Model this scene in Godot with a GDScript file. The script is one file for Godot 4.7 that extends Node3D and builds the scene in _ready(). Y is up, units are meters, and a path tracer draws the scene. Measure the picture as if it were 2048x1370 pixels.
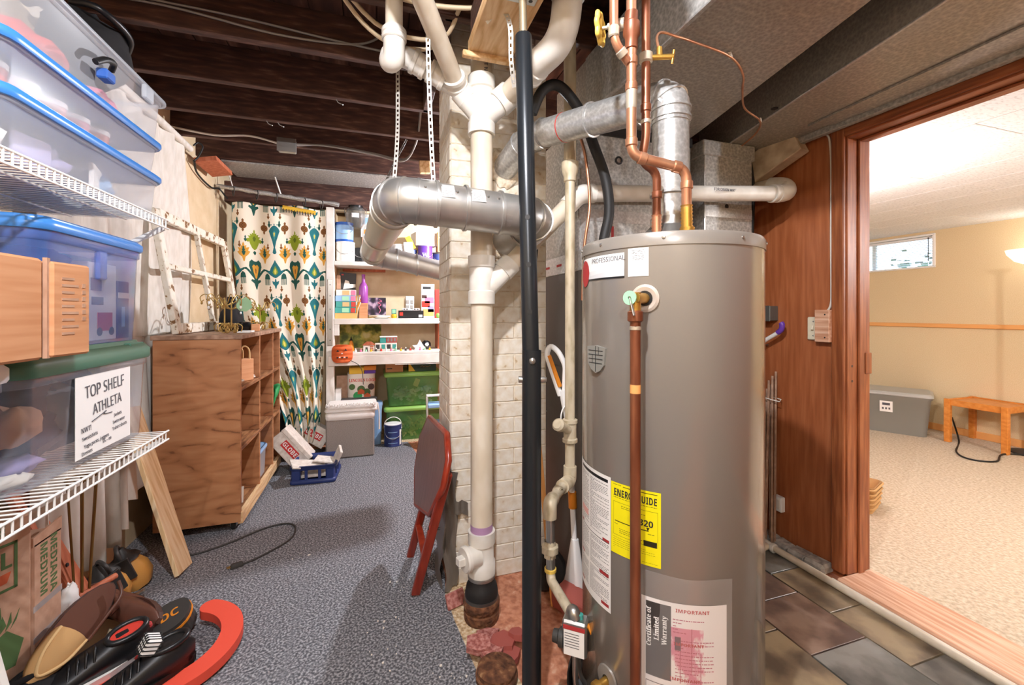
extends Node3D
# A basement utility room: storage shelves on the left, chimney, pipes and water heater in the middle, a doorway to a carpeted room on the right.

const UPV := Vector3.UP
var M := {}
var used := {}
var rng := RandomNumberGenerator.new()

# ---------------------------------------------------------------- mesh helpers
func V(x: float, y: float, z: float) -> Vector3:
	return Vector3(x, y, z)

func S() -> SurfaceTool:
	var st := SurfaceTool.new()
	st.begin(Mesh.PRIMITIVE_TRIANGLES)
	st.set_uv(Vector2.ZERO)
	st.set_smooth_group(-1)
	return st

func tri(st: SurfaceTool, a: Vector3, b: Vector3, c: Vector3) -> void:
	st.add_vertex(a)
	st.add_vertex(c)
	st.add_vertex(b)

func quad(st: SurfaceTool, a: Vector3, b: Vector3, c: Vector3, d: Vector3) -> void:
	tri(st, a, b, c)
	tri(st, a, c, d)

func quv(st: SurfaceTool, p: Array, t: Array) -> void:
	for i in [0, 2, 1, 0, 3, 2]:
		st.set_uv(t[i])
		st.add_vertex(p[i])
	st.set_uv(Vector2.ZERO)

func face(st: SurfaceTool, pts: Array, mid: Vector3) -> void:
	var n: Vector3 = (pts[1] - pts[0]).cross(pts[2] - pts[0])
	var m: Vector3 = pts[0]
	var q := pts.duplicate()
	if n.dot(m - mid) < 0.0:
		q.reverse()
	for i in range(1, q.size() - 1):
		tri(st, q[0], q[i], q[i + 1])

# box with chamfered edges; bas turns it about its centre
func box(st: SurfaceTool, c: Vector3, s: Vector3, b := 0.0, bas := Basis()) -> SurfaceTool:
	st.set_smooth_group(-1)
	var h := s * 0.5
	if b <= 0.0:
		for ax in 3:
			for sg in [-1.0, 1.0]:
				var q := []
				for k in [[-1, -1], [1, -1], [1, 1], [-1, 1]]:
					var p := Vector3.ZERO
					p[ax] = h[ax] * sg
					p[(ax + 1) % 3] = h[(ax + 1) % 3] * k[0]
					p[(ax + 2) % 3] = h[(ax + 2) % 3] * k[1]
					q.append(c + bas * p)
				face(st, q, c)
		return st
	b = minf(b, minf(h.x, minf(h.y, h.z)) * 0.95)
	for ax in 3:
		var e := (ax + 1) % 3
		var f := (ax + 2) % 3
		for sg in [-1.0, 1.0]:
			var q := []
			for k in [[-1, -1], [1, -1], [1, 1], [-1, 1]]:
				var p := Vector3.ZERO
				p[ax] = h[ax] * sg
				p[e] = (h[e] - b) * k[0]
				p[f] = (h[f] - b) * k[1]
				q.append(c + bas * p)
			face(st, q, c)
		for se in [-1.0, 1.0]:
			for sf in [-1.0, 1.0]:
				var q := []
				for k in [[-1, 0], [1, 0], [1, 1], [-1, 1]]:
					var p := Vector3.ZERO
					p[ax] = (h[ax] - b) * k[0]
					p[e] = (h[e] - (b if k[1] == 1 else 0.0)) * se
					p[f] = (h[f] - (0.0 if k[1] == 1 else b)) * sf
					q.append(c + bas * p)
				face(st, q, c)
	for sx in [-1.0, 1.0]:
		for sy in [-1.0, 1.0]:
			for sz in [-1.0, 1.0]:
				face(st, [c + bas * V(h.x * sx, (h.y - b) * sy, (h.z - b) * sz), c + bas * V((h.x - b) * sx, h.y * sy, (h.z - b) * sz), c + bas * V((h.x - b) * sx, (h.y - b) * sy, h.z * sz)], c)
	return st

# box between two corners
func bx(st: SurfaceTool, a: Vector3, b: Vector3, bev := 0.0) -> SurfaceTool:
	return box(st, (a + b) * 0.5, (b - a).abs(), bev)

# bar with a rectangular section from a to b; up sets which way the height points
func bar(st: SurfaceTool, a: Vector3, b: Vector3, w: float, h: float, bev := 0.0, up := Vector3.UP) -> SurfaceTool:
	var z := (b - a).normalized()
	var x := up.cross(z)
	if x.length() < 0.01:
		x = Vector3.RIGHT.cross(z)
	x = x.normalized()
	return box(st, (a + b) * 0.5, V(w, h, a.distance_to(b)), bev, Basis(x, z.cross(x), z))

func ring(c: Vector3, u: Vector3, v: Vector3, r: float, n: int) -> Array:
	var q := []
	for k in n:
		var a := TAU * k / n
		q.append(c + (u * cos(a) + v * sin(a)) * r)
	return q

func band(st: SurfaceTool, a: Array, b: Array, flip := false) -> void:
	var n := a.size()
	for j in n:
		var k := (j + 1) % n
		if flip:
			quad(st, a[k], a[j], b[j], b[k])
		else:
			quad(st, a[j], a[k], b[k], b[j])

func cap(st: SurfaceTool, a: Array, flip := false) -> void:
	var c := Vector3.ZERO
	for p in a:
		c += p
	c /= a.size()
	st.set_smooth_group(-1)
	for j in a.size():
		var k := (j + 1) % a.size()
		if flip:
			tri(st, c, a[k], a[j])
		else:
			tri(st, c, a[j], a[k])

# round tube along a path; r is a number or one radius for each point
func tube(st: SurfaceTool, pts: Array, r, n := 10, caps := true, closed := false) -> SurfaceTool:
	var loops := []
	var m := pts.size()
	var u := Vector3.ZERO
	for i in m:
		var t: Vector3
		if closed:
			t = (pts[(i + 1) % m] - pts[(i + m - 1) % m]).normalized()
		else:
			t = (pts[mini(i + 1, m - 1)] - pts[maxi(i - 1, 0)]).normalized()
		if u == Vector3.ZERO:
			u = t.cross(Vector3.UP if absf(t.y) < 0.9 else Vector3.RIGHT).normalized()
		u = (u - t * u.dot(t)).normalized()
		loops.append(ring(pts[i], u, t.cross(u), r[i] if r is Array else r, n))
	st.set_smooth_group(1)
	for i in m - 1:
		band(st, loops[i], loops[i + 1])
	if closed:
		band(st, loops[m - 1], loops[0])
	elif caps:
		cap(st, loops[0], true)
		cap(st, loops[m - 1])
	st.set_smooth_group(-1)
	return st

func rod(st: SurfaceTool, a: Vector3, b: Vector3, r: float, n := 10) -> SurfaceTool:
	return tube(st, [a, b], r, n)

# rounds the corners of a path
func bend(pts: Array, rad: float, n := 5) -> Array:
	var q := [pts[0]]
	for i in range(1, pts.size() - 1):
		var p: Vector3 = pts[i]
		var a: Vector3 = pts[i - 1] - p
		var b: Vector3 = pts[i + 1] - p
		var d := minf(rad, minf(a.length(), b.length()) * 0.49)
		var s: Vector3 = p + a.normalized() * d
		var e: Vector3 = p + b.normalized() * d
		for k in n + 1:
			var t := float(k) / n
			q.append(s.lerp(p, t).lerp(p.lerp(e, t), t))
	q.append(pts[-1])
	return q

# smooth curve through points
func curve(pts: Array, n := 6) -> Array:
	var q := []
	for i in pts.size() - 1:
		var a: Vector3 = pts[maxi(i - 1, 0)]
		var d: Vector3 = pts[mini(i + 2, pts.size() - 1)]
		for k in n:
			q.append((pts[i] as Vector3).cubic_interpolate(pts[i + 1], a, d, float(k) / n))
	q.append(pts[-1])
	return q

# turned shape; profile of (radius, height) runs from the bottom up the outside
func lathe(st: SurfaceTool, prof: Array, n := 20, xf := Transform3D()) -> SurfaceTool:
	var g := 1
	for i in prof.size() - 1:
		var a: Vector2 = prof[i]
		var b: Vector2 = prof[i + 1]
		if i > 0:
			var p: Vector2 = prof[i - 1]
			if absf((a - p).angle_to(b - a)) > 0.6:
				g += 1
		st.set_smooth_group(g)
		for k in n:
			var t := TAU * k / n
			var w := TAU * ((k + 1) % n) / n
			var p00 := xf * V(a.x * sin(t), a.y, a.x * cos(t))
			var p01 := xf * V(a.x * sin(w), a.y, a.x * cos(w))
			var p11 := xf * V(b.x * sin(w), b.y, b.x * cos(w))
			var p10 := xf * V(b.x * sin(t), b.y, b.x * cos(t))
			if a.x > 1e-5:
				tri(st, p00, p01, p11)
			if b.x > 1e-5:
				tri(st, p00, p11, p10)
	st.set_smooth_group(-1)
	return st

# a lathe that stands along a to b
func turned(st: SurfaceTool, a: Vector3, b: Vector3, prof: Array, n := 16) -> SurfaceTool:
	var y := (b - a).normalized()
	var x := y.cross(Vector3.UP if absf(y.y) < 0.9 else Vector3.RIGHT).normalized()
	return lathe(st, prof, n, Transform3D(Basis(x, y, x.cross(y)), a))

# surface through closed loops of points
func loft(st: SurfaceTool, loops: Array, cap0 := true, cap1 := true, grp := 1) -> SurfaceTool:
	for i in loops.size() - 1:
		var a: Array = loops[i]
		var b: Array = loops[i + 1]
		var c := Vector3.ZERO
		for p in a:
			c += p
		c /= a.size()
		var sum := 0.0
		for j in a.size():
			var k := (j + 1) % a.size()
			sum += (a[k] - a[j]).cross(b[j] - a[j]).dot((a[j] + a[k]) * 0.5 - c)
		st.set_smooth_group(grp)
		band(st, a, b, sum < 0.0)
		if i == 0 and cap0:
			cap(st, a, sum >= 0.0)
		if i == loops.size() - 2 and cap1:
			cap(st, b, sum < 0.0)
	st.set_smooth_group(-1)
	return st

# rounded rectangle in the xz plane at height y
func rr(w: float, d: float, r: float, y: float, c := Vector3.ZERO, n := 4) -> Array:
	var q := []
	for k in 4:
		var cx: float = (w * 0.5 - r) * [1, -1, -1, 1][k]
		var cz: float = (d * 0.5 - r) * [1, 1, -1, -1][k]
		for j in n + 1:
			var a: float = PI * 0.5 * (k + float(j) / n)
			q.append(c + V(cx + r * cos(a), y, cz + r * sin(a)))
	return q

# flat outline (xy) drawn out along z from z0 to z1
func prism(st: SurfaceTool, poly: PackedVector2Array, z0: float, z1: float, xf := Transform3D()) -> SurfaceTool:
	st.set_smooth_group(-1)
	if Geometry2D.is_polygon_clockwise(poly):
		poly.reverse()
	var ids := Geometry2D.triangulate_polygon(poly)
	for i in range(0, ids.size(), 3):
		var a := poly[ids[i]]
		var b := poly[ids[i + 1]]
		var c := poly[ids[i + 2]]
		if (b - a).cross(c - a) < 0.0:
			var t := b
			b = c
			c = t
		tri(st, xf * V(a.x, a.y, z1), xf * V(b.x, b.y, z1), xf * V(c.x, c.y, z1))
		tri(st, xf * V(a.x, a.y, z0), xf * V(c.x, c.y, z0), xf * V(b.x, b.y, z0))
	for i in poly.size():
		var a := poly[i]
		var b := poly[(i + 1) % poly.size()]
		quad(st, xf * V(a.x, a.y, z0), xf * V(b.x, b.y, z0), xf * V(b.x, b.y, z1), xf * V(a.x, a.y, z1))
	return st

# cloth and bent sheets: f(u, v) gives the point
func grid(st: SurfaceTool, nx: int, ny: int, f: Callable, us := 1.0, vs := 1.0) -> SurfaceTool:
	st.set_smooth_group(1)
	for j in ny:
		for i in nx:
			var u0 := float(i) / nx
			var u1 := float(i + 1) / nx
			var v0 := float(j) / ny
			var v1 := float(j + 1) / ny
			quv(st, [f.call(u0, v0), f.call(u1, v0), f.call(u1, v1), f.call(u0, v1)], [Vector2(u0 * us, v0 * vs), Vector2(u1 * us, v0 * vs), Vector2(u1 * us, v1 * vs), Vector2(u0 * us, v1 * vs)])
	st.set_smooth_group(-1)
	return st

func ball(st: SurfaceTool, c: Vector3, r: Vector3, n := 10, bas := Basis()) -> SurfaceTool:
	var prof := []
	for k in n / 2 + 1:
		var a := -PI / 2 + PI * k / (n / 2)
		prof.append(Vector2(maxf(cos(a), 0.0), sin(a)))
	var st2 := lathe(st, prof, n, Transform3D(bas * Basis.from_scale(r), c))
	return st2

# lump: a ball whose points are pushed in and out by noise
func lump(st: SurfaceTool, c: Vector3, r: Vector3, rough: float, sd: int, n := 16) -> SurfaceTool:
	var fn := FastNoiseLite.new()
	fn.seed = sd
	fn.frequency = 1.1
	var loops := []
	for i in range(1, n / 2):
		var a := -PI / 2 + PI * i / (n / 2)
		var q := []
		for k in n:
			var t := TAU * k / n
			var d := V(cos(a) * sin(t), sin(a), cos(a) * cos(t))
			q.append(c + d * r * (1.0 + rough * fn.get_noise_3dv(d * 1.3)))
		loops.append(q)
	return loft(st, loops)

# ---------------------------------------------------------------- object helpers
func numbered(called: String) -> String:
	if not used.has(called):
		used[called] = 0
		return called
	used[called] += 1
	return "%s_%03d" % [called, used[called]]

func obj(called: String, st: SurfaceTool, m: Material, parent: Node = null) -> MeshInstance3D:
	st.generate_normals()
	var o := MeshInstance3D.new()
	o.mesh = st.commit()
	o.material_override = m
	return put(called, o, parent)

func put(called: String, o: MeshInstance3D, parent: Node = null) -> MeshInstance3D:
	if parent == null or parent == self:
		o.name = numbered(called)
		add_child(o)
	else:
		o.name = called
		parent.add_child(o, true)
	return o

func same(called: String, src: MeshInstance3D, xf: Transform3D, parent: Node, m: Material = null) -> MeshInstance3D:
	var o := MeshInstance3D.new()
	o.mesh = src.mesh
	o.material_override = m if m else src.material_override
	o.transform = xf
	return put(called, o, parent)

func tag(o: Node, label: String, category: String, group := "") -> Node:
	o.set_meta("label", label)
	o.set_meta("category", category)
	if group:
		o.set_meta("group", group)
	return o

func thing(called: String, label: String, category: String, at := Vector3.ZERO, turn := 0.0, group := "") -> Node3D:
	var o := Node3D.new()
	o.name = numbered(called)
	add_child(o)
	o.position = at
	o.rotation.y = turn
	tag(o, label, category, group)
	return o

func one(called: String, st: SurfaceTool, m: Material, label: String, category: String, group := "") -> MeshInstance3D:
	var o := obj(called, st, m)
	tag(o, label, category, group)
	return o

func struct(called: String, st: SurfaceTool, m: Material, label := "") -> MeshInstance3D:
	var o := obj(called, st, m)
	o.set_meta("kind", "structure")
	if label:
		o.set_meta("label", label)
	return o

func font(serif := false, bold := true) -> SystemFont:
	var f := SystemFont.new()
	f.font_names = PackedStringArray(["Droid Serif" if serif else "Droid Sans"])
	f.font_weight = 700 if bold else 400
	return f

# lettering as flat raised shapes; h is the height of a capital, wide stretches it
func text(called: String, s: String, h: float, xf: Transform3D, m: Material, parent: Node, serif := false, bold := true, wide := 1.0, warp = null) -> MeshInstance3D:
	var tm := TextMesh.new()
	tm.font = font(serif, bold)
	tm.text = s
	tm.font_size = 32
	tm.pixel_size = h / 23.0
	tm.depth = 0.0006
	tm.curve_step = 3.0
	var arr := tm.get_mesh_arrays()
	var vs: PackedVector3Array = arr[Mesh.ARRAY_VERTEX]
	var ns: PackedVector3Array = arr[Mesh.ARRAY_NORMAL]
	for i in vs.size():
		vs[i].x *= wide
		if warp != null:
			ns[i] = (warp.call(vs[i] + ns[i] * 0.001) - warp.call(vs[i])).normalized()
			vs[i] = warp.call(vs[i])
	arr[Mesh.ARRAY_VERTEX] = vs
	arr[Mesh.ARRAY_NORMAL] = ns
	var am := ArrayMesh.new()
	am.add_surface_from_arrays(Mesh.PRIMITIVE_TRIANGLES, arr)
	var o := MeshInstance3D.new()
	o.mesh = am
	o.material_override = m
	o.transform = xf
	return put(called, o, parent)

# ---------------------------------------------------------------- materials
func mat(called: String, c: Color, rough := 0.7, metal := 0.0) -> StandardMaterial3D:
	var m := StandardMaterial3D.new()
	m.resource_name = called
	m.albedo_color = c
	m.roughness = rough
	m.metallic = metal
	M[called] = m
	return m

func ntex(freq: float, cols: Array, kind := FastNoiseLite.TYPE_SIMPLEX_SMOOTH, oct := 4, size := 512, sd := 1, frac := FastNoiseLite.FRACTAL_FBM, warp := 0.0) -> NoiseTexture2D:
	var n := FastNoiseLite.new()
	n.seed = sd
	n.noise_type = kind
	n.frequency = freq
	n.fractal_type = frac
	n.fractal_octaves = oct
	if warp > 0.0:
		n.domain_warp_enabled = true
		n.domain_warp_amplitude = warp
		n.domain_warp_frequency = freq
	var t := NoiseTexture2D.new()
	t.width = size
	t.height = size
	t.seamless = true
	t.noise = n
	if cols.size():
		var g := Gradient.new()
		var offs := PackedFloat32Array()
		var cs := PackedColorArray()
		for c in cols:
			offs.append(c[0])
			cs.append(c[1])
		g.offsets = offs
		g.colors = cs
		t.color_ramp = g
	return t

# material whose colour comes from noise laid on from three sides
func nmat(called: String, tex: Texture2D, scale: Vector3, rough := 0.8, metal := 0.0, bump: Texture2D = null, depth := 0.0, world := true) -> StandardMaterial3D:
	var m := mat(called, Color.WHITE, rough, metal)
	m.albedo_texture = tex
	m.uv1_triplanar = true
	m.uv1_world_triplanar = world
	m.uv1_scale = scale
	m.uv1_triplanar_sharpness = 8.0
	if bump:
		m.heightmap_enabled = true
		m.heightmap_texture = bump
		m.heightmap_scale = depth
	return m

func C(h: String) -> Color:
	return Color.html(h)

func clear(called: String, c: Color, a: float, rough := 0.12) -> StandardMaterial3D:
	var m := mat(called, Color(c.r, c.g, c.b, a), rough)
	m.transparency = BaseMaterial3D.TRANSPARENCY_ALPHA
	return m

func uvmat(called: String, im: Image, rough := 0.6) -> StandardMaterial3D:
	var m := mat(called, Color.WHITE, rough)
	m.albedo_texture = ImageTexture.create_from_image(im)
	return m

# fills an outline in an image
func paint(im: Image, poly: PackedVector2Array, c: Color) -> void:
	var lo := Vector2(1e9, 1e9)
	var hi := -lo
	for p in poly:
		lo = lo.min(p)
		hi = hi.max(p)
	for y in range(int(lo.y), int(hi.y) + 2):
		for x in range(int(lo.x), int(hi.x) + 2):
			if Geometry2D.is_point_in_polygon(Vector2(x + 0.5, y + 0.5), poly):
				im.set_pixel(posmod(x, im.get_width()), posmod(y, im.get_height()), c)

# grey lines of small print in a rectangle of an image
func print_lines(im: Image, x0: int, y0: int, x1: int, y1: int, step: int, c: Color, thick := 2) -> void:
	var y := y0
	while y < y1:
		var x := x0
		while x < x1 - 4:
			var w := rng.randi_range(4, 16)
			im.fill_rect(Rect2i(x, y, mini(w, x1 - x), thick), c)
			x += w + 3
			if rng.randf() < 0.05:
				break
		y += step

func make_materials() -> void:
	var W := Color.WHITE
	var grain := FastNoiseLite.TYPE_SIMPLEX_SMOOTH
	var fine := ntex(0.09, [[0.0, Color.BLACK], [1.0, W]], grain, 3, 256, 5)
	var speck := ntex(0.35, [[0.0, Color.BLACK], [1.0, W]], grain, 2, 256, 9)
	# floors
	nmat("carpet_blue", ntex(0.11, [[0.25, C("494a4e")], [0.42, C("69696d")], [0.58, C("828285")], [0.78, C("adadb0")]], grain, 3, 512, 3), V(1.5, 1.5, 1.5), 1.0, 0.0, speck, 0.5)
	nmat("carpet_beige", ntex(0.07, [[0.2, C("b09e86")], [0.45, C("c2b097")], [0.65, C("cbbaa2")], [0.85, C("d4c7b1")]], grain, 4, 512, 4), V(1.2, 1.2, 1.2), 1.0, 0.0, speck, 0.5)
	nmat("red_floor", ntex(0.05, [[0.2, C("a8694f")], [0.45, C("c28161")], [0.7, C("cd9072")], [0.9, C("dab396")]], grain, 5, 512, 6), V(1, 1, 1), 0.75, 0.0, fine, 0.08)
	nmat("rubble_floor", ntex(0.06, [[0.2, C("a08360")], [0.45, C("c9ab82")], [0.62, C("d8c3a0")], [0.85, C("e8dac0")]], grain, 5, 512, 7), V(1.6, 1.6, 1.6), 0.95, 0.0, fine, 0.4)
	for k in 4:
		var cs = [["524e49", "6b6760", "868077"], ["66594a", "84745f", "a08d70"], ["56554f", "716f69", "8b8881"], ["5f4d44", "7c6557", "947c6c"]][k]
		nmat("slate_%d" % k, ntex(0.012, [[0.25, C(cs[0])], [0.5, C(cs[1])], [0.75, C(cs[2])]], grain, 5, 512, 20 + k, FastNoiseLite.FRACTAL_FBM, 18.0), V(0.7, 0.7, 0.7), 0.3, 0.0, fine, 0.03)
	mat("grout", C("3a342e"), 0.95)
	nmat("concrete", ntex(0.03, [[0.2, C("8d8a84")], [0.5, C("b1ada6")], [0.8, C("d4d1ca")]], grain, 5, 256, 8), V(2, 2, 2), 0.9)
	# walls
	nmat("wall_cream", ntex(0.02, [[0.2, C("cfb892")], [0.5, C("d5bf9b")], [0.8, C("dac6a4")]], grain, 4, 256, 11), V(1, 1, 1), 0.8)
	nmat("wall_yellow", ntex(0.15, [[0.2, C("d9c296")], [0.5, C("dfc99e")], [0.8, C("e4d0a8")]], grain, 3, 256, 12), V(3, 3, 3), 0.8)
	nmat("panel_brown", ntex(0.02, [[0.2, C("9c5833")], [0.5, C("a8623b")], [0.8, C("b36d45")]], grain, 5, 512, 13), V(3, 0.25, 3), 0.38)
	nmat("jamb_wood", ntex(0.02, [[0.2, C("7f4425")], [0.5, C("90502c")], [0.8, C("a2613a")]], grain, 5, 512, 14), V(4, 0.3, 4), 0.4)
	nmat("header_wood", ntex(0.02, [[0.2, C("7a4022")], [0.5, C("8b4c2a")], [0.8, C("9c5c37")]], grain, 5, 512, 15), V(4, 4, 0.3), 0.4)
	nmat("threshold_wood", ntex(0.02, [[0.2, C("c58f70")], [0.5, C("d9aa8c")], [0.8, C("e6c1a6")]], grain, 4, 256, 16), V(8, 8, 0.5), 0.4)
	nmat("joist_wood", ntex(0.025, [[0.15, C("3b231b")], [0.45, C("492d23")], [0.7, C("57382c")], [0.95, C("7d5d4e")]], grain, 5, 512, 17), V(0.4, 2.5, 2.5), 0.75)
	nmat("deck_wood", ntex(0.025, [[0.15, C("3b231b")], [0.45, C("492d23")], [0.7, C("57382c")], [0.95, C("7d5d4e")]], grain, 4, 256, 18), V(2, 2, 0.4), 0.85)
	nmat("pine", ntex(0.012, [[0.2, C("c69a66")], [0.5, C("d8b182")], [0.8, C("e4c598")]], grain, 3, 512, 19, FastNoiseLite.FRACTAL_PING_PONG, 10.0), V(2, 2, 0.3), 0.7)
	nmat("pine_tall", ntex(0.012, [[0.2, C("d9b684")], [0.5, C("ebd0a4")], [0.8, C("f2dcb8")]], grain, 3, 512, 30), V(5, 0.5, 5), 0.65)
	nmat("ply_side", ntex(0.007, [[0.08, C("7d4f31")], [0.18, C("a06a44")], [0.5, C("b17950")], [0.9, C("bb865d")]], grain, 2, 512, 31, FastNoiseLite.FRACTAL_PING_PONG, 26.0), V(0.5, 1.9, 0.5), 0.5)
	nmat("ply_edge", ntex(0.03, [[0.2, C("71482d")], [0.5, C("94643f")], [0.8, C("b08055")]], grain, 4, 256, 32), V(4, 4, 0.7), 0.6)
	nmat("plum_wood", ntex(0.03, [[0.2, C("8a6a55")], [0.5, C("a4826a")], [0.8, C("b8977e")]], grain, 4, 256, 33), V(2, 2, 2), 0.5)
	nmat("oak", ntex(0.03, [[0.2, C("c6762a")], [0.5, C("d08235")], [0.8, C("da9044")]], grain, 4, 256, 34), V(2, 3, 2), 0.35)
	nmat("red_wood", ntex(0.03, [[0.2, C("832716")], [0.5, C("93301b")], [0.8, C("a23b24")]], grain, 4, 256, 35), V(3, 0.6, 3), 0.3)
	nmat("tray_top", ntex(0.05, [[0.2, C("6a443f")], [0.5, C("764e48")], [0.8, C("825851")]], grain, 4, 256, 36), V(3, 0.6, 3), 0.35)
	nmat("red_board", ntex(0.04, [[0.2, C("ad5b3a")], [0.5, C("b96644")], [0.8, C("c47454")]], grain, 4, 256, 37), V(3, 0.6, 3), 0.6)
	# brick and paint
	nmat("brick_paint", ntex(0.03, [[0.08, C("c4a884")], [0.22, C("e2d4be")], [0.55, C("eae0cf")], [0.85, C("efe8da")]], grain, 5, 512, 38), V(1.1, 1.1, 1.1), 0.75, 0.0, fine, 0.15)
	nmat("brick_paint_warm", ntex(0.03, [[0.08, C("c6a882")], [0.22, C("e4d5bc")], [0.6, C("ebe1cf")], [0.85, C("f0e9dc")]], grain, 5, 512, 39), V(1.1, 1.1, 1.1), 0.75, 0.0, fine, 0.15)
	nmat("mortar", ntex(0.05, [[0.2, C("cdb695")], [0.5, C("dfd0b8")], [0.8, C("e8dcc8")]], grain, 4, 256, 40), V(2, 2, 2), 0.9, 0.0, fine, 0.3)
	nmat("old_white_paint", ntex(0.02, [[0.22, C("7d5a36")], [0.29, C("8f6b44")], [0.31, C("ded5c2")], [0.7, C("e9e2d4")]], grain, 5, 512, 41), V(1.3, 1.3, 1.3), 0.7)
	nmat("shelf_white", ntex(0.02, [[0.2, C("dcd5ca")], [0.5, C("e2dcd2")], [0.8, C("e9e4dc")]], grain, 4, 256, 42), V(1, 1, 1), 0.6)
	# metals
	var galv := ntex(0.08, [[0.2, C("9b9a96")], [0.45, C("adaca8")], [0.6, C("b7b6b2")], [0.85, C("c9c8c4")]], FastNoiseLite.TYPE_CELLULAR, 2, 512, 43)
	nmat("galvanized", galv, V(1.6, 1.6, 1.6), 0.5, 0.4)
	nmat("galvanized_new", ntex(0.06, [[0.2, C("b3b3b1")], [0.5, C("c0c0be")], [0.8, C("d2d2d0")]], FastNoiseLite.TYPE_CELLULAR, 2, 512, 44), V(2.5, 2.5, 2.5), 0.3, 0.6)
	nmat("duct_pipe", ntex(0.03, [[0.2, C("adadab")], [0.5, C("b5b4b1")], [0.8, C("bdbcb8")]], grain, 3, 256, 45), V(1, 1, 1), 0.38, 0.8)
	nmat("trunk_metal", ntex(0.09, [[0.2, C("96918a")], [0.45, C("a5a098")], [0.65, C("aea9a0")], [0.85, C("bbb6ac")]], FastNoiseLite.TYPE_CELLULAR, 2, 512, 46), V(1.6, 1.6, 1.6), 0.4, 0.35)
	mat("plastic_film", C("6f665c"), 0.35)
	mat("duct_shiny", C("9a907a"), 0.3, 0.95)
	mat("steel", C("b5b4b0"), 0.3, 0.9)
	mat("steel_old", C("6d6b68"), 0.4, 0.8)
	mat("strap_metal", C("cfccc4"), 0.45, 0.5)
	nmat("copper", ntex(0.02, [[0.2, C("b3775a")], [0.5, C("c18a69")], [0.8, C("cd9a7b")]], grain, 4, 256, 47), V(2, 1, 2), 0.34, 0.7)
	nmat("copper_aged", ntex(0.02, [[0.2, C("6f3d27")], [0.5, C("834c32")], [0.8, C("955d40")]], grain, 4, 256, 48), V(3, 0.6, 3), 0.4, 0.4)
	mat("solder", C("c9bda9"), 0.4, 0.6)
	mat("brass", C("c79b4b"), 0.35, 0.8)
	mat("brass_dull", C("97886e"), 0.45, 0.5)
	mat("bronze_wire", C("8a6a38"), 0.45, 0.7)
	mat("gold_wire", C("b79a5c"), 0.38, 0.75)
	nmat("gas_pipe_paint", ntex(0.03, [[0.2, C("b0a183")], [0.42, C("c6b89c")], [0.7, C("d0c3a9")]], grain, 4, 256, 49), V(2, 1, 2), 0.5, 0.1)
	nmat("rust", ntex(0.05, [[0.2, C("4f3120")], [0.5, C("6d452d")], [0.75, C("80573a")], [0.92, C("a07a55")]], grain, 5, 256, 50), V(2, 2, 2), 0.9, 0.1, fine, 0.5)
	# heater
	var hm := mat("heater_enamel", C("89837b"), 0.26, 0.2)
	hm.clearcoat_enabled = true
	hm.clearcoat = 0.6
	hm.clearcoat_roughness = 0.12
	mat("heater_lid", C("918b83"), 0.28, 0.2)
	mat("collar_beige", C("b9ada0"), 0.45)
	mat("furnace_grey", C("55504a"), 0.45, 0.35)
	mat("furnace_base", C("47433e"), 0.5, 0.3)
	# plastics and paints
	nmat("pvc", ntex(0.02, [[0.2, C("d8d3c9")], [0.5, C("dedad1")], [0.8, C("e4e1da")]], grain, 3, 256, 51), V(2, 2, 2), 0.35)
	nmat("pvc_aged", ntex(0.02, [[0.2, C("d3c6b1")], [0.5, C("d9cdb9")], [0.8, C("dfd5c4")]], grain, 3, 256, 52), V(2, 1, 2), 0.35)
	mat("primer_purple", C("a884a8"), 0.5)
	mat("post_black", C("23272b"), 0.3, 0.3)
	mat("rubber", C("1c1b1b"), 0.6)
	mat("black", C("121212"), 0.5)
	mat("black_gloss", C("141416"), 0.25)
	mat("black_cloth", C("161517"), 0.95)
	mat("black_leather", C("1a1a1c"), 0.35)
	mat("charcoal", C("3a3835"), 0.6)
	mat("white", C("efeeea"), 0.5)
	mat("white_gloss", C("f4f4f2"), 0.25)
	mat("wire_white", C("eceae4"), 0.4)
	mat("paper", C("f1f0ec"), 0.85)
	mat("off_white", C("e6e0d4"), 0.7)
	mat("ink", C("2a2a2a"), 0.8)
	mat("ink_grey", C("5d5b60"), 0.8)
	mat("ink_red", C("b23434"), 0.7)
	mat("ink_green", C("4f6b3d"), 0.8)
	mat("ink_orange", C("c05a34"), 0.8)
	mat("red", C("c8392b"), 0.5)
	mat("red_foam", C("e4503a"), 0.6)
	mat("red_side", C("d23c31"), 0.6)
	mat("globe_red", C("c22a2a"), 0.7)
	mat("yellow", C("e3b62e"), 0.5)
	mat("energy_yellow", C("f2e416"), 0.5)
	mat("valve_yellow", C("ecc65a"), 0.45)
	mat("orange", C("e08a22"), 0.5)
	mat("orange_pale", C("e8a862"), 0.6)
	mat("blue", C("2f5fb0"), 0.4)
	mat("blue_deep", C("26376f"), 0.45)
	mat("blue_pale", C("8db4dc"), 0.4)
	mat("lid_blue", C("3f83cf"), 0.28)
	mat("lid_green", C("4b7a66"), 0.35)
	mat("lid_lime", C("8fc05c"), 0.35)
	mat("lid_white", C("eeeef0"), 0.3)
	mat("green", C("2f9a55"), 0.5)
	mat("green_forest", C("2a4a38"), 0.5)
	mat("teal", C("3f9a90"), 0.5)
	mat("mint", C("9fd8b0"), 0.35)
	mat("purple", C("6a3fa8"), 0.35)
	mat("plum", C("9a4aa0"), 0.3)
	mat("pink", C("e37a9a"), 0.6)
	mat("lilac", C("9a92c0"), 0.9)
	mat("magenta_cloth", C("a8429c"), 0.95)
	mat("skin_tan", C("b98a6a"), 0.9)
	mat("navy_cloth", C("232a44"), 0.95)
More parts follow.
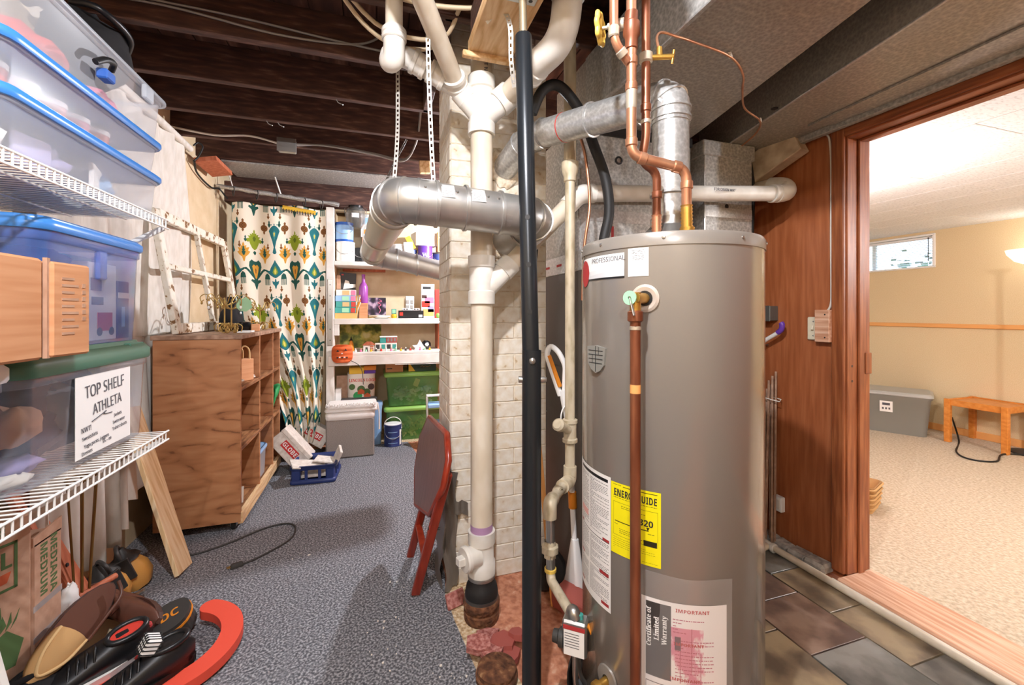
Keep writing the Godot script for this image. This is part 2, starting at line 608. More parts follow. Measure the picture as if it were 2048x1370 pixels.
	mat("blue_cloth", C("5c74a8"), 0.95)
	mat("grey_cloth", C("8d8a8c"), 0.95)
	mat("grey_plastic", C("84837c"), 0.45)
	mat("grey_plastic_lid", C("a5a49d"), 0.4)
	mat("red_brick", C("a3544a"), 0.9)
	nmat("red_stone", ntex(0.04, [[0.2, C("8c4c44")], [0.5, C("a9685f")], [0.8, C("c08a80")]], grain, 4, 256, 54), V(5, 5, 5), 0.9)
	mat("amber_glass", C("d49a4e"), 0.35)
	mat("iron", C("3c3a38"), 0.5, 0.4)
	mat("brown_leather", C("5b382b"), 0.35)
	mat("brown_sole", C("452a22"), 0.45)
	mat("suede", C("c79d68"), 0.95)
	mat("suede_edge", C("d9b57f"), 0.95)
	mat("cable_tan", C("d8c3a2"), 0.5)
	mat("cable_white", C("dad2c6"), 0.5)
	mat("cable_grey", C("8f8b86"), 0.5)
	mat("switch_ivory", C("e6dcc2"), 0.4)
	mat("box_grey", C("6a6862"), 0.5, 0.4)
	nmat("cardboard", ntex(0.02, [[0.2, C("c98e63")], [0.5, C("cf966b")], [0.8, C("d59e74")]], grain, 3, 256, 55), V(0.5, 7, 0.5), 0.9)
	nmat("cardboard_brown", ntex(0.03, [[0.2, C("b38b70")], [0.5, C("bb947a")], [0.8, C("c39d83")]], grain, 4, 256, 56), V(2, 2, 2), 0.9)
	nmat("cardboard_grey", ntex(0.03, [[0.2, C("cfc4b8")], [0.5, C("dcd3c8")], [0.8, C("e6dfd5")]], grain, 4, 256, 57), V(3, 3, 3), 0.9)
	nmat("linen", ntex(0.2, [[0.25, C("746b64")], [0.5, C("8c827a")], [0.75, C("a59b93")]], grain, 2, 512, 58), V(1.5, 3.5, 1.5), 1.0)
	nmat("drape", ntex(0.03, [[0.2, C("d3cdc1")], [0.5, C("dad4c9")], [0.8, C("e0dbd1")]], grain, 3, 256, 59), V(3, 1, 3), 0.95)
	M.drape.backlight_enabled = true
	M.drape.backlight = C("50493c")
	nmat("knit", ntex(0.15, [[0.2, C("d8cfc6")], [0.5, C("e9e3dc")], [0.8, C("f5f2ee")]], grain, 2, 256, 60), V(6, 6, 6), 1.0)
	nmat("ceiling_tile", ntex(0.06, [[0.2, C("d6d5d2")], [0.34, C("e8e8e6")], [0.5, C("eeeeec")], [0.9, C("f1f1f0")]], grain, 3, 512, 61), V(0.8, 0.8, 2.2), 0.9)
	# clear plastics and glass
	clear("clear_box", C("cfd1d6"), 0.34, 0.3)
	clear("clear_box_smoke", C("b9c2d2"), 0.22, 0.15)
	clear("clear_blue", C("5f86d8"), 0.42, 0.12)
	clear("clear_green", C("5c9a4c"), 0.55, 0.15)
	clear("clear_frost", C("d8e0e8"), 0.45, 0.3)
	clear("glass", C("e8eef0"), 0.12, 0.05)
	clear("glass_jug", C("6f706c"), 0.30, 0.05)
	clear("pouch", C("e6e4e2"), 0.14, 0.08)
	clear("tape_clear", C("d8cfcb"), 0.5, 0.3)
	var b := mat("bulb_glow", C("fff6e8"), 0.5)
	b.emission_enabled = true
	b.emission = C("fff0dc")
	b.emission_energy_multiplier = 6.0
	var s := mat("lamp_shade", C("f7f2e8"), 0.5)
	s.emission_enabled = true
	s.emission = C("fff3e0")
	s.emission_energy_multiplier = 0.35
	s.backlight_enabled = true
	s.backlight = C("c0b8a8")
	nmat("whitewash", ntex(0.03, [[0.2, C("b09a80")], [0.5, C("c6b297")], [0.8, C("d6c6ae")]], grain, 4, 256, 72), V(1, 1, 1), 0.8)
	mat("orange_pumpkin", C("d9622c"), 0.8)
	nmat("scenic", ntex(0.012, [[0.2, C("4f5a2c")], [0.45, C("8a9044")], [0.6, C("c3b95c")], [0.85, C("dfd79a")]], grain, 4, 256, 70), V(2, 2, 2), 0.8)
	nmat("neon_print", ntex(0.012, [[0.2, C("191420")], [0.5, C("4a3a52")], [0.8, C("b7a2b4")]], grain, 3, 256, 71), V(3, 3, 3), 0.5)
	label_images()

# ---------------------------------------------------------------- scene
func lamp(parent: Node3D, called: String, at: Vector3, e: float, c: Color, size := 0.05) -> OmniLight3D:
	var l := OmniLight3D.new()
	l.name = called
	l.light_energy = e
	l.light_color = c
	l.light_size = size
	l.omni_range = 14.0
	l.omni_attenuation = 2.0
	l.shadow_enabled = true
	l.position = at
	parent.add_child(l)
	return l

func bulb(label: String, at: Vector3, e: float, c: Color, board := true, drop := 0.0, off := 0.0) -> void:
	var t := thing("bulb_holder", label, "light bulb", at)
	if board:
		obj("mounting_board", bx(S(), V(-0.05, 0.055 + drop, off - 0.184), V(0.05, 0.075 + drop, off + 0.184), 0.003), M.joist_wood, t)
	obj("socket", lathe(S(), [Vector2(0.0, 0.0), Vector2(0.03, 0.0), Vector2(0.042, 0.025), Vector2(0.06, 0.04), Vector2(0.06, 0.055), Vector2(0.0, 0.055)], 20), M.white_gloss, t)
	obj("glass_bulb", lathe(S(), [Vector2(0.0, -0.105), Vector2(0.018, -0.1), Vector2(0.03, -0.08), Vector2(0.031, -0.06), Vector2(0.022, -0.03), Vector2(0.014, -0.012), Vector2(0.014, 0.001), Vector2(0.0, 0.001)], 16), M.bulb_glow, t)
	if drop > 0.0:
		obj("cord", rod(S(), V(0, 0.05, 0), V(0, 0.06 + drop, 0), 0.004, 8), M.white, t)
	lamp(t, "bulb_light", V(0, -0.07, 0), e, c, 0.03)

func _ready() -> void:
	rng.seed = 7
	# camera
	var cam := Camera3D.new()
	cam.name = "camera"
	cam.near = 0.05
	cam.far = 60.0
	cam.projection = Camera3D.PROJECTION_FRUSTUM
	cam.keep_aspect = Camera3D.KEEP_HEIGHT
	cam.size = 0.05 * 1370.0 / 850.0
	cam.frustum_offset = Vector2(0, -0.05 * 60.0 / 850.0)
	cam.position = V(0, 1.25, 0)
	cam.rotation.y = -atan(274.0 / 850.0)
	add_child(cam)
	cam.current = true
	# sky and exposure
	var sky := ProceduralSkyMaterial.new()
	sky.sky_top_color = C("9cc0e8")
	sky.sky_horizon_color = C("e6eef5")
	sky.ground_horizon_color = C("c8ccc4")
	sky.ground_bottom_color = C("8a8d80")
	sky.energy_multiplier = 5.0
	var env := Environment.new()
	env.background_mode = Environment.BG_SKY
	env.sky = Sky.new()
	env.sky.sky_material = sky
	env.tonemap_mode = Environment.TONE_MAPPER_LINEAR
	env.tonemap_exposure = 1.15
	env.sdfgi_enabled = true
	env.ssao_enabled = true
	env.ssil_enabled = true
	var we := WorldEnvironment.new()
	we.name = "surroundings"
	we.environment = env
	add_child(we)
	make_materials()
	# lamps: two bare bulbs under the joists, an added fill bulb behind the camera, uplighters next door, the last added as fill
	bulb("bare bulb in a white holder under the joists before the chimney", V(0.0, 2.47, -0.375), 3.3, C("fafaff"), true, 0.0, 0.138)
	bulb("bare bulb hanging on a short cord behind the chimney", V(1.17, 2.27, -3.485), 4.8, C("f4f6ff"), true, 0.2)
	bulb("added unseen fill bulb in a white holder under the rear joists", V(-0.35, 2.47, 0.981), 1.7, C("fafaff"))  # added out of view to lift the general fill
	uplighter("white bowl floor lamp beside the doorway", V(2.62, 0.02, -1.98), 1.2)
	uplighter("white bowl floor lamp by the yellow wall past the orange table", V(5.42, 0.02, -2.125), 0.03)
	uplighter("added unseen fill lamp with white bowl in the far room", V(3.9, 0.02, 0.2), 2.3)  # extra lamp out of view, added to brighten the next room
	build_shell()
	build_den()
	build_ceiling_things()
	build_chimney()
	build_pipes()
	build_heater()
	build_right_side()
	build_left_shelves()
	build_left_low()
	build_bookcase()
	build_back()

func uplighter(label: String, at: Vector3, e: float) -> void:
	var t := thing("uplighter", label, "floor lamp", at, 0.0)
	obj("base", lathe(S(), [Vector2(0, 0.001), Vector2(0.13, 0.001), Vector2(0.13, 0.015), Vector2(0.03, 0.03), Vector2(0, 0.03)], 24), M.iron, t)
	obj("pole", rod(S(), V(0, 0.03, 0), V(0, 1.64, 0), 0.012), M.iron, t)
	obj("socket", lathe(S(), [Vector2(0, 1.60), Vector2(0.035, 1.62), Vector2(0.045, 1.65), Vector2(0, 1.65)], 16), M.iron, t)
	obj("lamp_shade", lathe(S(), [Vector2(0.04, 1.65), Vector2(0.10, 1.68), Vector2(0.145, 1.74), Vector2(0.155, 1.78), Vector2(0.147, 1.78), Vector2(0.135, 1.745), Vector2(0.095, 1.69), Vector2(0.03, 1.66)], 28), M.lamp_shade, t)
	lamp(t, "lamp_light", V(0, 1.755, 0), e, C("fbfaff"), 0.05)

func build_shell() -> void:
	# floor
	struct("floor", bx(S(), V(-1.4, -0.15, -4.9), V(2.23, 0.0, 1.75)), M.red_floor, "painted red concrete floor")
	var floor_o: Node = get_node("floor")
	var pl := PackedVector2Array([Vector2(-1.25, -1.6), Vector2(0.42, -1.6), Vector2(0.38, 0.9), Vector2(0.345, 1.35), Vector2(0.325, 1.53), Vector2(0.305, 1.7), Vector2(0.295, 1.88), Vector2(0.315, 2.0), Vector2(0.32, 2.4), Vector2(0.39, 3.0), Vector2(0.39, 3.53), Vector2(0.30, 4.19), Vector2(-1.25, 4.25)])
	var flat := Transform3D(Basis(Vector3.RIGHT, Vector3.FORWARD, Vector3.UP), Vector3.ZERO)
	struct("floor_carpet", prism(S(), pl, 0.0, 0.009, flat), M.carpet_blue, "blue grey looped carpet with a cut edge")
	var strip := PackedVector2Array([Vector2(0.33, 1.15), Vector2(0.30, 1.6), Vector2(0.285, 1.9), Vector2(0.40, 1.96), Vector2(0.47, 1.8), Vector2(0.43, 1.68), Vector2(0.42, 1.55), Vector2(0.47, 1.35), Vector2(0.44, 1.2)])
	struct("floor_broken_edge", prism(S(), strip, 0.0, 0.004, flat), M.rubble_floor, "broken sandy concrete along the carpet edge")
	struct("floor_back_strip", bx(S(), V(-0.4, 0.0, -4.74), V(1.4, 0.005, -4.2)), M.rubble_floor, "bare sandy concrete under the storage shelves")
	# crumbs of plaster on the carpet
	var cs := S()
	for k in 46:
		var ctr: Array = [[0.13, -1.98], [0.04, -1.78], [0.02, -1.62], [0.24, -1.45], [-0.35, -2.4], [0.1, -1.35]][k % 6]
		lump(cs, V(ctr[0] + rng.randfn(0, 0.03), 0.012, ctr[1] + rng.randfn(0, 0.03)), V(0.004, 0.003, 0.004) * rng.randf_range(0.4, 1.3), 0.5, k, 6)
	var cr := obj("plaster_crumbs", cs, M.off_white)
	tag(cr, "white plaster crumbs scattered on the blue grey carpet", "crumbs")
	cr.set_meta("kind", "stuff")
	# slate tiles
	obj("grout_bed", bx(S(), V(0.93, 0.0, -2.0), V(1.99, 0.006, 1.2)), M.grout, floor_o)
	var xs := [0.93, 1.21, 1.495, 1.78, 1.985]
	for i in 4:
		var z := -1.95 + (0.0 if i % 2 == 0 else 0.14)
		var k := 0
		while z < 1.0:
			var z1 := minf(z + 0.275, 1.15)
			obj("tile", box(S(), V((xs[i] + xs[i + 1]) * 0.5, 0.008 + rng.randf() * 0.002, (z + z1) * 0.5), V(xs[i + 1] - xs[i] - 0.006, 0.012, z1 - z - 0.006), 0.001), M["slate_%d" % ((k * 3 + i * 2 + (k / 2)) % 4)], floor_o)
			z = z1
			k += 1
	# walls
	struct("wall_left", bx(S(), V(-1.4, 0, -4.9), V(-1.25, 2.65, 1.75)), M.wall_cream, "cream painted board wall behind the shelves")
	struct("wall_back", bx(S(), V(-1.25, 0, -4.9), V(2.09, 2.65, -4.75)), M.wall_cream, "cream wall at the far end")
	struct("wall_front", bx(S(), V(-1.25, 0, 1.6), V(2.09, 2.65, 1.75)), M.wall_cream)
	var w := S()
	bx(w, V(2.09, 0, -4.9), V(2.23, 2.65, -1.42))
	bx(w, V(2.09, 2.085, -1.42), V(2.23, 2.65, -0.5))
	bx(w, V(2.09, 0, -0.5), V(2.23, 2.65, 1.75))
	struct("wall_right", w, M.panel_brown, "reddish brown wood panel wall")
	# left wall battens and boards
	var wl: Node = get_node("wall_left")
	obj("board", bx(S(), V(-1.25, 1.1, -4.06), V(-1.235, 2.34, -3.42), 0.003), M.wall_cream, wl)
	obj("batten", bx(S(), V(-1.25, 1.1, -3.40), V(-1.228, 2.34, -3.365), 0.003), M.plum_wood, wl)
	obj("batten", bx(S(), V(-1.25, 1.1, -4.10), V(-1.228, 2.3, -4.065), 0.003), M.wall_cream, wl)
	# door frame
	var d := S()
	var door := Node3D.new()
	door.name = "door_1"
	add_child(door)
	door.set_meta("kind", "structure")
	door.set_meta("label", "open doorway framed in stained reddish wood")
	obj("jamb", bx(S(), V(2.085, 0.03, -1.42), V(2.235, 2.085, -1.398), 0.003), M.jamb_wood, door)
	obj("door_stop", bx(S(), V(2.15, 0.03, -1.398), V(2.185, 2.06, -1.388), 0.003), M.jamb_wood, door)
	obj("casing", bx(S(), V(2.068, 0.03, -1.462), V(2.09, 2.15, -1.405), 0.004), M.jamb_wood, door)
	obj("casing", bx(S(), V(2.068, 2.068, -1.405), V(2.09, 2.128, -0.44), 0.004), M.header_wood, door)
	obj("head_jamb", bx(S(), V(2.085, 2.06, -1.398), V(2.235, 2.082, -0.5), 0.003), M.header_wood, door)
	obj("door_stop", bx(S(), V(2.15, 2.048, -1.388), V(2.185, 2.06, -0.51), 0.003), M.header_wood, door)
	obj("jamb", bx(S(), V(2.085, 0.03, -0.51), V(2.235, 2.06, -0.49), 0.003), M.jamb_wood, door)
	obj("threshold", bx(S(), V(2.02, 0.004, -1.40), V(2.25, 0.032, -0.5), 0.004), M.threshold_wood, door)
	for y in [0.93, 1.0]:
		obj("screw_hole", turned(S(), V(2.115, y, -1.3985), V(2.115, y, -1.397), [Vector2(0, 0), Vector2(0.006, 0), Vector2(0.006, 0.001), Vector2(0, 0.001)], 10), M.brown_sole, door)
	obj("strike_plate", bx(S(), V(2.2, 0.96, -1.398), V(2.24, 1.06, -1.392), 0.003), M.jamb_wood, door)
	struct("added_trim_3", bx(S(), V(1.905, 0.0, -2.12), V(2.09, 2.13, -2.06)), M.panel_brown, "added brown board blocking bulb light between drop duct and panel wall")  # added to stop the back bulb glaring on the panel wall
	# plaster foot of the panel wall
	var foot := S()
	for k in 7:
		var z := -2.05 + k * 0.09
		box(foot, V(2.05, 0.025, z), V(0.075 + rng.randf() * 0.02, 0.05 - rng.randf() * 0.012, 0.1), 0.012, Basis(UPV, rng.randf_range(-0.15, 0.15)))
	struct("baseboard_right", foot, M.concrete, "rough whitish plaster ledge at the foot of the wood panel wall")

func build_den() -> void:
	struct("floor_den", bx(S(), V(2.23, -0.15, -6.1), V(5.75, 0.02, 1.75)), M.carpet_beige, "beige shag carpet in the room next door")
	var w := S()
	bx(w, V(5.6, 0.02, -6.1), V(5.75, 1.735, 1.75))
	bx(w, V(5.6, 2.075, -6.1), V(5.75, 2.4, 1.75))
	bx(w, V(5.6, 1.735, -2.9), V(5.75, 2.075, 1.75))
	bx(w, V(5.6, 1.735, -6.1), V(5.75, 2.075, -4.1))
	struct("wall_den", w, M.wall_yellow, "pale yellow wall with a wooden chair rail")
	struct("wall_den_back", bx(S(), V(2.23, 0.02, -6.1), V(5.6, 2.4, -6.0)), M.wall_yellow)
	struct("wall_den_front", bx(S(), V(2.23, 0.02, 1.6), V(5.6, 2.4, 1.75)), M.wall_yellow)
	struct("trim_1", bx(S(), V(5.58, 1.092, -6.0), V(5.602, 1.135, 1.6), 0.006), M.orange_pale, "tan wooden chair rail on the yellow wall")
	struct("baseboard_den", bx(S(), V(5.585, 0.02, -6.0), V(5.602, 0.09, 1.6), 0.004), M.orange_pale)
	struct("ceiling_den", bx(S(), V(2.23, 2.125, -6.0), V(5.6, 2.25, 1.6)), M.white, "white textured panel ceiling of the next room")
	var cd: Node = get_node("ceiling_den")
	var src: MeshInstance3D = null
	for i in 9:
		for k in 7:
			var c := V(2.42 + i * 0.385, 2.119, -5.4 + k * 1.2 + (0.6 if i % 2 == 0 else 0.0))
			if c.z > 1.1:
				continue
			if src == null:
				src = obj("panel", box(S(), Vector3.ZERO, V(0.381, 0.012, 1.196), 0.002), M.ceiling_tile, cd)
				src.position = c
			else:
				same("panel", src, Transform3D(Basis(), c), cd)
	# window with blind
	var win := Node3D.new()
	win.name = "window_1"
	add_child(win)
	win.set_meta("kind", "structure")
	win.set_meta("label", "small high window with a white slatted blind in the yellow wall")
	var fr := S()
	bx(fr, V(5.585, 1.725, -4.12), V(5.72, 1.745, -2.88), 0.004)
	bx(fr, V(5.585, 2.065, -4.12), V(5.72, 2.085, -2.88), 0.004)
	bx(fr, V(5.585, 1.745, -2.905), V(5.72, 2.065, -2.88), 0.004)
	bx(fr, V(5.585, 1.745, -4.12), V(5.72, 2.065, -4.095), 0.004)
	bx(fr, V(5.68, 1.745, -3.53), V(5.71, 2.065, -3.49), 0.004)
	obj("window_frame", fr, M.white, win)
	obj("pane", bx(S(), V(5.694, 1.745, -4.095), V(5.698, 2.065, -2.905)), M.glass, win)
	obj("blind_rail", bx(S(), V(5.615, 2.035, -4.085), V(5.65, 2.062, -2.912), 0.004), M.white, win)
	for k in 15:
		obj("slat", box(S(), V(5.632, 1.765 + k * 0.0185, -3.5), V(0.024, 0.0012, 1.16), 0.0, Basis(Vector3.BACK, 0.35)), M.white, win)
	obj("blind_wand", rod(S(), V(5.61, 1.8, -2.95), V(5.61, 2.05, -2.95), 0.004, 6), M.charcoal, win)
	# garden outside
	struct("ground_outside", bx(S(), V(5.9, 1.3, -12.0), V(20.0, 1.5, 6.0)), M.ink_green, "lawn outside the window")
	for k in 4:
		var t := thing("garden_shrub", "leafy shrub outside the small window", "shrub", V(7.6 + (k % 2) * 0.9, 1.5, -5.4 + k * 0.62), k * 0.9, "shrubs outside the window")
		obj("stem", rod(S(), V(0, -0.05, 0), V(0, 0.25, 0), 0.03, 7), M.brown_sole, t)
		var lf := S()
		for j in 120:
			var q := V(rng.randfn(0, 0.17), 0.33 + rng.randfn(0, 0.13), rng.randfn(0, 0.17))
			box(lf, q, V(0.07, 0.004, 0.04), 0.0, Basis.from_euler(V(rng.randf() * TAU, rng.randf() * TAU, 0)))
		obj("foliage", lf, M.ink_green, t)
	# grey tote with lid
	var t := thing("storage_tote", "long grey plastic tote with lighter lid against yellow wall", "tote", V(5.10, 0.02, -3.18), 0.5)
	obj("body", loft(S(), [rr(0.36, 0.86, 0.05, 0.0), rr(0.42, 0.92, 0.05, 0.36), rr(0.44, 0.94, 0.05, 0.37), rr(0.44, 0.94, 0.05, 0.39)]), M.grey_plastic, t)
	obj("lid", loft(S(), [rr(0.46, 0.96, 0.05, 0.39), rr(0.46, 0.96, 0.05, 0.41), rr(0.41, 0.91, 0.05, 0.425)]), M.grey_plastic_lid, t)
	var lb := obj("sticker", box(S(), V(-0.207, 0.27, 0.13), V(0.004, 0.11, 0.1), 0.0, Basis(Vector3.BACK, 0.085)), M.paper, t)
	var pr := S()
	box(pr, V(-0.2105, 0.295, 0.13), V(0.002, 0.025, 0.06), 0.0, Basis(Vector3.BACK, 0.085))
	for k in 3:
		box(pr, V(-0.2085, 0.25, 0.105 + k * 0.025), V(0.002, 0.02, 0.014), 0.0, Basis(Vector3.BACK, 0.085))
	obj("print", pr, M.ink_grey, lb)
	# orange play table
	t = thing("play_table", "low orange wooden table with raised rim on beige carpet", "table", V(5.385, 0.02, -2.385), 0.0)
	for sx in [-1, 1]:
		for sz in [-1, 1]:
			obj("leg", bx(S(), V(sx * 0.19 - 0.022, 0, sz * 0.195 - 0.022), V(sx * 0.19 + 0.022, 0.41, sz * 0.195 + 0.022), 0.003), M.oak, t)
	for sx in [-1, 1]:
		obj("rail", bx(S(), V(sx * 0.19 - 0.012, 0.35, -0.18), V(sx * 0.19 + 0.012, 0.408, 0.18), 0.003), M.oak, t)
	for sz in [-1, 1]:
		obj("rail", bx(S(), V(-0.17, 0.35, sz * 0.195 - 0.012), V(0.17, 0.408, sz * 0.195 + 0.012), 0.003), M.oak, t)
	obj("table_top", bx(S(), V(-0.18, 0.385, -0.19), V(0.18, 0.398, 0.19), 0.002), M.oak, t)
	one("power_cord", tube(S(), curve([V(5.5, 0.2, -2.7), V(5.3, 0.03, -2.55), V(4.85, 0.028, -2.35), V(4.72, 0.028, -2.2), V(4.85, 0.028, -2.1), V(5.2, 0.03, -2.18), V(5.5, 0.03, -1.9)]), 0.007, 6), M.black, "black power cord looped on beige carpet under orange table", "cord")
	# things just behind the jamb
	t = thing("woven_basket", "small woven tan basket behind the door jamb on carpet", "basket", V(2.93, 0.02, -1.9), 0.35)
	obj("body", loft(S(), [rr(0.2, 0.17, 0.03, 0.0), rr(0.23, 0.2, 0.03, 0.16), rr(0.215, 0.185, 0.03, 0.16), rr(0.19, 0.16, 0.03, 0.02)]), M.suede, t)
	for y in [0.03, 0.06, 0.09, 0.12, 0.15]:
		obj("weave", tube(S(), rr(0.206 + y * 0.19, 0.176 + y * 0.19, 0.03, y), 0.007, 6, false, true), M.suede, t)
	obj("handle", tube(S(), curve([V(0.1, 0.09, 0.03), V(0.16, 0.1, 0.03), V(0.18, 0.07, 0.0), V(0.13, 0.05, 0.02)]), 0.006, 6), M.black, t)
	t = thing("broom", "wooden handled broom lying behind the door jamb", "broom", V(2.95, 0.02, -2.25), 0.3)
	obj("handle", rod(S(), V(0.06, 0.16, 0.1), V(-0.55, 0.75, 0.1), 0.011), M.pine_tall, t)
	obj("brush_head", loft(S(), [rr(0.26, 0.05, 0.01, 0.0, V(0.13, 0, 0.1)), rr(0.2, 0.04, 0.01, 0.12, V(0.08, 0, 0.1)), rr(0.1, 0.03, 0.01, 0.17, V(0.06, 0, 0.1))]), M.suede_edge, t)
	t = thing("small_bin", "white bin with green rim standing on beige carpet", "bin", V(3.1, 0.02, -2.45))
	obj("body", lathe(S(), [Vector2(0, 0), Vector2(0.13, 0), Vector2(0.16, 0.36), Vector2(0.15, 0.36), Vector2(0.12, 0.02), Vector2(0, 0.02)], 24), M.white, t)
	obj("rim", lathe(S(), [Vector2(0.155, 0.35), Vector2(0.17, 0.35), Vector2(0.17, 0.375), Vector2(0.155, 0.375)], 24), M.green, t)

func build_ceiling_things() -> void:
	struct("ceiling", bx(S(), V(-1.4, 2.59, -4.9), V(2.23, 2.7, 1.75)), M.deck_wood, "dark wooden floor deck above open joists")
	var ce: Node = get_node("ceiling")
	for k in 24:
		obj("plank", bx(S(), V(-1.25 + k * 0.14, 2.582 - rng.randf() * 0.003, -4.75), V(-1.25 + k * 0.14 + 0.134, 2.592, 1.6)), M.deck_wood, ce)
	for k in 15:
		var z := -4.5 + k * 0.406
		var j := S()
		if absf(z + 2.07) < 0.1:
			bx(j, V(-1.25, 2.40, z - 0.019), V(0.30, 2.582, z + 0.019), 0.003)
		else:
			bx(j, V(-1.25, 2.40, z - 0.019), V(2.09, 2.582, z + 0.019), 0.003)
		obj("joist", j, M.joist_wood, ce)
	obj("joist", bx(S(), V(0.26, 2.40, -2.48), V(0.30, 2.582, -1.66), 0.003), M.joist_wood, ce)
	# panned joist bay
	one("sheet_metal_panel", bx(S(), V(-1.1, 2.385, -4.09), V(1.2, 2.398, -3.70), 0.002), M.galvanized, "wide galvanized sheet nailed across the joists before the curtain", "duct panel")
	var beam := S()
	bx(beam, V(-1.25, 2.22, -4.35), V(2.05, 2.40, -4.29), 0.003)
	struct("trim_2", beam, M.joist_wood, "dark timber beam over the storage shelves")
	one("plaster_lath_board", bx(S(), V(-1.15, 2.16, -4.70), V(-0.42, 2.36, -4.66), 0.004), M.old_white_paint, "peeling white board on the back wall above the patterned curtain", "board")
	one("shelf_top_board", bx(S(), V(-0.42, 2.2, -4.36), V(0.9, 2.27, -4.30), 0.004), M.wall_cream, "cream board fixed under the beam over the paint cans", "board")
	# small wood blocks
	one("wood_block", box(S(), V(-1.13, 2.325, -3.66), V(0.14, 0.035, 0.34), 0.003, Basis(Vector3.FORWARD, -0.2)), M.red_board, "reddish wooden board fixed high on the cream wall", "board")
	one("wood_cleat", box(S(), V(0.36, 2.355, -3.285), V(0.075, 0.09, 0.05), 0.003, Basis(Vector3.BACK, 0.08)), M.pine, "small pine cleat nailed to a joist by chimney", "cleat")
	# junction box and cables
	var t := thing("junction_box", "grey metal junction box fixed to a dark joist", "junction box", V(-0.57, 2.385, -3.262))
	obj("box", box(S(), V(0, 0, 0.03), V(0.11, 0.085, 0.05), 0.005), M.steel, t)
	obj("cover", box(S(), V(0, 0, 0.058), V(0.118, 0.092, 0.004), 0.002), M.steel, t)
	one("cable", tube(S(), curve([V(-1.24, 2.43, -3.23), V(-1.0, 2.41, -3.24), V(-0.8, 2.43, -3.24), V(-0.63, 2.40, -3.235)]), 0.007, 6), M.cable_white, "white cable running into the grey junction box", "cable")
	for k in 3:
		one("cable", tube(S(), curve([V(-0.51, 2.40, -3.24 + k * 0.012), V(-0.3, 2.425 - k * 0.008, -3.235 + k * 0.012), V(0.0, 2.40 - k * 0.01, -3.235 + k * 0.014), V(0.2, 2.375 - k * 0.01, -3.22 + k * 0.014), V(0.27, 2.42, -3.0 + k * 0.02), V(0.27, 2.50, -2.7 + k * 0.02)]), 0.0065, 6), M.cable_grey, "grey cable from the junction box to the chimney", "cable", "grey cables along the joist")
	one("cable", tube(S(), curve([V(-1.2, 2.46, -2.03), V(-0.8, 2.47, -2.03), V(-0.4, 2.435, -2.03), V(-0.1, 2.45, -2.03), V(0.02, 2.5, -2.02), V(0.06, 2.56, -2.0)]), 0.005, 6), M.cable_grey, "thin grey cable stapled along a dark joist", "cable", "thin cables stapled along the joist")
	one("cable", tube(S(), curve([V(-1.2, 2.49, -2.035), V(-0.6, 2.48, -2.03), V(-0.2, 2.455, -2.03), V(0.1, 2.44, -2.03), V(0.25, 2.43, -2.03)]), 0.005, 6), M.cable_grey, "thin grey cable stapled along a dark joist", "cable", "thin cables stapled along the joist")
	var cb := [
		[V(-0.35, 2.52, -1.3), V(-0.2, 2.44, -1.42), V(-0.02, 2.40, -1.56), V(0.12, 2.395, -1.60), V(0.33, 2.40, -1.58), V(0.6, 2.43, -1.5)],
		[V(-0.3, 2.53, -1.35), V(-0.1, 2.42, -1.72), V(0.05, 2.38, -1.85), V(0.2, 2.385, -1.86), V(0.3, 2.44, -1.85)],
		[V(0.1, 2.44, -1.55), V(0.3, 2.47, -1.45), V(0.55, 2.48, -1.42), V(0.9, 2.49, -1.4)],
		[V(0.12, 2.5, -1.4), V(0.4, 2.51, -1.5), V(0.8, 2.5, -1.45), V(1.2, 2.5, -1.45)],
		[V(-0.25, 2.5, -1.5), V(0.0, 2.405, -1.78), V(0.25, 2.37, -1.75), V(0.31, 2.42, -1.62)]]
	var cl := ["tan cable sagging past the white trap towards the pine board", "tan cable looping low behind the white trap", "tan cable crossing level with the end of the pine board", "tan cable running high between the joists over the flue", "tan cable hanging in a loop beside the slanting white pipe"]
	for k in cb.size():
		one("cable", tube(S(), curve(cb[k]), 0.009, 6), M.cable_tan, cl[k], "cable", "tan cables slung under the joists")
	# bent nails under the joists
	for p in [[-0.62, -2.88], [-0.56, -2.88], [-0.2, -2.475]]:
		one("bent_nail", tube(S(), [V(p[0], 2.402, p[1]), V(p[0] + 0.01, 2.385, p[1]), V(p[0] + 0.035, 2.372, p[1] + 0.01)], 0.0025, 5), M.steel, "bent nail sticking out under a dark joist", "nail", "bent nails in the joists")
	# perforated hanger straps
	strap([V(0.085, 2.40, -1.77), V(0.085, 2.1, -1.72), V(0.08, 1.9, -1.67), V(0.066, 1.72, -1.63)], "white perforated metal strap hanging down to the silver duct elbow", M.strap_metal)
	strap([V(0.17, 2.42, -1.47), V(0.175, 2.15, -1.485), V(0.185, 1.9, -1.5), V(0.195, 1.715, -1.505)], "white perforated metal strap hanging beside the chimney to the silver duct", M.strap_metal)
	strap([V(0.2, 2.40, -2.9), V(0.1, 2.2, -2.96), V(-0.02, 1.9, -3.02), V(-0.04, 1.745, -3.05)], "long slanting dull metal strap holding the far end of the duct", M.steel_old)
	strap([V(0.36, 2.235, -1.40), V(0.40, 2.26, -1.36), V(0.425, 2.2, -1.34), V(0.435, 2.1, -1.36), V(0.46, 2.03, -1.40)], "curled perforated strap nailed to the pine board by black post", M.strap_metal)
	strap([V(0.52, 2.4, -1.52), V(0.535, 2.2, -1.53), V(0.545, 2.04, -1.55)], "short perforated strap behind the black post above the flue", M.strap_metal)
	# pine board over the post
	t = thing("pine_board", "pine board under the joists with a steel plate for post", "board")
	obj("board", bx(S(), V(0.335, 2.24, -1.585), V(0.51, 2.278, -0.75), 0.003), M.pine, t)
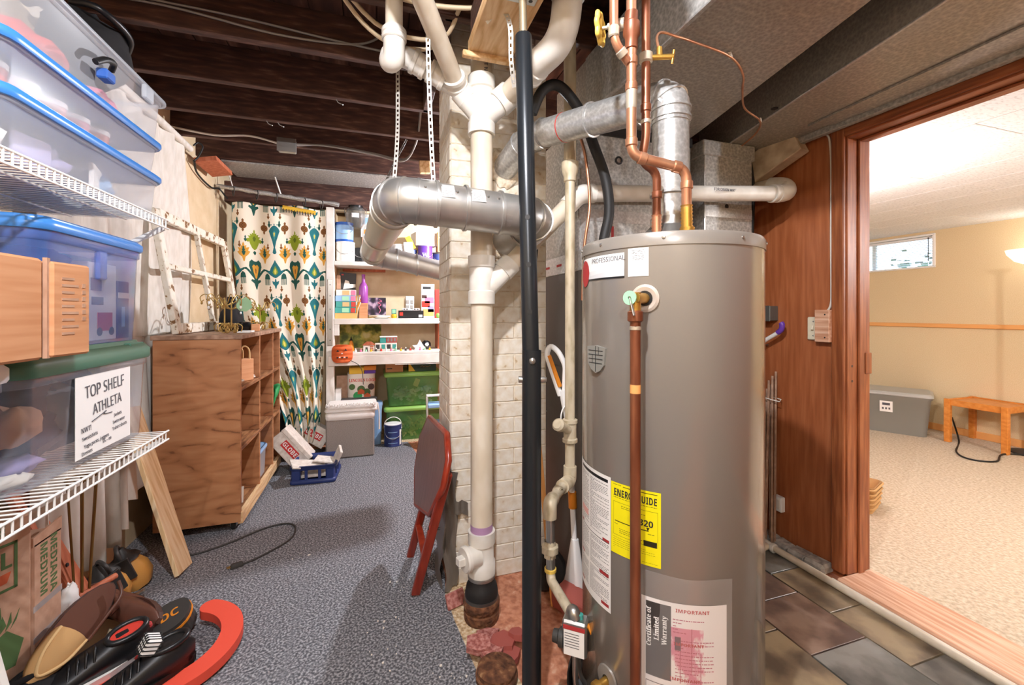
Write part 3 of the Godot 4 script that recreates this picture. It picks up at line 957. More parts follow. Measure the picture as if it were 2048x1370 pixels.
	obj("blocking", bx(S(), V(0.345, 2.278, -1.585), V(0.50, 2.40, -0.75), 0.003), M.joist_wood, t)
	obj("end_strip", bx(S(), V(0.315, 2.22, -1.60), V(0.52, 2.242, -1.575), 0.003), M.pine, t)
	obj("plate", box(S(), V(0.428, 2.236, -1.2), V(0.12, 0.006, 0.16), 0.002), M.steel, t)
	for p in [[-0.04, -0.06], [0.04, -0.06], [-0.04, 0.06], [0.04, 0.06]]:
		obj("bolt_hole", turned(S(), V(0.428 + p[0], 2.2335, -1.2 + p[1]), V(0.428 + p[0], 2.232, -1.2 + p[1]), [Vector2(0, 0), Vector2(0.007, 0), Vector2(0.007, 0.001), Vector2(0, 0.001)], 8), M.black, t)

func strap(p: Array, label: String, m: Material) -> void:
	var q := curve(p, 5)
	var st := S()
	# two thin rails and cross bars leave the row of holes open
	var lng := 0.0
	for i in q.size() - 1:
		var a: Vector3 = q[i]
		var b: Vector3 = q[i + 1]
		var dir := (b - a).normalized()
		var side := dir.cross(V(0.31, 0, -0.95)).normalized()
		for s in [-0.0055, 0.0055]:
			bar(st, a + side * s, b + side * s, 0.004, 0.0012, 0.0, side.cross(dir))
		var n := maxi(1, int(a.distance_to(b) / 0.018))
		for k in n:
			var c := a.lerp(b, (k + 0.5) / n)
			bar(st, c - dir * 0.005, c + dir * 0.005, 0.012, 0.0012, 0.0, side.cross(dir))
	one("hanger_strap", st, m, label, "strap")

func build_chimney() -> void:
	var t := Node3D.new()
	t.name = "chimney"
	add_child(t)
	tag(t, "square chimney of thickly painted cream brick with chipped edges", "chimney")
	obj("core", bx(S(), V(0.3315, 0, -2.28), V(0.80, 2.58, -1.9385)), M.mortar, t)
	var y := 0.0
	var row := 0
	while y < 2.57:
		# front face
		var x := 0.329
		var first := 0.205 if row % 2 == 0 else 0.10
		var i := 0
		while x < 0.79:
			var x1 := minf(x + (first if i == 0 else 0.205), 0.80)
			obj("brick", box(S(), V((x + x1) * 0.5, y + 0.0375, -1.955 + rng.randf_range(-0.001, 0.0012)), V(x1 - x - 0.0025, 0.0722 + rng.randf_range(-0.0008, 0.0008), 0.04), 0.0028, Basis(UPV, rng.randf_range(-0.006, 0.006))), M.brick_paint if rng.randf() < 0.6 else M.brick_paint_warm, t)
			x = x1
			i += 1
		# left face
		var z := -1.945
		first = 0.10 if row % 2 == 0 else 0.205
		i = 0
		while z > -2.27:
			var z1 := maxf(z - (first if i == 0 else 0.205), -2.285)
			obj("brick", box(S(), V(0.345 + rng.randf_range(-0.002, 0.0), y + 0.0375, (z + z1) * 0.5), V(0.034, 0.0722, z - z1 - 0.0025), 0.0028), M.brick_paint if rng.randf() < 0.6 else M.brick_paint_warm, t)
			z = z1
			i += 1
		y += 0.075
		row += 1
	# thimble collars where the flues enter
	obj("thimble", lump(S(), V(0.60, 1.58, -1.935), V(0.11, 0.10, 0.022), 0.5, 3, 18), M.mortar, t)
	obj("thimble", lump(S(), V(0.585, 1.93, -1.935), V(0.09, 0.09, 0.018), 0.5, 4, 18), M.mortar, t)

# seam rings at the bends of an elbow
func gores(parent: Node, path: Array, r: float, m: Material, step := 2) -> void:
	for i in range(1, path.size() - 1, step):
		bead("gore_seam", parent, path[i], path[i + 1] - path[i - 1], r, 0.009, 0.004, m)

# ring standing proud of a pipe
func bead(called: String, parent: Node, c: Vector3, dir: Vector3, r: float, w: float, h: float, m: Material) -> void:
	dir = dir.normalized()
	obj(called, turned(S(), c - dir * w * 0.5, c + dir * w * 0.5, [Vector2(r * 0.97, 0), Vector2(r + h, w * 0.12), Vector2(r + h, w * 0.88), Vector2(r * 0.97, w)], 24), m, parent)

func sleeve(st: SurfaceTool, a: Vector3, b: Vector3, r: float, lip := 0.004) -> SurfaceTool:
	var l := a.distance_to(b)
	return turned(st, a, b, [Vector2(0, 0), Vector2(r, 0), Vector2(r + lip, 0.003), Vector2(r + lip, 0.016), Vector2(r, 0.02), Vector2(r, l - 0.02), Vector2(r + lip, l - 0.016), Vector2(r + lip, l - 0.003), Vector2(r, l), Vector2(0, l)], 24)

func build_pipes() -> void:
	var sx := 0.415
	var sz := -1.694
	# ---- drain stack
	var t := thing("drain_stack", "tall white plastic drain stack standing before the cream chimney", "drain pipe", V(sx, 0, sz))
	obj("pipe", rod(S(), V(0, 0.34, 0), V(0, 1.32, 0), 0.0445, 24), M.pvc_aged, t)
	obj("pipe", rod(S(), V(0, 1.44, 0), V(0, 2.0, 0), 0.0445, 24), M.pvc_aged, t)
	obj("pipe", rod(S(), V(0, 2.16, 0), V(0, 2.40, 0), 0.0445, 24), M.pvc_aged, t)
	text("print", "MERIT N", 0.016, Transform3D(Basis(V(0, -1, 0), V(0.95, 0, 0.31), V(-0.31, 0, 0.95)) , V(0.006, 2.26, 0.046)), M.ink_grey, t)
	# lower wye
	var lo := S()
	turned(lo, V(0, 1.285, 0), V(0, 1.48, 0), [Vector2(0.045, 0), Vector2(0.055, 0), Vector2(0.055, 0.05), Vector2(0.05, 0.055), Vector2(0.05, 0.145), Vector2(0.055, 0.15), Vector2(0.055, 0.195), Vector2(0.045, 0.195)], 24)
	rod(lo, V(0.01, 1.34, 0), V(0.105, 1.435, -0.002), 0.043, 20)
	rod(lo, V(0.088, 1.418, -0.002), V(0.128, 1.458, -0.002), 0.047, 20)
	obj("wye_fitting", lo, M.pvc, t)
	# upper double wye
	var up := S()
	turned(up, V(0, 1.975, 0), V(0, 2.21, 0), [Vector2(0.045, 0), Vector2(0.056, 0), Vector2(0.056, 0.045), Vector2(0.05, 0.05), Vector2(0.05, 0.18), Vector2(0.056, 0.185), Vector2(0.056, 0.235), Vector2(0.045, 0.235)], 24)
	rod(up, V(0, 2.04, 0), V(0.085, 2.12, 0.03), 0.047, 20)
	rod(up, V(0.065, 2.10, 0.024), V(0.11, 2.142, 0.04), 0.055, 20)
	rod(up, V(0, 2.05, 0), V(-0.07, 2.125, -0.004), 0.044, 20)
	rod(up, V(-0.055, 2.11, -0.004), V(-0.088, 2.145, -0.005), 0.046, 20)
	obj("wye_fitting", up, M.pvc, t)
	# cleanout and rubber coupling
	obj("primer_stain", turned(S(), V(0, 0.355, 0), V(0, 0.392, 0), [Vector2(0.045, 0), Vector2(0.0452, 0.002), Vector2(0.0452, 0.03), Vector2(0.0445, 0.033)], 24), M.primer_purple, t)
	var co := S()
	turned(co, V(0, 0.18, 0), V(0, 0.36, 0), [Vector2(0.045, 0), Vector2(0.056, 0), Vector2(0.056, 0.055), Vector2(0.05, 0.065), Vector2(0.05, 0.125), Vector2(0.055, 0.13), Vector2(0.055, 0.18), Vector2(0.045, 0.18)], 24)
	rod(co, V(-0.02, 0.272, 0.02), V(-0.07, 0.272, 0.035), 0.042, 20)
	obj("cleanout_tee", co, M.pvc, t)
	obj("cleanout_plug", turned(S(), V(-0.066, 0.272, 0.034), V(-0.085, 0.272, 0.04), [Vector2(0.0, 0), Vector2(0.05, 0), Vector2(0.05, 0.012), Vector2(0.045, 0.018), Vector2(0, 0.018)], 22), M.pvc, t)
	obj("plug_square", box(S(), V(-0.094, 0.272, 0.0425), V(0.03, 0.032, 0.032), 0.003, Basis(UPV, 0.3)), M.pvc, t)
	obj("clamp_band", turned(S(), V(0, 0.172, 0), V(0, 0.192, 0), [Vector2(0.05, 0), Vector2(0.056, 0), Vector2(0.056, 0.014), Vector2(0.05, 0.014)], 24), M.steel, t)
	obj("rubber_coupling", turned(S(), V(0, 0.085, 0), V(0, 0.18, 0), [Vector2(0.05, 0), Vector2(0.066, 0.003), Vector2(0.067, 0.03), Vector2(0.062, 0.055), Vector2(0.054, 0.068), Vector2(0.053, 0.09), Vector2(0.045, 0.09)], 24), M.rubber, t)
	obj("clamp_band", turned(S(), V(0, 0.088, 0), V(0, 0.1, 0), [Vector2(0.06, 0), Vector2(0.069, 0), Vector2(0.069, 0.012), Vector2(0.06, 0.012)], 24), M.steel_old, t)
	obj("iron_hub", turned(S(), V(0, 0.0, 0), V(0, 0.1, 0), [Vector2(0.0, 0), Vector2(0.068, 0), Vector2(0.072, 0.015), Vector2(0.072, 0.04), Vector2(0.067, 0.046), Vector2(0.073, 0.054), Vector2(0.076, 0.075), Vector2(0.07, 0.088), Vector2(0.05, 0.09), Vector2(0, 0.09)], 26), M.rust, t)
	# ---- upper branches
	t = thing("drain_branch", "white plastic drain trap and branch running left from the stack", "drain pipe")
	obj("pipe", rod(S(), V(0.333, 2.144, -1.70), V(0.18, 2.205, -1.68), 0.036, 18), M.pvc, t)
	obj("coupling", sleeve(S(), V(0.265, 2.172, -1.69), V(0.20, 2.198, -1.683), 0.041), M.pvc, t)
	obj("coupling", sleeve(S(), V(0.19, 2.201, -1.681), V(0.135, 2.222, -1.677), 0.043), M.pvc, t)
	obj("trap", tube(S(), bend([V(0.16, 2.213, -1.678), V(0.06, 2.235, -1.66), V(0.05, 2.17, -1.63), V(0.066, 2.17, -1.60), V(0.066, 2.28, -1.60)], 0.05, 6), 0.038, 18), M.pvc, t)
	obj("coupling", sleeve(S(), V(0.066, 2.235, -1.60), V(0.066, 2.275, -1.60), 0.04), M.pvc, t)
	obj("pipe", rod(S(), V(0.066, 2.26, -1.60), V(0.066, 2.40, -1.60), 0.031, 18), M.pvc_aged, t)
	t = thing("drain_branch", "slanting white plastic pipe descending to the stack from the joists", "drain pipe")
	obj("pipe", rod(S(), V(0.318, 2.150, -1.69), V(0.115, 2.27, -1.33), 0.034, 18), M.pvc_aged, t)
	obj("coupling", sleeve(S(), V(0.315, 2.152, -1.688), V(0.29, 2.168, -1.64), 0.0405), M.pvc, t)
	obj("pipe", rod(S(), V(0.118, 2.268, -1.335), V(0.04, 2.40, -1.20), 0.034, 18), M.pvc_aged, t)
	t = thing("drain_branch", "thick white plastic pipe with wide elbow right of the stack", "drain pipe")
	obj("pipe", rod(S(), V(0.515, 2.132, -1.658), V(0.565, 2.15, -1.43), 0.0445, 20), M.pvc_aged, t)
	obj("elbow", tube(S(), bend([V(0.557, 2.148, -1.46), V(0.60, 2.16, -1.30), V(0.605, 2.32, -1.27)], 0.12, 7), 0.05, 20), M.pvc, t)
	obj("coupling", sleeve(S(), V(0.548, 2.144, -1.50), V(0.56, 2.15, -1.44), 0.051), M.pvc, t)
	obj("coupling", sleeve(S(), V(0.605, 2.28, -1.277), V(0.606, 2.34, -1.268), 0.051), M.pvc, t)
	obj("pipe", rod(S(), V(0.606, 2.33, -1.27), V(0.606, 2.45, -1.26), 0.0445, 20), M.pvc_aged, t)
	# ---- lower branch that runs across to the panel wall
	t = thing("drain_branch", "white plastic pipe rising from the stack across to the wood panel", "drain pipe")
	obj("pipe", rod(S(), V(0.54, 1.452, -1.696), V(0.825, 1.737, -1.70), 0.037, 18), M.pvc_aged, t)
	obj("elbow", tube(S(), bend([V(0.80, 1.712, -1.70), V(0.862, 1.775, -1.70), V(0.93, 1.782, -1.697)], 0.05), 0.042, 18), M.pvc, t)
	obj("pipe", rod(S(), V(0.92, 1.781, -1.697), V(1.90, 1.842, -1.61), 0.037, 18), M.pvc, t)
	text("print", "FOR DRAIN WASTE AND VENT", 0.013, Transform3D(Basis(UPV, 0.09) * Basis(Vector3.BACK, 0.062), V(1.62, 1.83, -1.597)), M.ink_grey, t)
	obj("elbow", tube(S(), bend([V(1.88, 1.841, -1.611), V(1.965, 1.846, -1.60), V(2.0, 1.90, -1.64), V(1.99, 1.92, -1.72)], 0.055), 0.042, 18), M.pvc, t)
	obj("coupling", sleeve(S(), V(1.87, 1.84, -1.613), V(1.92, 1.843, -1.607), 0.041), M.pvc, t)
	obj("pipe", rod(S(), V(1.99, 1.917, -1.70), V(1.96, 1.96, -2.3), 0.037, 18), M.pvc_aged, t)
	# ---- six inch duct
	var r := 0.076
	t = thing("flue_duct", "large silver duct bent around the chimney and white stack", "duct")
	var p := [V(0.60, 1.59, -1.93), V(0.60, 1.612, -1.53), V(0.07, 1.638, -1.505), V(-0.02, 1.66, -3.13), V(0.62, 1.53, -3.2)]
	obj("elbow", tube(S(), bend([p[0], p[1], V(0.44, 1.62, -1.522)], 0.13, 6), r, 24), M.duct_pipe, t)
	obj("straight_section", rod(S(), V(0.47, 1.618, -1.524), V(0.20, 1.632, -1.511), r, 24), M.duct_pipe, t)
	obj("elbow", tube(S(), bend([V(0.21, 1.631, -1.511), p[2], V(0.062, 1.641, -1.68)], 0.11, 6), r * 1.02, 24), M.duct_pipe, t)
	obj("straight_section", rod(S(), V(0.063, 1.641, -1.66), V(-0.012, 1.658, -2.98), r, 24), M.duct_shiny, t)
	obj("elbow", tube(S(), bend([V(-0.011, 1.657, -2.96), p[3], V(0.16, 1.625, -3.15)], 0.11, 6), r * 1.02, 24), M.duct_pipe, t)
	obj("straight_section", rod(S(), V(0.14, 1.628, -3.148), V(0.30, 1.596, -3.163), r * 0.98, 24), M.duct_pipe, t)
	for e in [bend([p[0], p[1], V(0.44, 1.62, -1.522)], 0.13, 6), bend([V(0.21, 1.631, -1.511), p[2], V(0.062, 1.641, -1.68)], 0.11, 6), bend([V(-0.011, 1.657, -2.96), p[3], V(0.16, 1.625, -3.15)], 0.11, 6)]:
		gores(t, e, r * 1.02, M.duct_pipe)
	var fx := []
	var fr := []
	for k in 61:
		fx.append(V(0.29, 1.598, -3.163).lerp(V(0.80, 1.49, -3.215), k / 60.0))
		fr.append(r * (0.96 if k % 2 == 0 else 0.90))
	obj("flexible_hose", tube(S(), fx, fr, 20), M.duct_pipe, t)
	for q in [[V(0.44, 1.62, -1.522), Vector3.RIGHT], [V(0.31, 1.627, -1.516), Vector3.RIGHT], [V(0.205, 1.632, -1.511), Vector3.RIGHT], [V(0.10, 1.637, -1.53), V(1, 0, -0.8)], [V(0.062, 1.641, -1.67), Vector3.BACK], [V(0.02, 1.651, -2.3), Vector3.BACK], [V(-0.011, 1.657, -2.965), Vector3.BACK], [V(0.15, 1.627, -3.149), Vector3.RIGHT], [V(0.29, 1.598, -3.163), Vector3.RIGHT], [V(0.565, 1.613, -1.545), V(1, 0, 0.7)], [V(0.60, 1.60, -1.66), Vector3.BACK]]:
		bead("seam", t, q[0], q[1], r * 1.02, 0.012, 0.005, M.duct_pipe)
	for q in [[0.345, 0.075], [0.235, 0.06]]:
		obj("label", grid(S(), 1, 6, func(u, v):
			var a: float = 0.15 + v * 0.75
			return V(q[0] + u * 0.05 - 0.025, 1.6285 - (q[0] - 0.25) * 0.05 + sin(a) * (r + 0.0015), -1.513 - (q[0] - 0.25) * 0.047 + cos(a) * (r + 0.0015))), M.duct_label, t)
	for q in [0.16, 0.27, 0.38, 0.42]:
		obj("screw", ball(S(), V(q, 1.634 - (q - 0.16) * 0.05 + 0.035, -1.511 - (q - 0.16) * 0.047 + 0.068), V(0.006, 0.006, 0.006), 8), M.steel, t)
	# ---- heater flue
	r = 0.056
	t = thing("heater_flue", "bright galvanized flue pipe from the water heater to the chimney", "flue pipe")
	var fa := V(0.885, 1.925, -1.12)
	var fb := V(0.645, 2.0, -1.69)
	obj("vertical_section", rod(S(), V(0.885, 1.525, -1.12), V(0.885, 1.86, -1.12), r, 26), M.galvanized_new, t)
	obj("elbow", tube(S(), bend([V(0.885, 1.84, -1.12), fa, fa.lerp(fb, 0.17)], 0.1, 5), r * 1.05, 26), M.galvanized_new, t)
	obj("long_section", rod(S(), fa.lerp(fb, 0.15), fa.lerp(fb, 0.93), r, 26), M.galvanized_new, t)
	obj("elbow", tube(S(), bend([fa.lerp(fb, 0.9), V(0.625, 2.0, -1.74), V(0.588, 1.935, -1.94)], 0.07, 5), r * 1.04, 26), M.galvanized_new, t)
	for q in [[V(0.885, 1.855, -1.12), UPV], [V(0.885, 1.62, -1.12), UPV], [V(0.879, 1.905, -1.135), V(0.4, 0.7, 0.6)], [fa.lerp(fb, 0.165), fb - fa], [fa.lerp(fb, 0.5), fb - fa], [fa.lerp(fb, 0.91), fb - fa]]:
		bead("seam", t, q[0], q[1], r * 1.05, 0.010, 0.004, M.galvanized_new)
	gores(t, bend([V(0.885, 1.84, -1.12), fa, fa.lerp(fb, 0.17)], 0.1, 5), r * 1.05, M.galvanized_new)
	gores(t, bend([fa.lerp(fb, 0.9), V(0.625, 2.0, -1.74), V(0.588, 1.935, -1.94)], 0.07, 5), r * 1.04, M.galvanized_new)
	bead("red_mark", t, fa.lerp(fb, 0.72), fb - fa, r, 0.005, 0.0008, M.red)
	# ---- gas pipe
	t = thing("gas_pipe", "cream painted iron gas pipe running down beside the water heater", "gas pipe")
	var gx := 0.786
	var gz := -1.638
	obj("pipe", rod(S(), V(gx, 2.40, gz), V(gx, 1.86, gz), 0.026, 16), M.gas_pipe_paint, t)
	obj("reducer", turned(S(), V(gx, 1.80, gz), V(gx, 1.90, gz), [Vector2(0.02, 0), Vector2(0.027, 0.005), Vector2(0.027, 0.025), Vector2(0.034, 0.045), Vector2(0.036, 0.06), Vector2(0.036, 0.085), Vector2(0.026, 0.09)], 18), M.gas_pipe_paint, t)
	obj("pipe", rod(S(), V(gx, 1.82, gz), V(gx, 0.76, gz), 0.021, 16), M.gas_pipe_paint, t)
	obj("tee", sleeve(S(), V(gx, 0.70, gz), V(gx, 0.80, gz), 0.027, 0.005), M.gas_pipe_paint, t)
	obj("stub", rod(S(), V(gx, 0.75, gz), V(0.70, 0.80, -1.57), 0.019, 14), M.gas_pipe_paint, t)
	obj("cap", turned(S(), V(0.715, 0.79, -1.58), V(0.69, 0.806, -1.56), [Vector2(0.0, 0), Vector2(0.025, 0), Vector2(0.026, 0.022), Vector2(0.018, 0.032), Vector2(0, 0.033)], 14), M.gas_pipe_paint, t)
	obj("pipe", rod(S(), V(gx, 0.72, gz), V(gx, 0.545, gz), 0.021, 16), M.gas_pipe_paint, t)
	obj("elbow", tube(S(), bend([V(gx, 0.60, gz), V(gx, 0.54, gz), V(0.71, 0.556, -1.55)], 0.04), 0.028, 14), M.gas_pipe_paint, t)
	obj("nipple", rod(S(), V(0.74, 0.55, -1.585), V(0.60, 0.576, -1.405), 0.019, 14), M.gas_pipe_paint, t)
	bead("collar", t, V(0.66, 0.565, -1.485), V(0.14, -0.03, 0.18), 0.02, 0.03, 0.006, M.gas_pipe_paint)
	obj("elbow", tube(S(), bend([V(0.615, 0.573, -1.425), V(0.588, 0.58, -1.387), V(0.588, 0.525, -1.387)], 0.03), 0.025, 14), M.gas_pipe_paint, t)
	obj("drop", rod(S(), V(0.588, 0.55, -1.387), V(0.588, 0.33, -1.38), 0.016, 14), M.steel, t)
	obj("union", turned(S(), V(0.588, 0.385, -1.387), V(0.588, 0.445, -1.387), [Vector2(0.016, 0), Vector2(0.022, 0.002), Vector2(0.022, 0.016), Vector2(0.031, 0.02), Vector2(0.031, 0.042), Vector2(0.022, 0.046), Vector2(0.02, 0.06)], 8), M.gas_pipe_paint, t)
	bead("yellow_tape", t, V(0.588, 0.345, -1.383), UPV, 0.018, 0.014, 0.003, M.valve_yellow)
	obj("feed", tube(S(), bend([V(0.588, 0.34, -1.382), V(0.585, 0.315, -1.37), V(0.588, 0.30, -1.21)], 0.03), 0.0165, 14), M.gas_pipe_paint, t)
	# ---- copper pipes
	t = thing("copper_pipe", "bright copper hot water pipe bending down to the heater top", "copper pipe")
	obj("pipe", tube(S(), bend([V(0.66, 2.40, -0.995), V(0.66, 1.675, -0.995), V(0.812, 1.642, -0.962), V(0.818, 1.53, -0.968)], 0.03, 6), 0.0135, 14), M.copper, t)
	for q in [[V(0.66, 1.71, -0.995), UPV], [V(0.69, 1.668, -0.989), V(1, -0.2, 0.2)], [V(0.785, 1.648, -0.968), V(1, -0.2, 0.2)], [V(0.816, 1.60, -0.965), UPV], [V(0.66, 1.93, -0.995), UPV], [V(0.66, 1.86, -0.995), UPV]]:
		bead("sweat_joint", t, q[0], q[1], 0.0138, 0.024, 0.0025, M.copper)
	obj("tee", turned(S(), V(0.66, 1.96, -0.995), V(0.66, 2.06, -0.995), [Vector2(0.0135, 0), Vector2(0.017, 0.002), Vector2(0.017, 0.03), Vector2(0.023, 0.04), Vector2(0.023, 0.07), Vector2(0.018, 0.075), Vector2(0.018, 0.1), Vector2(0.0135, 0.1)], 16), M.copper_aged, t)
	obj("solder_run", turned(S(), V(0.66, 1.80, -0.995), V(0.66, 1.86, -0.995), [Vector2(0.0137, 0), Vector2(0.015, 0.01), Vector2(0.0148, 0.06)], 14), M.solder, t)
	obj("ribbed_connector", tube(S(), _ribs(V(0.818, 1.545, -0.968), V(0.82, 1.478, -0.969), 14), _ribr(14, 0.0165, 0.014), 14), M.brass, t)
	obj("connector_nut", turned(S(), V(0.82, 1.462, -0.969), V(0.82, 1.49, -0.969), [Vector2(0.0, 0), Vector2(0.02, 0), Vector2(0.021, 0.022), Vector2(0.0, 0.026)], 6), M.brass, t)
	t = thing("copper_pipe", "brown copper cold water pipe passing behind the bright one", "copper pipe")
	obj("pipe", tube(S(), bend([V(0.745, 2.40, -1.05), V(0.745, 1.75, -1.05), V(0.735, 1.69, -1.06), V(0.798, 1.665, -1.07), V(0.80, 1.52, -1.075)], 0.028, 6), 0.0125, 14), M.copper_aged, t)
	for q in [V(0.745, 1.84, -1.05), V(0.80, 1.60, -1.073)]:
		bead("sweat_joint", t, q, UPV, 0.0128, 0.024, 0.0025, M.copper_aged)
	bead("solder_ring", t, V(0.745, 1.80, -1.05), UPV, 0.013, 0.012, 0.002, M.solder)
	obj("ribbed_connector", tube(S(), _ribs(V(0.80, 1.54, -1.075), V(0.80, 1.465, -1.075), 14), _ribr(14, 0.0155, 0.013), 14), M.copper, t)
	t = thing("copper_pipe", "short copper branch joining the bright pipe from the left", "copper pipe")
	obj("pipe", tube(S(), bend([V(0.60, 2.40, -0.985), V(0.60, 1.965, -0.985), V(0.648, 1.925, -0.993)], 0.03, 6), 0.0115, 14), M.copper, t)
	bead("sweat_joint", t, V(0.60, 1.99, -0.985), UPV, 0.0118, 0.03, 0.0025, M.solder)
	bead("sweat_joint", t, V(0.627, 1.942, -0.989), V(1, -0.85, -0.15), 0.0118, 0.02, 0.0025, M.solder)
	t = thing("shutoff_valve", "yellow hand wheel shutoff valve on the copper pipe", "valve")
	obj("body", turned(S(), V(0.642, 2.03, -1.0), V(0.60, 2.035, -1.04), [Vector2(0.0, 0), Vector2(0.016, 0.0), Vector2(0.016, 0.02), Vector2(0.01, 0.024), Vector2(0.01, 0.045), Vector2(0.005, 0.047), Vector2(0.005, 0.06), Vector2(0, 0.06)], 8), M.solder, t)
	var wh := S()
	var wc := V(0.594, 2.036, -1.046)
	var wu := V(0.0, 1, 0)
	var ww := V(0.69, 0, -0.72)
	var wl := []
	for k in 40:
		var a := TAU * k / 40
		wl.append(wc + (wu * cos(a) + ww * sin(a)) * (0.036 + 0.004 * cos(a * 8)))
	tube(wh, wl, 0.007, 8, false, true)
	for k in 4:
		var a := PI * k / 2
		rod(wh, wc, wc + (wu * cos(a) + ww * sin(a)) * 0.034, 0.006, 6)
	obj("hand_wheel", wh, M.valve_yellow, t)
	t = thing("saddle_valve", "small brass saddle valve with thin copper tube along the duct", "valve")
	bead("clamp", t, V(0.745, 1.985, -1.05), UPV, 0.0128, 0.03, 0.006, M.solder)
	obj("body", rod(S(), V(0.755, 1.985, -1.045), V(0.815, 1.985, -1.02), 0.008, 8), M.brass, t)
	obj("handle", rod(S(), V(0.812, 1.965, -1.02), V(0.816, 2.003, -1.018), 0.004, 6), M.brass, t)
	obj("nut", turned(S(), V(0.782, 1.985, -1.035), V(0.782, 2.02, -1.04), [Vector2(0, 0), Vector2(0.009, 0), Vector2(0.009, 0.03), Vector2(0.004, 0.035), Vector2(0, 0.035)], 6), M.brass, t)
	obj("thin_tube", tube(S(), curve([V(0.782, 2.01, -1.04), V(0.79, 2.06, -1.06), V(0.82, 2.09, -1.075), V(0.88, 2.10, -1.09), V(0.955, 2.112, -1.11), V(1.146, 2.118, -1.145), V(1.28, 2.12, -1.22), V(1.367, 2.118, -1.305), V(1.5, 2.12, -1.42), V(1.659, 2.117, -1.487), V(1.76, 2.12, -1.6), V(1.80, 2.11, -1.72)], 6), 0.0042, 8), M.copper, t)
	for q in [V(1.146, 2.122, -1.145), V(1.659, 2.122, -1.487)]:
		obj("tube_clip", box(S(), q, V(0.03, 0.012, 0.012), 0.002, Basis(UPV, 0.6)), M.off_white, t)
	# ---- black line and orange line behind the heater
	one("black_hose", tube(S(), curve([V(0.60, 2.05, -1.60), V(0.64, 2.14, -1.58), V(0.71, 2.16, -1.57), V(0.80, 2.06, -1.56), V(0.855, 1.93, -1.555), V(0.905, 1.80, -1.55), V(0.918, 1.66, -1.545), V(0.89, 1.50, -1.55), V(0.89, 1.2, -1.56)]), 0.021, 14), M.rubber, "thick black insulated hose curving down behind the water heater", "hose")
	one("orange_tube", tube(S(), curve([V(0.80, 2.02, -1.60), V(0.83, 1.9, -1.585), V(0.848, 1.70, -1.58), V(0.826, 1.52, -1.585), V(0.82, 1.3, -1.59)]), 0.0065, 8), M.copper, "thin orange copper tube curving down beside the black hose", "tube")
	one("black_wire", tube(S(), curve([V(0.66, 2.0, -1.85), V(0.67, 1.8, -1.83), V(0.70, 1.6, -1.80), V(0.69, 1.45, -1.79), V(0.66, 1.2, -1.78), V(0.655, 1.0, -1.78), V(0.68, 0.9, -1.77)]), 0.003, 6), M.black, "thin black wire hanging behind the black post", "wire")
	# ---- jack post
	t = thing("jack_post", "black adjustable steel jack post with bolt holes before chimney", "post", V(0.456, 0, -1.219))
	obj("base_plate", bx(S(), V(-0.07, 0.0, -0.07), V(0.07, 0.008, 0.07), 0.002), M.post_black, t)
	obj("lower_tube", turned(S(), V(0, 0.008, 0), V(0, 1.135, 0), [Vector2(0.0, 0), Vector2(0.0295, 0), Vector2(0.0295, 1.127), Vector2(0.026, 1.127)], 28), M.post_black, t)
	var ta := V(0.0, 1.0, 0)
	var tb := V(-0.024, 2.098, -0.008)
	obj("upper_tube", turned(S(), ta, tb, [Vector2(0.0, 0), Vector2(0.0258, 0), Vector2(0.0258, 1.094), Vector2(0.024, 1.098), Vector2(0.013, 1.098)], 28), M.post_black, t)
	obj("screw_rod", tube(S(), _ribs(V(-0.024, 2.09, -0.008), V(-0.027, 2.233, -0.008), 40), _ribr(40, 0.0125, 0.0105), 14), M.brass_dull, t)
	var vd := V(-0.35, 0, 0.937)
	for y in [1.536, 1.394, 1.252]:
		var c := ta.lerp(tb, (y - 1.0) / 1.098)
		obj("pin_hole", turned(S(), c + vd * 0.0245, c + vd * 0.0264, [Vector2(0.0, 0), Vector2(0.0078, 0), Vector2(0.0078, 0.0018), Vector2(0, 0.0018)], 14), M.black, t)
	obj("bolt", turned(S(), V(-0.008, 1.105, 0.0275), V(-0.012, 1.105, 0.038), [Vector2(0, 0), Vector2(0.010, 0), Vector2(0.009, 0.005), Vector2(0.004, 0.009), Vector2(0, 0.01)], 16), M.steel, t)
	for q in [-1, 1]:
		obj("pin_end", turned(S(), V(q * 0.026, 1.045, q * 0.009), V(q * 0.052, 1.045, q * 0.016), [Vector2(0, 0), Vector2(0.010, 0), Vector2(0.010, 0.012), Vector2(0.007, 0.018 if q > 0 else 0.013), Vector2(0, 0.018 if q > 0 else 0.013)], 10), M.steel, t)

func _ribs(a: Vector3, b: Vector3, n: int) -> Array:
	var q := []
	for k in n + 1:
		q.append(a.lerp(b, float(k) / n))
	return q

func _ribr(n: int, r0: float, r1: float) -> Array:
	var q := []
	for k in n + 1:
		q.append(r0 if k % 2 == 0 else r1)
	return q

# patch of a sheet wrapped round the heater, between two angles (degrees) and heights
func patch(phi0: float, phi1: float, y0: float, y1: float, lift: float, n := 10) -> SurfaceTool:
	return grid(S(), n, 1, func(u, v):
		var a: float = deg_to_rad(lerpf(phi0, phi1, u))
		return V(sin(a) * (0.265 + lift), lerpf(y0, y1, v), cos(a) * (0.265 + lift)), 1.0, -1.0)

func around(phi: float, y: float, lift: float) -> Callable:
	return func(p: Vector3):
		var a := deg_to_rad(phi) + p.x / 0.265
		return V(sin(a) * (0.265 + lift + p.z), y + p.y, cos(a) * (0.265 + lift + p.z))

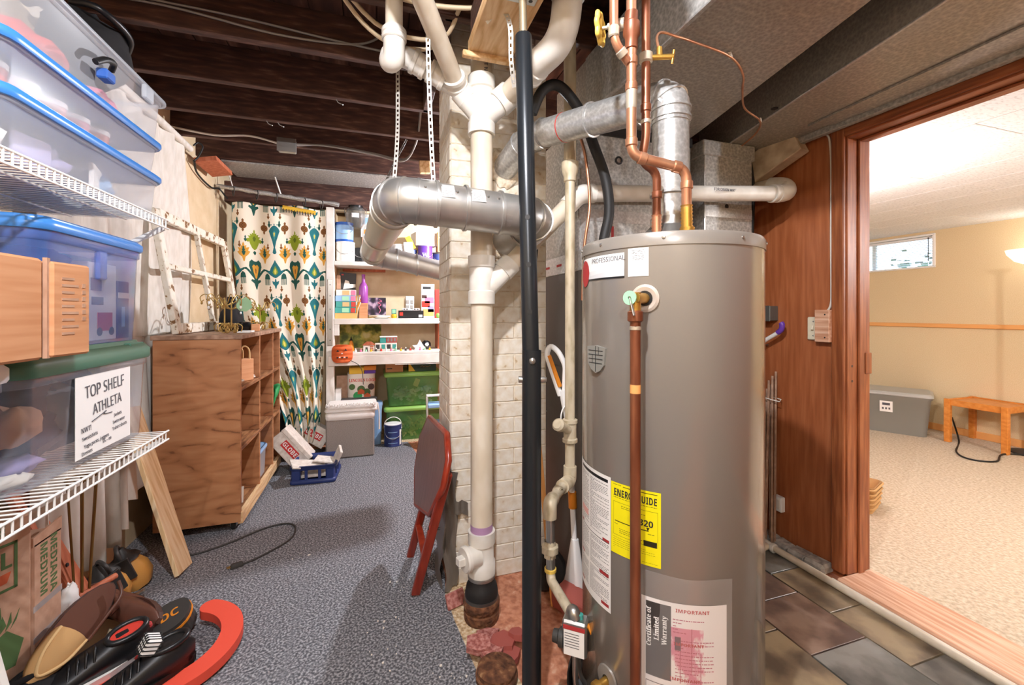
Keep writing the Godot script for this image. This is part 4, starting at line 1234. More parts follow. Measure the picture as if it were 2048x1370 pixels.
func label_images() -> void:
	# rating plate
	var im := Image.create(256, 512, false, Image.FORMAT_RGB8)
	im.fill(C("eeedea"))
	var k := C("4a4a4c")
	im.fill_rect(Rect2i(36, 14, 206, 12), C("1d1d1f"))
	for b in [[34, 36, 120, 236], [132, 36, 246, 236], [34, 262, 120, 372], [132, 262, 246, 372], [34, 384, 116, 484], [130, 384, 246, 484]]:
		print_lines(im, b[0], b[1], b[2], b[3], 6, k)
	for b in [[30, 242, 32, 8], [214, 242, 34, 12], [30, 370, 40, 8], [196, 372, 50, 12], [30, 484, 40, 8], [206, 486, 40, 12]]:
		im.fill_rect(Rect2i(b[0], b[1], b[2], b[3]), C("a33232"))
	im.fill_rect(Rect2i(34, 180, 80, 26), C("e3a9a4"))
	im.fill_rect(Rect2i(16, 24, 4, 470), C("c9c7c4"))
	im.fill_rect(Rect2i(12, 250, 3, 110), C("222222"))
	im.fill_rect(Rect2i(4, 120, 6, 360), C("d8b5b0"))
	im.fill_rect(Rect2i(28, 252, 220, 3), k)
	uvmat("rating_label", im, 0.4)
	# small instruction label
	im = Image.create(96, 128, false, Image.FORMAT_RGB8)
	im.fill(C("efefec"))
	print_lines(im, 16, 10, 82, 30, 7, k)
	print_lines(im, 22, 34, 76, 58, 6, k)
	print_lines(im, 10, 66, 86, 118, 9, C("a9a9ab"), 1)
	uvmat("notice_label", im, 0.4)
	# name plate
	im = Image.create(256, 96, false, Image.FORMAT_RGB8)
	im.fill(C("f0f0ef"))
	paint(im, PackedVector2Array([Vector2(0, 62), Vector2(256, 50), Vector2(256, 92), Vector2(0, 92)]), C("dcdee0"))
	paint(im, PackedVector2Array([Vector2(60, 78), Vector2(256, 58), Vector2(256, 92), Vector2(60, 92)]), C("cfd1d4"))
	im.fill_rect(Rect2i(0, 89, 256, 7), C("151515"))
	uvmat("name_plate", im, 0.3)
	# energy label
	im = Image.create(256, 320, false, Image.FORMAT_RGB8)
	im.fill(C("f2e60c"))
	k = C("3a3710")
	print_lines(im, 14, 8, 60, 10, 6, k)
	im.fill_rect(Rect2i(70, 10, 170, 3), k)
	print_lines(im, 14, 58, 240, 70, 8, k)
	for r in [[14, 86, 228, 1], [14, 234, 228, 1], [14, 86, 1, 148], [241, 86, 1, 148]]:
		im.fill_rect(Rect2i(r[0], r[1], r[2], r[3]), k)
	print_lines(im, 60, 98, 190, 112, 8, k)
	im.fill_rect(Rect2i(24, 170, 176, 4), k)
	paint(im, PackedVector2Array([Vector2(188, 158), Vector2(204, 158), Vector2(196, 172)]), C("111111"))
	print_lines(im, 22, 184, 44, 188, 6, k)
	print_lines(im, 196, 184, 226, 188, 6, k)
	print_lines(im, 50, 202, 180, 222, 8, k)
	im.fill_rect(Rect2i(176, 214, 62, 24), C("2a2510"))
	print_lines(im, 14, 246, 230, 300, 9, k, 1)
	print_lines(im, 170, 308, 240, 312, 6, k, 1)
	uvmat("energy_label", im, 0.45)
	# certificate with run red dye
	im = Image.create(384, 384, false, Image.FORMAT_RGB8)
	im.fill(C("eeebe8"))
	k = C("a24058")
	var fn := FastNoiseLite.new()
	fn.seed = 4
	fn.frequency = 0.02
	for y in 384:
		for x in 384:
			var c := 210.0 - 30.0 * sin(y * 0.02)
			var w := 70.0 + 36.0 * sin(y * 0.017 + 0.6)
			var d := absf(x - c) / w + fn.get_noise_2d(x, y) * 0.7 + fn.get_noise_2d(x * 3.1, y * 3.1) * 0.35
			if d < 0.95 and y > 60:
				im.set_pixel(x, y, C("eeebe8").lerp(C("d2738c"), clampf((0.95 - d) * 1.5, 0.0, 0.85)))
	print_lines(im, 140, 40, 330, 80, 8, k)
	print_lines(im, 150, 92, 320, 200, 9, k)
	im.fill_rect(Rect2i(20, 10, 112, 190), C("3c3836"))
	for q in [[150, 90], [240, 120], [200, 60]]:
		im.fill_rect(Rect2i(q[0] + 20, q[1], 3, 110), k)
	im.fill_rect(Rect2i(148, 84, 26, 34), C("5a3440"))
	im.fill_rect(Rect2i(20, 214, 344, 2), C("6a6060"))
	im.fill_rect(Rect2i(20, 214, 2, 170), C("6a6060"))
	im.fill_rect(Rect2i(362, 214, 2, 170), C("6a6060"))
	print_lines(im, 34, 228, 70, 380, 7, C("6a6060"), 1)
	print_lines(im, 84, 228, 120, 380, 7, C("6a6060"), 1)
	print_lines(im, 130, 226, 350, 380, 10, k)
	im.fill_rect(Rect2i(318, 226, 36, 80), C("4a4644"))
	uvmat("certificate", im, 0.7)
	# duct sticker
	im = Image.create(64, 96, false, Image.FORMAT_RGB8)
	im.fill(C("c9c9c7"))
	im.fill_rect(Rect2i(2, 2, 60, 92), C("8b8b8a"))
	im.fill_rect(Rect2i(4, 4, 56, 88), C("d3d3d1"))
	print_lines(im, 8, 10, 56, 88, 8, C("6a6a6a"), 3)
	uvmat("duct_label", im, 0.5)

func build_heater() -> void:
	var hx := 0.878
	var hz := -1.125
	var t := thing("water_heater", "tall taupe gas water heater with yellow energy label", "water heater", V(hx, 0, hz))
	obj("jacket", lathe(S(), [Vector2(0, 0.06), Vector2(0.262, 0.06), Vector2(0.265, 0.065), Vector2(0.265, 1.436), Vector2(0, 1.436)], 72), M.heater_enamel, t)
	obj("lid", lathe(S(), [Vector2(0.262, 1.425), Vector2(0.2675, 1.425), Vector2(0.2675, 1.452), Vector2(0.263, 1.460), Vector2(0.20, 1.463), Vector2(0.0, 1.463)], 72), M.heater_lid, t)
	obj("base_ring", lathe(S(), [Vector2(0, 0.012), Vector2(0.25, 0.012), Vector2(0.25, 0.07), Vector2(0, 0.07)], 48), M.iron, t)
	obj("drain_pan", lathe(S(), [Vector2(0.0, 0.002), Vector2(0.30, 0.002), Vector2(0.315, 0.06), Vector2(0.31, 0.06), Vector2(0.297, 0.008), Vector2(0, 0.008)], 48), M.iron, t)
	for a in [-110, -80, -40, 5, 40]:
		var q := deg_to_rad(a)
		obj("lid_screw", turned(S(), V(sin(q) * 0.267, 1.444, cos(q) * 0.267), V(sin(q) * 0.272, 1.444, cos(q) * 0.272), [Vector2(0, 0), Vector2(0.005, 0), Vector2(0.004, 0.003), Vector2(0, 0.004)], 10), M.steel, t)
	obj("draft_hood", lathe(S(), [Vector2(0.12, 1.462), Vector2(0.12, 1.472), Vector2(0.085, 1.495), Vector2(0.062, 1.52), Vector2(0.0605, 1.545), Vector2(0.05, 1.545)], 36, Transform3D(Basis(), V(0.007, 0, 0.005))), M.steel, t)
	# labels
	var np := obj("name_plate", patch(-104, -62.4, 1.344, 1.413, 0.0012, 12), M.name_plate, t)
	text("lettering", "PROFESSIONAL", 0.0125, Transform3D(), M.ink_grey, np, false, false, 1.1, around(-76, 1.399, 0.0016))
	var dt := obj("red_oval", grid(S(), 12, 6, func(u, v):
		var a: float = u * TAU
		var x: float = cos(a) * 0.034 * v
		var y: float = sin(a) * 0.041 * v
		var ph: float = deg_to_rad(-101.0) + x / 0.265
		return V(sin(ph) * 0.2668, 1.368 + y, cos(ph) * 0.2668)), M.ink_red, t)
	obj("notice_label", patch(-60, -48, 1.346, 1.421, 0.0012, 4), M.notice_label, t)
	obj("rating_label", patch(-114, -71.9, 0.41, 0.79, 0.0012, 12), M.rating_label, t)
	var en := obj("energy_label", patch(-71.6, -41.4, 0.588, 0.783, 0.0012, 10), M.energy_label, t)
	text("lettering", "ENERGYGUIDE", 0.0185, Transform3D(), M.ink, en, false, true, 0.68, around(-56.4, 0.757, 0.0016))
	text("lettering", "320", 0.0165, Transform3D(), M.ink, en, false, true, 1.0, around(-49.5, 0.697, 0.0016))
	var ce := obj("certificate", patch(-52, -6, 0.12, 0.508, 0.0012, 14), M.certificate, t)
	var tw := func(p: Vector3):
		return around(-43.8, 0.432, 0.0016).call(V(-p.y, p.x, p.z))
	text("lettering", "Certificate of\nLimited\nWarranty", 0.0115, Transform3D(), M.paper, ce, true, true, 0.95, tw)
	text("lettering", "IMPORTANT", 0.0085, Transform3D(), M.ink_red, ce, false, true, 1.2, around(-25, 0.49, 0.0016))
	text("lettering", "IMPORTANT", 0.0075, Transform3D(), M.ink_red, ce, false, true, 1.2, around(-27, 0.405, 0.0016))
	text("lettering", "IMPORTANT", 0.0075, Transform3D(), M.ink_red, ce, false, true, 1.2, around(-29, 0.315, 0.0016))
	obj("pouch", grid(S(), 18, 10, func(u, v):
		var a: float = deg_to_rad(lerpf(-53.5, -3.8, u))
		var l: float = 0.004 + 0.005 * sin(u * 9.0) * sin(v * 5.0 + 0.6) + 0.006 * u
		return V(sin(a) * (0.265 + l), lerpf(0.1, 0.577, v), cos(a) * (0.265 + l))), M.pouch, t)
	# badge
	var bd := S()
	var sh := PackedVector2Array([Vector2(-0.036, 0.036), Vector2(0.0, 0.04), Vector2(0.04, 0.034), Vector2(0.034, -0.015), Vector2(0.018, -0.032), Vector2(0.0, -0.04), Vector2(-0.02, -0.03), Vector2(-0.034, -0.012)])
	var ba := deg_to_rad(-84.0)
	var bf := Transform3D(Basis(UPV, ba + 0.12), V(sin(ba) * 0.264, 1.115, cos(ba) * 0.264))
	prism(bd, sh, 0.0, 0.009, bf)
	var bo := obj("badge", bd, M.grey_plastic, t)
	var bl := S()
	for q in [[-0.029, 0.024, 0.03, 0.026], [-0.029, 0.012, 0.03, 0.014], [-0.028, 0.0, 0.029, 0.002], [-0.027, -0.012, 0.027, -0.01], [-0.001, -0.036, 0.001, 0.038], [0.012, 0.012, 0.0135, 0.036], [-0.014, -0.012, -0.0125, 0.012]]:
		bx(bl, V(q[0], q[1], 0.0088), V(q[2], q[3], 0.0098))
	var blo := obj("badge_lines", bl, M.ink, bo)
	blo.transform = bf
	# relief valve and discharge pipe
	var pa := deg_to_rad(-50.0)
	var dir := V(sin(pa), 0, cos(pa))
	var side := V(cos(pa), 0, -sin(pa))
	var rv := dir * 0.265 + V(0, 1.287, 0)
	obj("valve_collar", turned(S(), rv - dir * 0.003, rv + dir * 0.01, [Vector2(0.018, 0), Vector2(0.037, 0.002), Vector2(0.037, 0.006), Vector2(0.03, 0.009), Vector2(0.018, 0.006)], 28), M.collar_beige, t)
	obj("collar_hole", turned(S(), rv, rv + dir * 0.007, [Vector2(0, 0), Vector2(0.02, 0), Vector2(0.02, 0.006), Vector2(0, 0.006)], 20), M.black, t)
	var vb := S()
	rod(vb, rv, rv + dir * 0.06 - side * 0.01, 0.014, 14)
	rod(vb, rv + dir * 0.048 - side * 0.012 + V(0, 0.014, 0), rv + dir * 0.048 - side * 0.012 - V(0, 0.04, 0), 0.014, 14)
	var rvo := obj("relief_valve", vb, M.brass, t)
	obj("green_tag", turned(S(), rv + dir * 0.066 - side * 0.02, rv + dir * 0.071 - side * 0.021, [Vector2(0.004, 0), Vector2(0.018, 0), Vector2(0.018, 0.004), Vector2(0.004, 0.004)], 20), M.mint, rvo)
	obj("lever", bar(S(), rv + dir * 0.074 - side * 0.018 + V(0, 0.0, 0), rv + dir * 0.078 - side * 0.006 - V(0, 0.045, 0), 0.009, 0.003, 0.001), M.steel, rvo)
	var dp := rv + dir * 0.048 - side * 0.012
	var dc := obj("discharge_pipe", rod(S(), V(dp.x, 0.1, dp.z), V(dp.x, 1.235, dp.z), 0.0135, 18), M.copper_aged, t)
	bead("pipe_adapter", dc, V(dp.x, 1.24, dp.z), UPV, 0.0145, 0.03, 0.005, M.copper_aged)
	bead("solder_ring", dc, V(dp.x, 1.21, dp.z), UPV, 0.0137, 0.01, 0.001, M.solder)
	var stc := obj("price_sticker", turned(S(), V(dp.x, 1.045, dp.z), V(dp.x, 1.068, dp.z), [Vector2(0.0136, 0), Vector2(0.0138, 0), Vector2(0.0138, 0.022), Vector2(0.0136, 0.022)], 18), M.orange_pale, dc)
	# gas control
	var ga := deg_to_rad(-99.0)
	var gd := V(sin(ga), 0, cos(ga))
	var gc := V(gd.x * 0.30, 0.27, gd.z * 0.30)
	var gv := obj("gas_control", box(S(), gc, V(0.075, 0.105, 0.05), 0.006, Basis(UPV, ga + 1.05)), M.steel, t)
	var gn := V(sin(ga + 1.05), 0, cos(ga + 1.05))
	var gs := V(cos(ga + 1.05), 0, -sin(ga + 1.05))
	obj("data_sticker", box(S(), gc + gn * 0.026 - V(0, 0.01, 0), V(0.062, 0.075, 0.001), 0.0, Basis(UPV, ga + 1.05)), M.paper, gv)
	obj("red_strip", box(S(), gc + gn * 0.0262 + V(0, 0.035, 0), V(0.066, 0.012, 0.001), 0.0, Basis(UPV, ga + 1.05)), M.ink_red, gv)
	var pm := S()
	for k in 6:
		box(pm, gc + gn * 0.0268 + V(0, 0.018 - k * 0.008, 0) - gs * 0.006, V(0.044, 0.0018, 0.0005), 0.0, Basis(UPV, ga + 1.05))
	obj("print", pm, M.ink_grey, gv)
	obj("control_knob", turned(S(), gc - gs * 0.036 + V(0, -0.02, 0), gc - gs * 0.07 + V(0, -0.02, 0), [Vector2(0, 0), Vector2(0.027, 0), Vector2(0.027, 0.014), Vector2(0.02, 0.018), Vector2(0.018, 0.034), Vector2(0, 0.034)], 20), M.charcoal, gv)
	obj("igniter_button", turned(S(), gc + V(0, 0.052, 0) + gs * 0.015, gc + V(0, 0.068, 0) + gs * 0.015, [Vector2(0, 0), Vector2(0.008, 0), Vector2(0.008, 0.014), Vector2(0, 0.015)], 14), M.teal, gv)
	obj("gas_inlet", tube(S(), bend([gc + V(0, 0.05, 0), gc + V(0.0, 0.07, 0) - gs * 0.01, V(0.588 - hx, 0.30, -1.21 - hz)], 0.02), 0.02, 12), M.steel, gv)
	obj("burner_tube", tube(S(), bend([gc + V(0.01, -0.05, 0), gc + V(0.012, -0.13, 0.0), gc + V(0.05, -0.18, 0.0)], 0.03), 0.007, 8), M.steel, gv)
	obj("burner_tube", tube(S(), bend([gc + V(-0.008, -0.05, 0.01), gc + V(-0.006, -0.15, 0.01), gc + V(0.03, -0.2, 0.01)], 0.03), 0.009, 8), M.steel, gv)
	obj("copper_lead", tube(S(), curve([gc + gs * 0.035 + V(0, 0.035, 0), gc + gs * 0.065 + V(0, 0.0, 0.02), gc + gs * 0.085 + V(0, -0.08, 0.03), gc + gs * 0.07 + V(0, -0.18, 0.03)]), 0.003, 6), M.copper, gv)
	obj("probe_lead", rod(S(), gc + gs * 0.036 + V(0, 0.04, 0.0), gc + gs * 0.06 + V(0, -0.01, 0.015), 0.005, 8), M.orange, gv)
	# drain valve
	var da := deg_to_rad(-75.0)
	var dd := V(sin(da), 0, cos(da))
	obj("drain_flange", turned(S(), dd * 0.264 + V(0, 0.22, 0), dd * 0.272 + V(0, 0.22, 0), [Vector2(0.012, 0), Vector2(0.036, 0), Vector2(0.034, 0.005), Vector2(0.012, 0.007)], 26), M.heater_lid, t)
	obj("drain_valve", turned(S(), dd * 0.262 + V(0, 0.215, 0), dd * 0.32 + V(0, 0.21, 0), [Vector2(0, 0), Vector2(0.012, 0), Vector2(0.012, 0.03), Vector2(0.018, 0.034), Vector2(0.018, 0.05), Vector2(0, 0.055)], 14), M.brass, t)
	# tray at the burner door
	obj("burner_hood", loft(S(), [rr(0.14, 0.09, 0.03, 0.06, V(-0.28, 0, 0.06)), rr(0.14, 0.09, 0.03, 0.15, V(-0.27, 0, 0.05)), rr(0.1, 0.06, 0.02, 0.165, V(-0.26, 0, 0.045))]), M.charcoal, t)
	# ---- furnace behind
	t = thing("furnace", "dark grey furnace cabinet behind the water heater", "furnace", V(1.17, 0, -1.92))
	obj("cabinet", bx(S(), V(-0.29, 0.04, -0.33), V(0.29, 1.47, 0.33), 0.006), M.furnace_grey, t)
	obj("base", bx(S(), V(-0.28, 0.0, -0.32), V(0.28, 0.05, 0.32)), M.furnace_base, t)
	obj("seam", bx(S(), V(-0.292, 0.98, -0.33), V(-0.288, 0.984, 0.33)), M.furnace_base, t)
	for z in [-0.2, 0.05, 0.25]:
		obj("screw", ball(S(), V(-0.291, 0.72, z), V(0.003, 0.005, 0.005), 6), M.steel, t)
	t = thing("plenum_duct", "galvanized plenum box with foil tape above the furnace", "duct", V(1.17, 0, -1.98))
	obj("plenum", bx(S(), V(-0.285, 1.475, -0.26), V(0.36, 2.13, 0.2), 0.004), M.galvanized, t)
	obj("foil_tape", bx(S(), V(-0.294, 1.44, -0.262), V(-0.284, 1.53, 0.27), 0.002), M.galvanized_new, t)
	obj("foil_tape", bx(S(), V(-0.27, 1.815, 0.1995), V(0.355, 1.87, 0.2025)), M.galvanized_new, t)
	obj("foil_tape", bx(S(), V(-0.27, 1.68, 0.1995), V(0.355, 1.735, 0.2025)), M.galvanized_new, t)
	obj("foil_tape", bx(S(), V(-0.12, 1.48, 0.2), V(-0.07, 1.84, 0.203)), M.galvanized_new, t)
	obj("foil_tape", bx(S(), V(-0.26, 1.48, 0.2), V(-0.215, 1.92, 0.203)), M.galvanized_new, t)
	for k in 5:
		obj("tape_print", bx(S(), V(-0.25 + k * 0.13, 1.832, 0.2025), V(-0.19 + k * 0.13, 1.846, 0.203)), M.ink_red, t)
	for k in 3:
		obj("tape_print", bx(S(), V(-0.102, 1.50 + k * 0.1, 0.203), V(-0.088, 1.56 + k * 0.1, 0.2035)), M.ink_red, t)
		obj("tape_print", bx(S(), V(-0.2945, 1.478, -0.15 + k * 0.15), V(-0.294, 1.49, -0.09 + k * 0.15)), M.ink_red, t)
	obj("port_rim", turned(S(), V(-0.06, 1.977, 0.199), V(-0.06, 1.977, 0.206), [Vector2(0.012, 0), Vector2(0.02, 0), Vector2(0.02, 0.005), Vector2(0.012, 0.006)], 20), M.black, t)
	obj("port_hole", turned(S(), V(-0.06, 1.977, 0.199), V(-0.06, 1.977, 0.203), [Vector2(0, 0), Vector2(0.012, 0), Vector2(0.012, 0.003), Vector2(0, 0.003)], 16), M.steel, t)
	obj("top_flange", bx(S(), V(-0.29, 2.085, 0.198), V(0.36, 2.13, 0.215), 0.003), M.black, t)
	# ---- small things at the foot
	t = thing("grabber_tool", "white and orange handled mop leaning behind the gas pipe", "mop")
	obj("handle", tube(S(), bend([V(0.785, 0.881, -1.735), V(0.725, 1.066, -1.75), V(0.742, 1.106, -1.75), V(0.778, 1.077, -1.74), V(0.808, 1.014, -1.73), V(0.802, 0.905, -1.728)], 0.022, 4), 0.0125, 10), M.white_gloss, t)
	obj("grip", tube(S(), [V(0.78, 0.922, -1.726), V(0.733, 1.06, -1.742)], 0.0105, 8), M.orange, t)
	obj("neck", tube(S(), [V(0.794, 0.905, -1.73), V(0.808, 0.847, -1.727), V(0.82, 0.755, -1.722)], [0.017, 0.021, 0.014], 12), M.white_gloss, t)
	obj("shaft", rod(S(), V(0.819, 0.77, -1.722), V(0.845, 0.1, -1.70), 0.0125, 10), M.white_gloss, t)
	obj("orange_sleeve", rod(S(), V(0.832, 0.455, -1.712), V(0.835, 0.385, -1.71), 0.019, 10), M.orange, t)
	obj("head", loft(S(), [rr(0.06, 0.16, 0.02, 0.002, V(0.842, 0, -1.70)), rr(0.055, 0.15, 0.02, 0.03, V(0.842, 0, -1.70)), rr(0.03, 0.03, 0.01, 0.25, V(0.84, 0, -1.702))]), M.white_gloss, t)
	obj("hang_cord", tube(S(), curve([V(0.808, 0.847, -1.71), V(0.78, 0.825, -1.70), V(0.773, 0.78, -1.70), V(0.795, 0.73, -1.70), V(0.81, 0.5, -1.695)]), 0.0035, 6), M.white_gloss, t)
	one("wooden_dowel", bar(S(), V(0.72, 0.005, -1.66), V(0.70, 0.70, -1.79), 0.022, 0.012, 0.003), M.orange_pale, "flat orange wooden stick leaning behind the black post", "stick")
	t = thing("rubber_ball", "black rubber disc leaning on the furnace foot", "rubber disc", V(0.73, 0.095, -1.78))
	obj("disc", lathe(S(), [Vector2(0, -0.02), Vector2(0.08, -0.02), Vector2(0.095, 0.0), Vector2(0.08, 0.02), Vector2(0, 0.02)], 24, Transform3D(Basis(V(1, 0, 0.3).normalized(), 1.35))), M.rubber, t)
	one("brick", box(S(), V(0.80, 0.04, -1.60), V(0.1, 0.075, 0.2), 0.006, Basis(UPV, 0.5)), M.red_brick, "single red brick beside the furnace foot", "brick")
	var rb := [[0.405, -1.555, 0.05, 0.3, "rough"], [0.44, -1.50, 0.055, 1.2, "pale"], [0.355, -1.50, 0.05, 2.2, "dark red"], [0.46, -1.445, 0.045, 0.4, "pointed"], [0.395, -1.475, 0.05, 4.0, "orange red"], [0.50, -1.50, 0.035, 2.9, "small"]]
	for k in rb.size():
		var q: Array = rb[k]
		var poly := PackedVector2Array()
		for j in 6:
			var a: float = TAU * j / 6 + q[3]
			poly.append(Vector2(cos(a), sin(a)) * q[2] * rng.randf_range(0.65, 1.1))
		one("stone_shard", prism(S(), poly, 0.0, 0.022, Transform3D(Basis.from_euler(V(-PI / 2 + rng.randf_range(-0.2, 0.2), rng.randf_range(-0.2, 0.2), 0)), V(q[0], 0.014 + 0.014 * (k % 3), q[1]))), M.red_stone if k % 2 == 0 else M.red_brick, "%s broken stone piece heaped near the drain stack foot" % q[4], "stone", "broken red stones by the drain stack")
	one("stone_slab", box(S(), V(0.325, 0.035, -1.79), V(0.085, 0.06, 0.012), 0.003, Basis.from_euler(V(-0.5, 0.35, 0))), M.red_stone, "flat square red stone propped at the carpet edge", "stone")
	t = thing("pipe_stub", "rusty capped iron pipe stub in the broken floor", "pipe", V(0.392, 0, -1.385))
	obj("hub", lathe(S(), [Vector2(0, 0), Vector2(0.068, 0), Vector2(0.072, 0.03), Vector2(0.066, 0.036), Vector2(0.066, 0.05), Vector2(0.058, 0.056), Vector2(0.0, 0.06)], 26), M.rust, t)

func build_right_side() -> void:
	# ---- overhead trunk ducts
	var flat := Transform3D(Basis(Vector3.RIGHT, Vector3.FORWARD, Vector3.UP), Vector3.ZERO)
	var t := thing("trunk_duct", "wide galvanized trunk duct hung under the joists above the heater", "duct")
	obj("duct_body", prism(S(), PackedVector2Array([Vector2(0.90, -0.7), Vector2(1.03, -0.7), Vector2(1.33, 0.83), Vector2(1.50, 1.68), Vector2(1.56, 2.03), Vector2(0.90, 2.03)]), 2.13, 2.38, flat), M.trunk_metal, t)
	obj("side_sheet", bx(S(), V(0.893, 2.125, -1.70), V(0.90, 2.38, 0.7)), M.galvanized, t)
	obj("corner_lip", bx(S(), V(0.892, 2.122, -1.70), V(0.91, 2.13, 0.7), 0.002), M.galvanized_new, t)
	t = thing("trunk_duct", "galvanized trunk duct over the doorway with a dark gap beside it", "duct")
	obj("duct_body", prism(S(), PackedVector2Array([Vector2(1.20, -0.7), Vector2(2.06, -0.7), Vector2(2.06, 2.2), Vector2(1.85, 2.2), Vector2(1.815, 2.035), Vector2(1.528, 0.765)]), 2.13, 2.38, flat), M.trunk_metal, t)
	obj("edge_lip", bar(S(), V(1.815, 2.128, -2.035), V(1.21, 2.128, 0.65), 0.012, 0.006, 0.002), M.galvanized_new, t)
	obj("wall_flange", bx(S(), V(2.03, 2.10, -2.2), V(2.062, 2.132, 0.7), 0.003), M.galvanized, t)
	obj("lapped_sheet", prism(S(), PackedVector2Array([Vector2(1.93, 1.47), Vector2(2.03, 1.42), Vector2(2.03, -0.5), Vector2(1.80, -0.5)]), 2.121, 2.129, flat), M.trunk_metal, t)
	obj("test_hole", turned(S(), V(1.64, 2.1305, -1.397), V(1.64, 2.128, -1.397), [Vector2(0, 0), Vector2(0.014, 0), Vector2(0.014, 0.002), Vector2(0, 0.002)], 16), M.black, t)
	one("added_gap_blocker", bx(S(), V(1.50, 2.13, -2.09), V(1.86, 2.40, -2.045), 0.003), M.joist_wood, "added dark board keeping bulb light out of the trunk duct gap", "board")  # added light blocker that keeps the gap between the ducts dark
	# ---- return drop
	t = thing("drop_duct", "square galvanized drop duct standing behind the water heater", "duct")
	obj("duct_body", bx(S(), V(1.59, 0.0, -2.1), V(1.905, 2.13, -1.755), 0.004), M.galvanized, t)
	obj("collar", bx(S(), V(1.58, 2.05, -2.1), V(1.915, 2.128, -1.745), 0.004), M.galvanized, t)
	obj("seam", bx(S(), V(1.587, 0.0, -1.758), V(1.597, 2.05, -1.748), 0.002), M.galvanized_new, t)
	obj("foil_tape", bx(S(), V(1.60, 1.74, -1.756), V(1.90, 1.79, -1.752)), M.galvanized_new, t)
	obj("test_hole", turned(S(), V(1.735, 1.80, -1.757), V(1.735, 1.80, -1.753), [Vector2(0, 0), Vector2(0.012, 0), Vector2(0.012, 0.003), Vector2(0, 0.003)], 14), M.black, t)
	# ---- timber, conduit and cables at the panel wall
	one("angled_timber", bar(S(), V(1.98, 1.99, -1.92), V(2.04, 2.13, -1.60), 0.08, 0.15, 0.004), M.whitewash, "whitewashed timber sloping up beside the wood panel wall", "timber")
	one("black_cable", tube(S(), curve([V(1.935, 2.12, -1.80), V(1.93, 2.06, -1.79), V(1.94, 2.0, -1.79), V(1.96, 1.9, -1.80), V(1.96, 1.5, -1.81)]), 0.009, 8), M.black, "black cable hanging down beside the drop duct", "cable")
	one("metal_conduit", tube(S(), _ribs(V(2.0, 2.0, -1.85), V(2.0, 0.9, -1.85), 120), _ribr(120, 0.0095, 0.008), 10), M.steel, "ribbed metal conduit on the wood panel behind the heater", "conduit")
	one("white_cable", tube(S(), curve([V(2.06, 2.115, -1.56), V(2.078, 2.11, -1.49), V(2.081, 2.04, -1.473), V(2.082, 1.9, -1.47), V(2.082, 1.6, -1.471), V(2.083, 1.4, -1.47), V(2.082, 1.29, -1.472), V(2.075, 1.25, -1.49)]), 0.005, 8), M.cable_white, "white cable running down beside the door casing", "cable")
	t = thing("light_switch", "ivory light switch plate on the wood panel wall", "light switch", V(2.09, 1.17, -1.555), -PI / 2)
	obj("plate", box(S(), V(0, 0, 0.006), V(0.066, 0.115, 0.012), 0.005), M.switch_ivory, t)
	obj("toggle", box(S(), V(0, 0.003, 0.015), V(0.009, 0.022, 0.016), 0.002, Basis(Vector3.RIGHT, -0.3)), M.switch_ivory, t)
	for y in [-0.035, 0.035]:
		obj("screw", ball(S(), V(0, y, 0.012), V(0.004, 0.004, 0.0015), 8), M.steel, t)
	t = thing("mounting_board", "small pinkish wood block screwed beside the switch plate", "wood block", V(2.09, 1.185, -1.493), -PI / 2)
	obj("block", box(S(), V(0, 0, 0.02), V(0.07, 0.155, 0.04), 0.002), M.threshold_wood, t)
	for y in [-0.055, 0.055]:
		obj("screw", ball(S(), V(0.015, y, 0.04), V(0.004, 0.004, 0.0015), 8), M.ink, t)
	t = thing("electrical_box", "small grey metal electrical box behind the heater on panel", "electrical box", V(2.09, 1.245, -1.80), -PI / 2)
	obj("box", box(S(), V(0, 0, 0.03), V(0.085, 0.08, 0.06), 0.003), M.box_grey, t)
	obj("cover", box(S(), V(0, 0, 0.062), V(0.09, 0.085, 0.004), 0.002), M.box_grey, t)
	t = thing("hook_handle", "white handle with purple grip hung on the wood panel", "handle", V(2.03, 1.05, -1.84))
	obj("shaft", tube(S(), curve([V(0.0, 0.0, 0.0), V(0.0, 0.045, 0.05), V(0.0, 0.075, 0.10), V(0, 0.095, 0.135)]), 0.011, 10), M.white_gloss, t)
	obj("grip", tube(S(), curve([V(0, 0.093, 0.13), V(0, 0.11, 0.15), V(0, 0.135, 0.155), V(0.0, 0.145, 0.15)]), 0.0135, 10), M.purple, t)
	obj("hook", rod(S(), V(0.0, 0.02, 0.02), V(0.06, 0.02, 0.02), 0.004, 6), M.steel, t)
	# ---- bundle of thin sticks
	for k in 6:
		var s := one("thin_stick", bar(S(), V(2.02 - (k % 3) * 0.018, 0.02 + 0.0, -1.72 - k * 0.012 + (k % 2) * 0.01), V(2.07 - (k % 3) * 0.012, 0.93 - k * 0.025, -1.755 - k * 0.011), 0.011, 0.009, 0.001), M.plum_wood, "thin weathered wood strip in the bundle leaning on the panel", "strip", "wood strips leaning behind the heater")
	one("bundle_tie", tube(S(), [V(2.03, 0.78, -1.70), V(2.065, 0.785, -1.72), V(2.07, 0.79, -1.80), V(2.02, 0.785, -1.79)], 0.003, 6, false, true), M.off_white, "pale string tied around the thin wood strips", "string")
	t = thing("wall_outlet", "white outlet box low on the wood panel wall", "outlet", V(2.09, 0.22, -1.74), -PI / 2)
	obj("box", box(S(), V(0, 0, 0.015), V(0.05, 0.08, 0.03), 0.004), M.white, t)
	obj("socket_face", box(S(), V(0, 0, 0.031), V(0.034, 0.05, 0.003), 0.002), M.off_white, t)
	# ---- condensate pipe on the floor
	t = thing("floor_pipe", "thin white plastic pipe laid on the floor along the doorway", "pipe")
	obj("pipe", rod(S(), V(1.955, 0.036, -1.72), V(1.965, 0.036, 0.9), 0.0165, 14), M.pvc_aged, t)
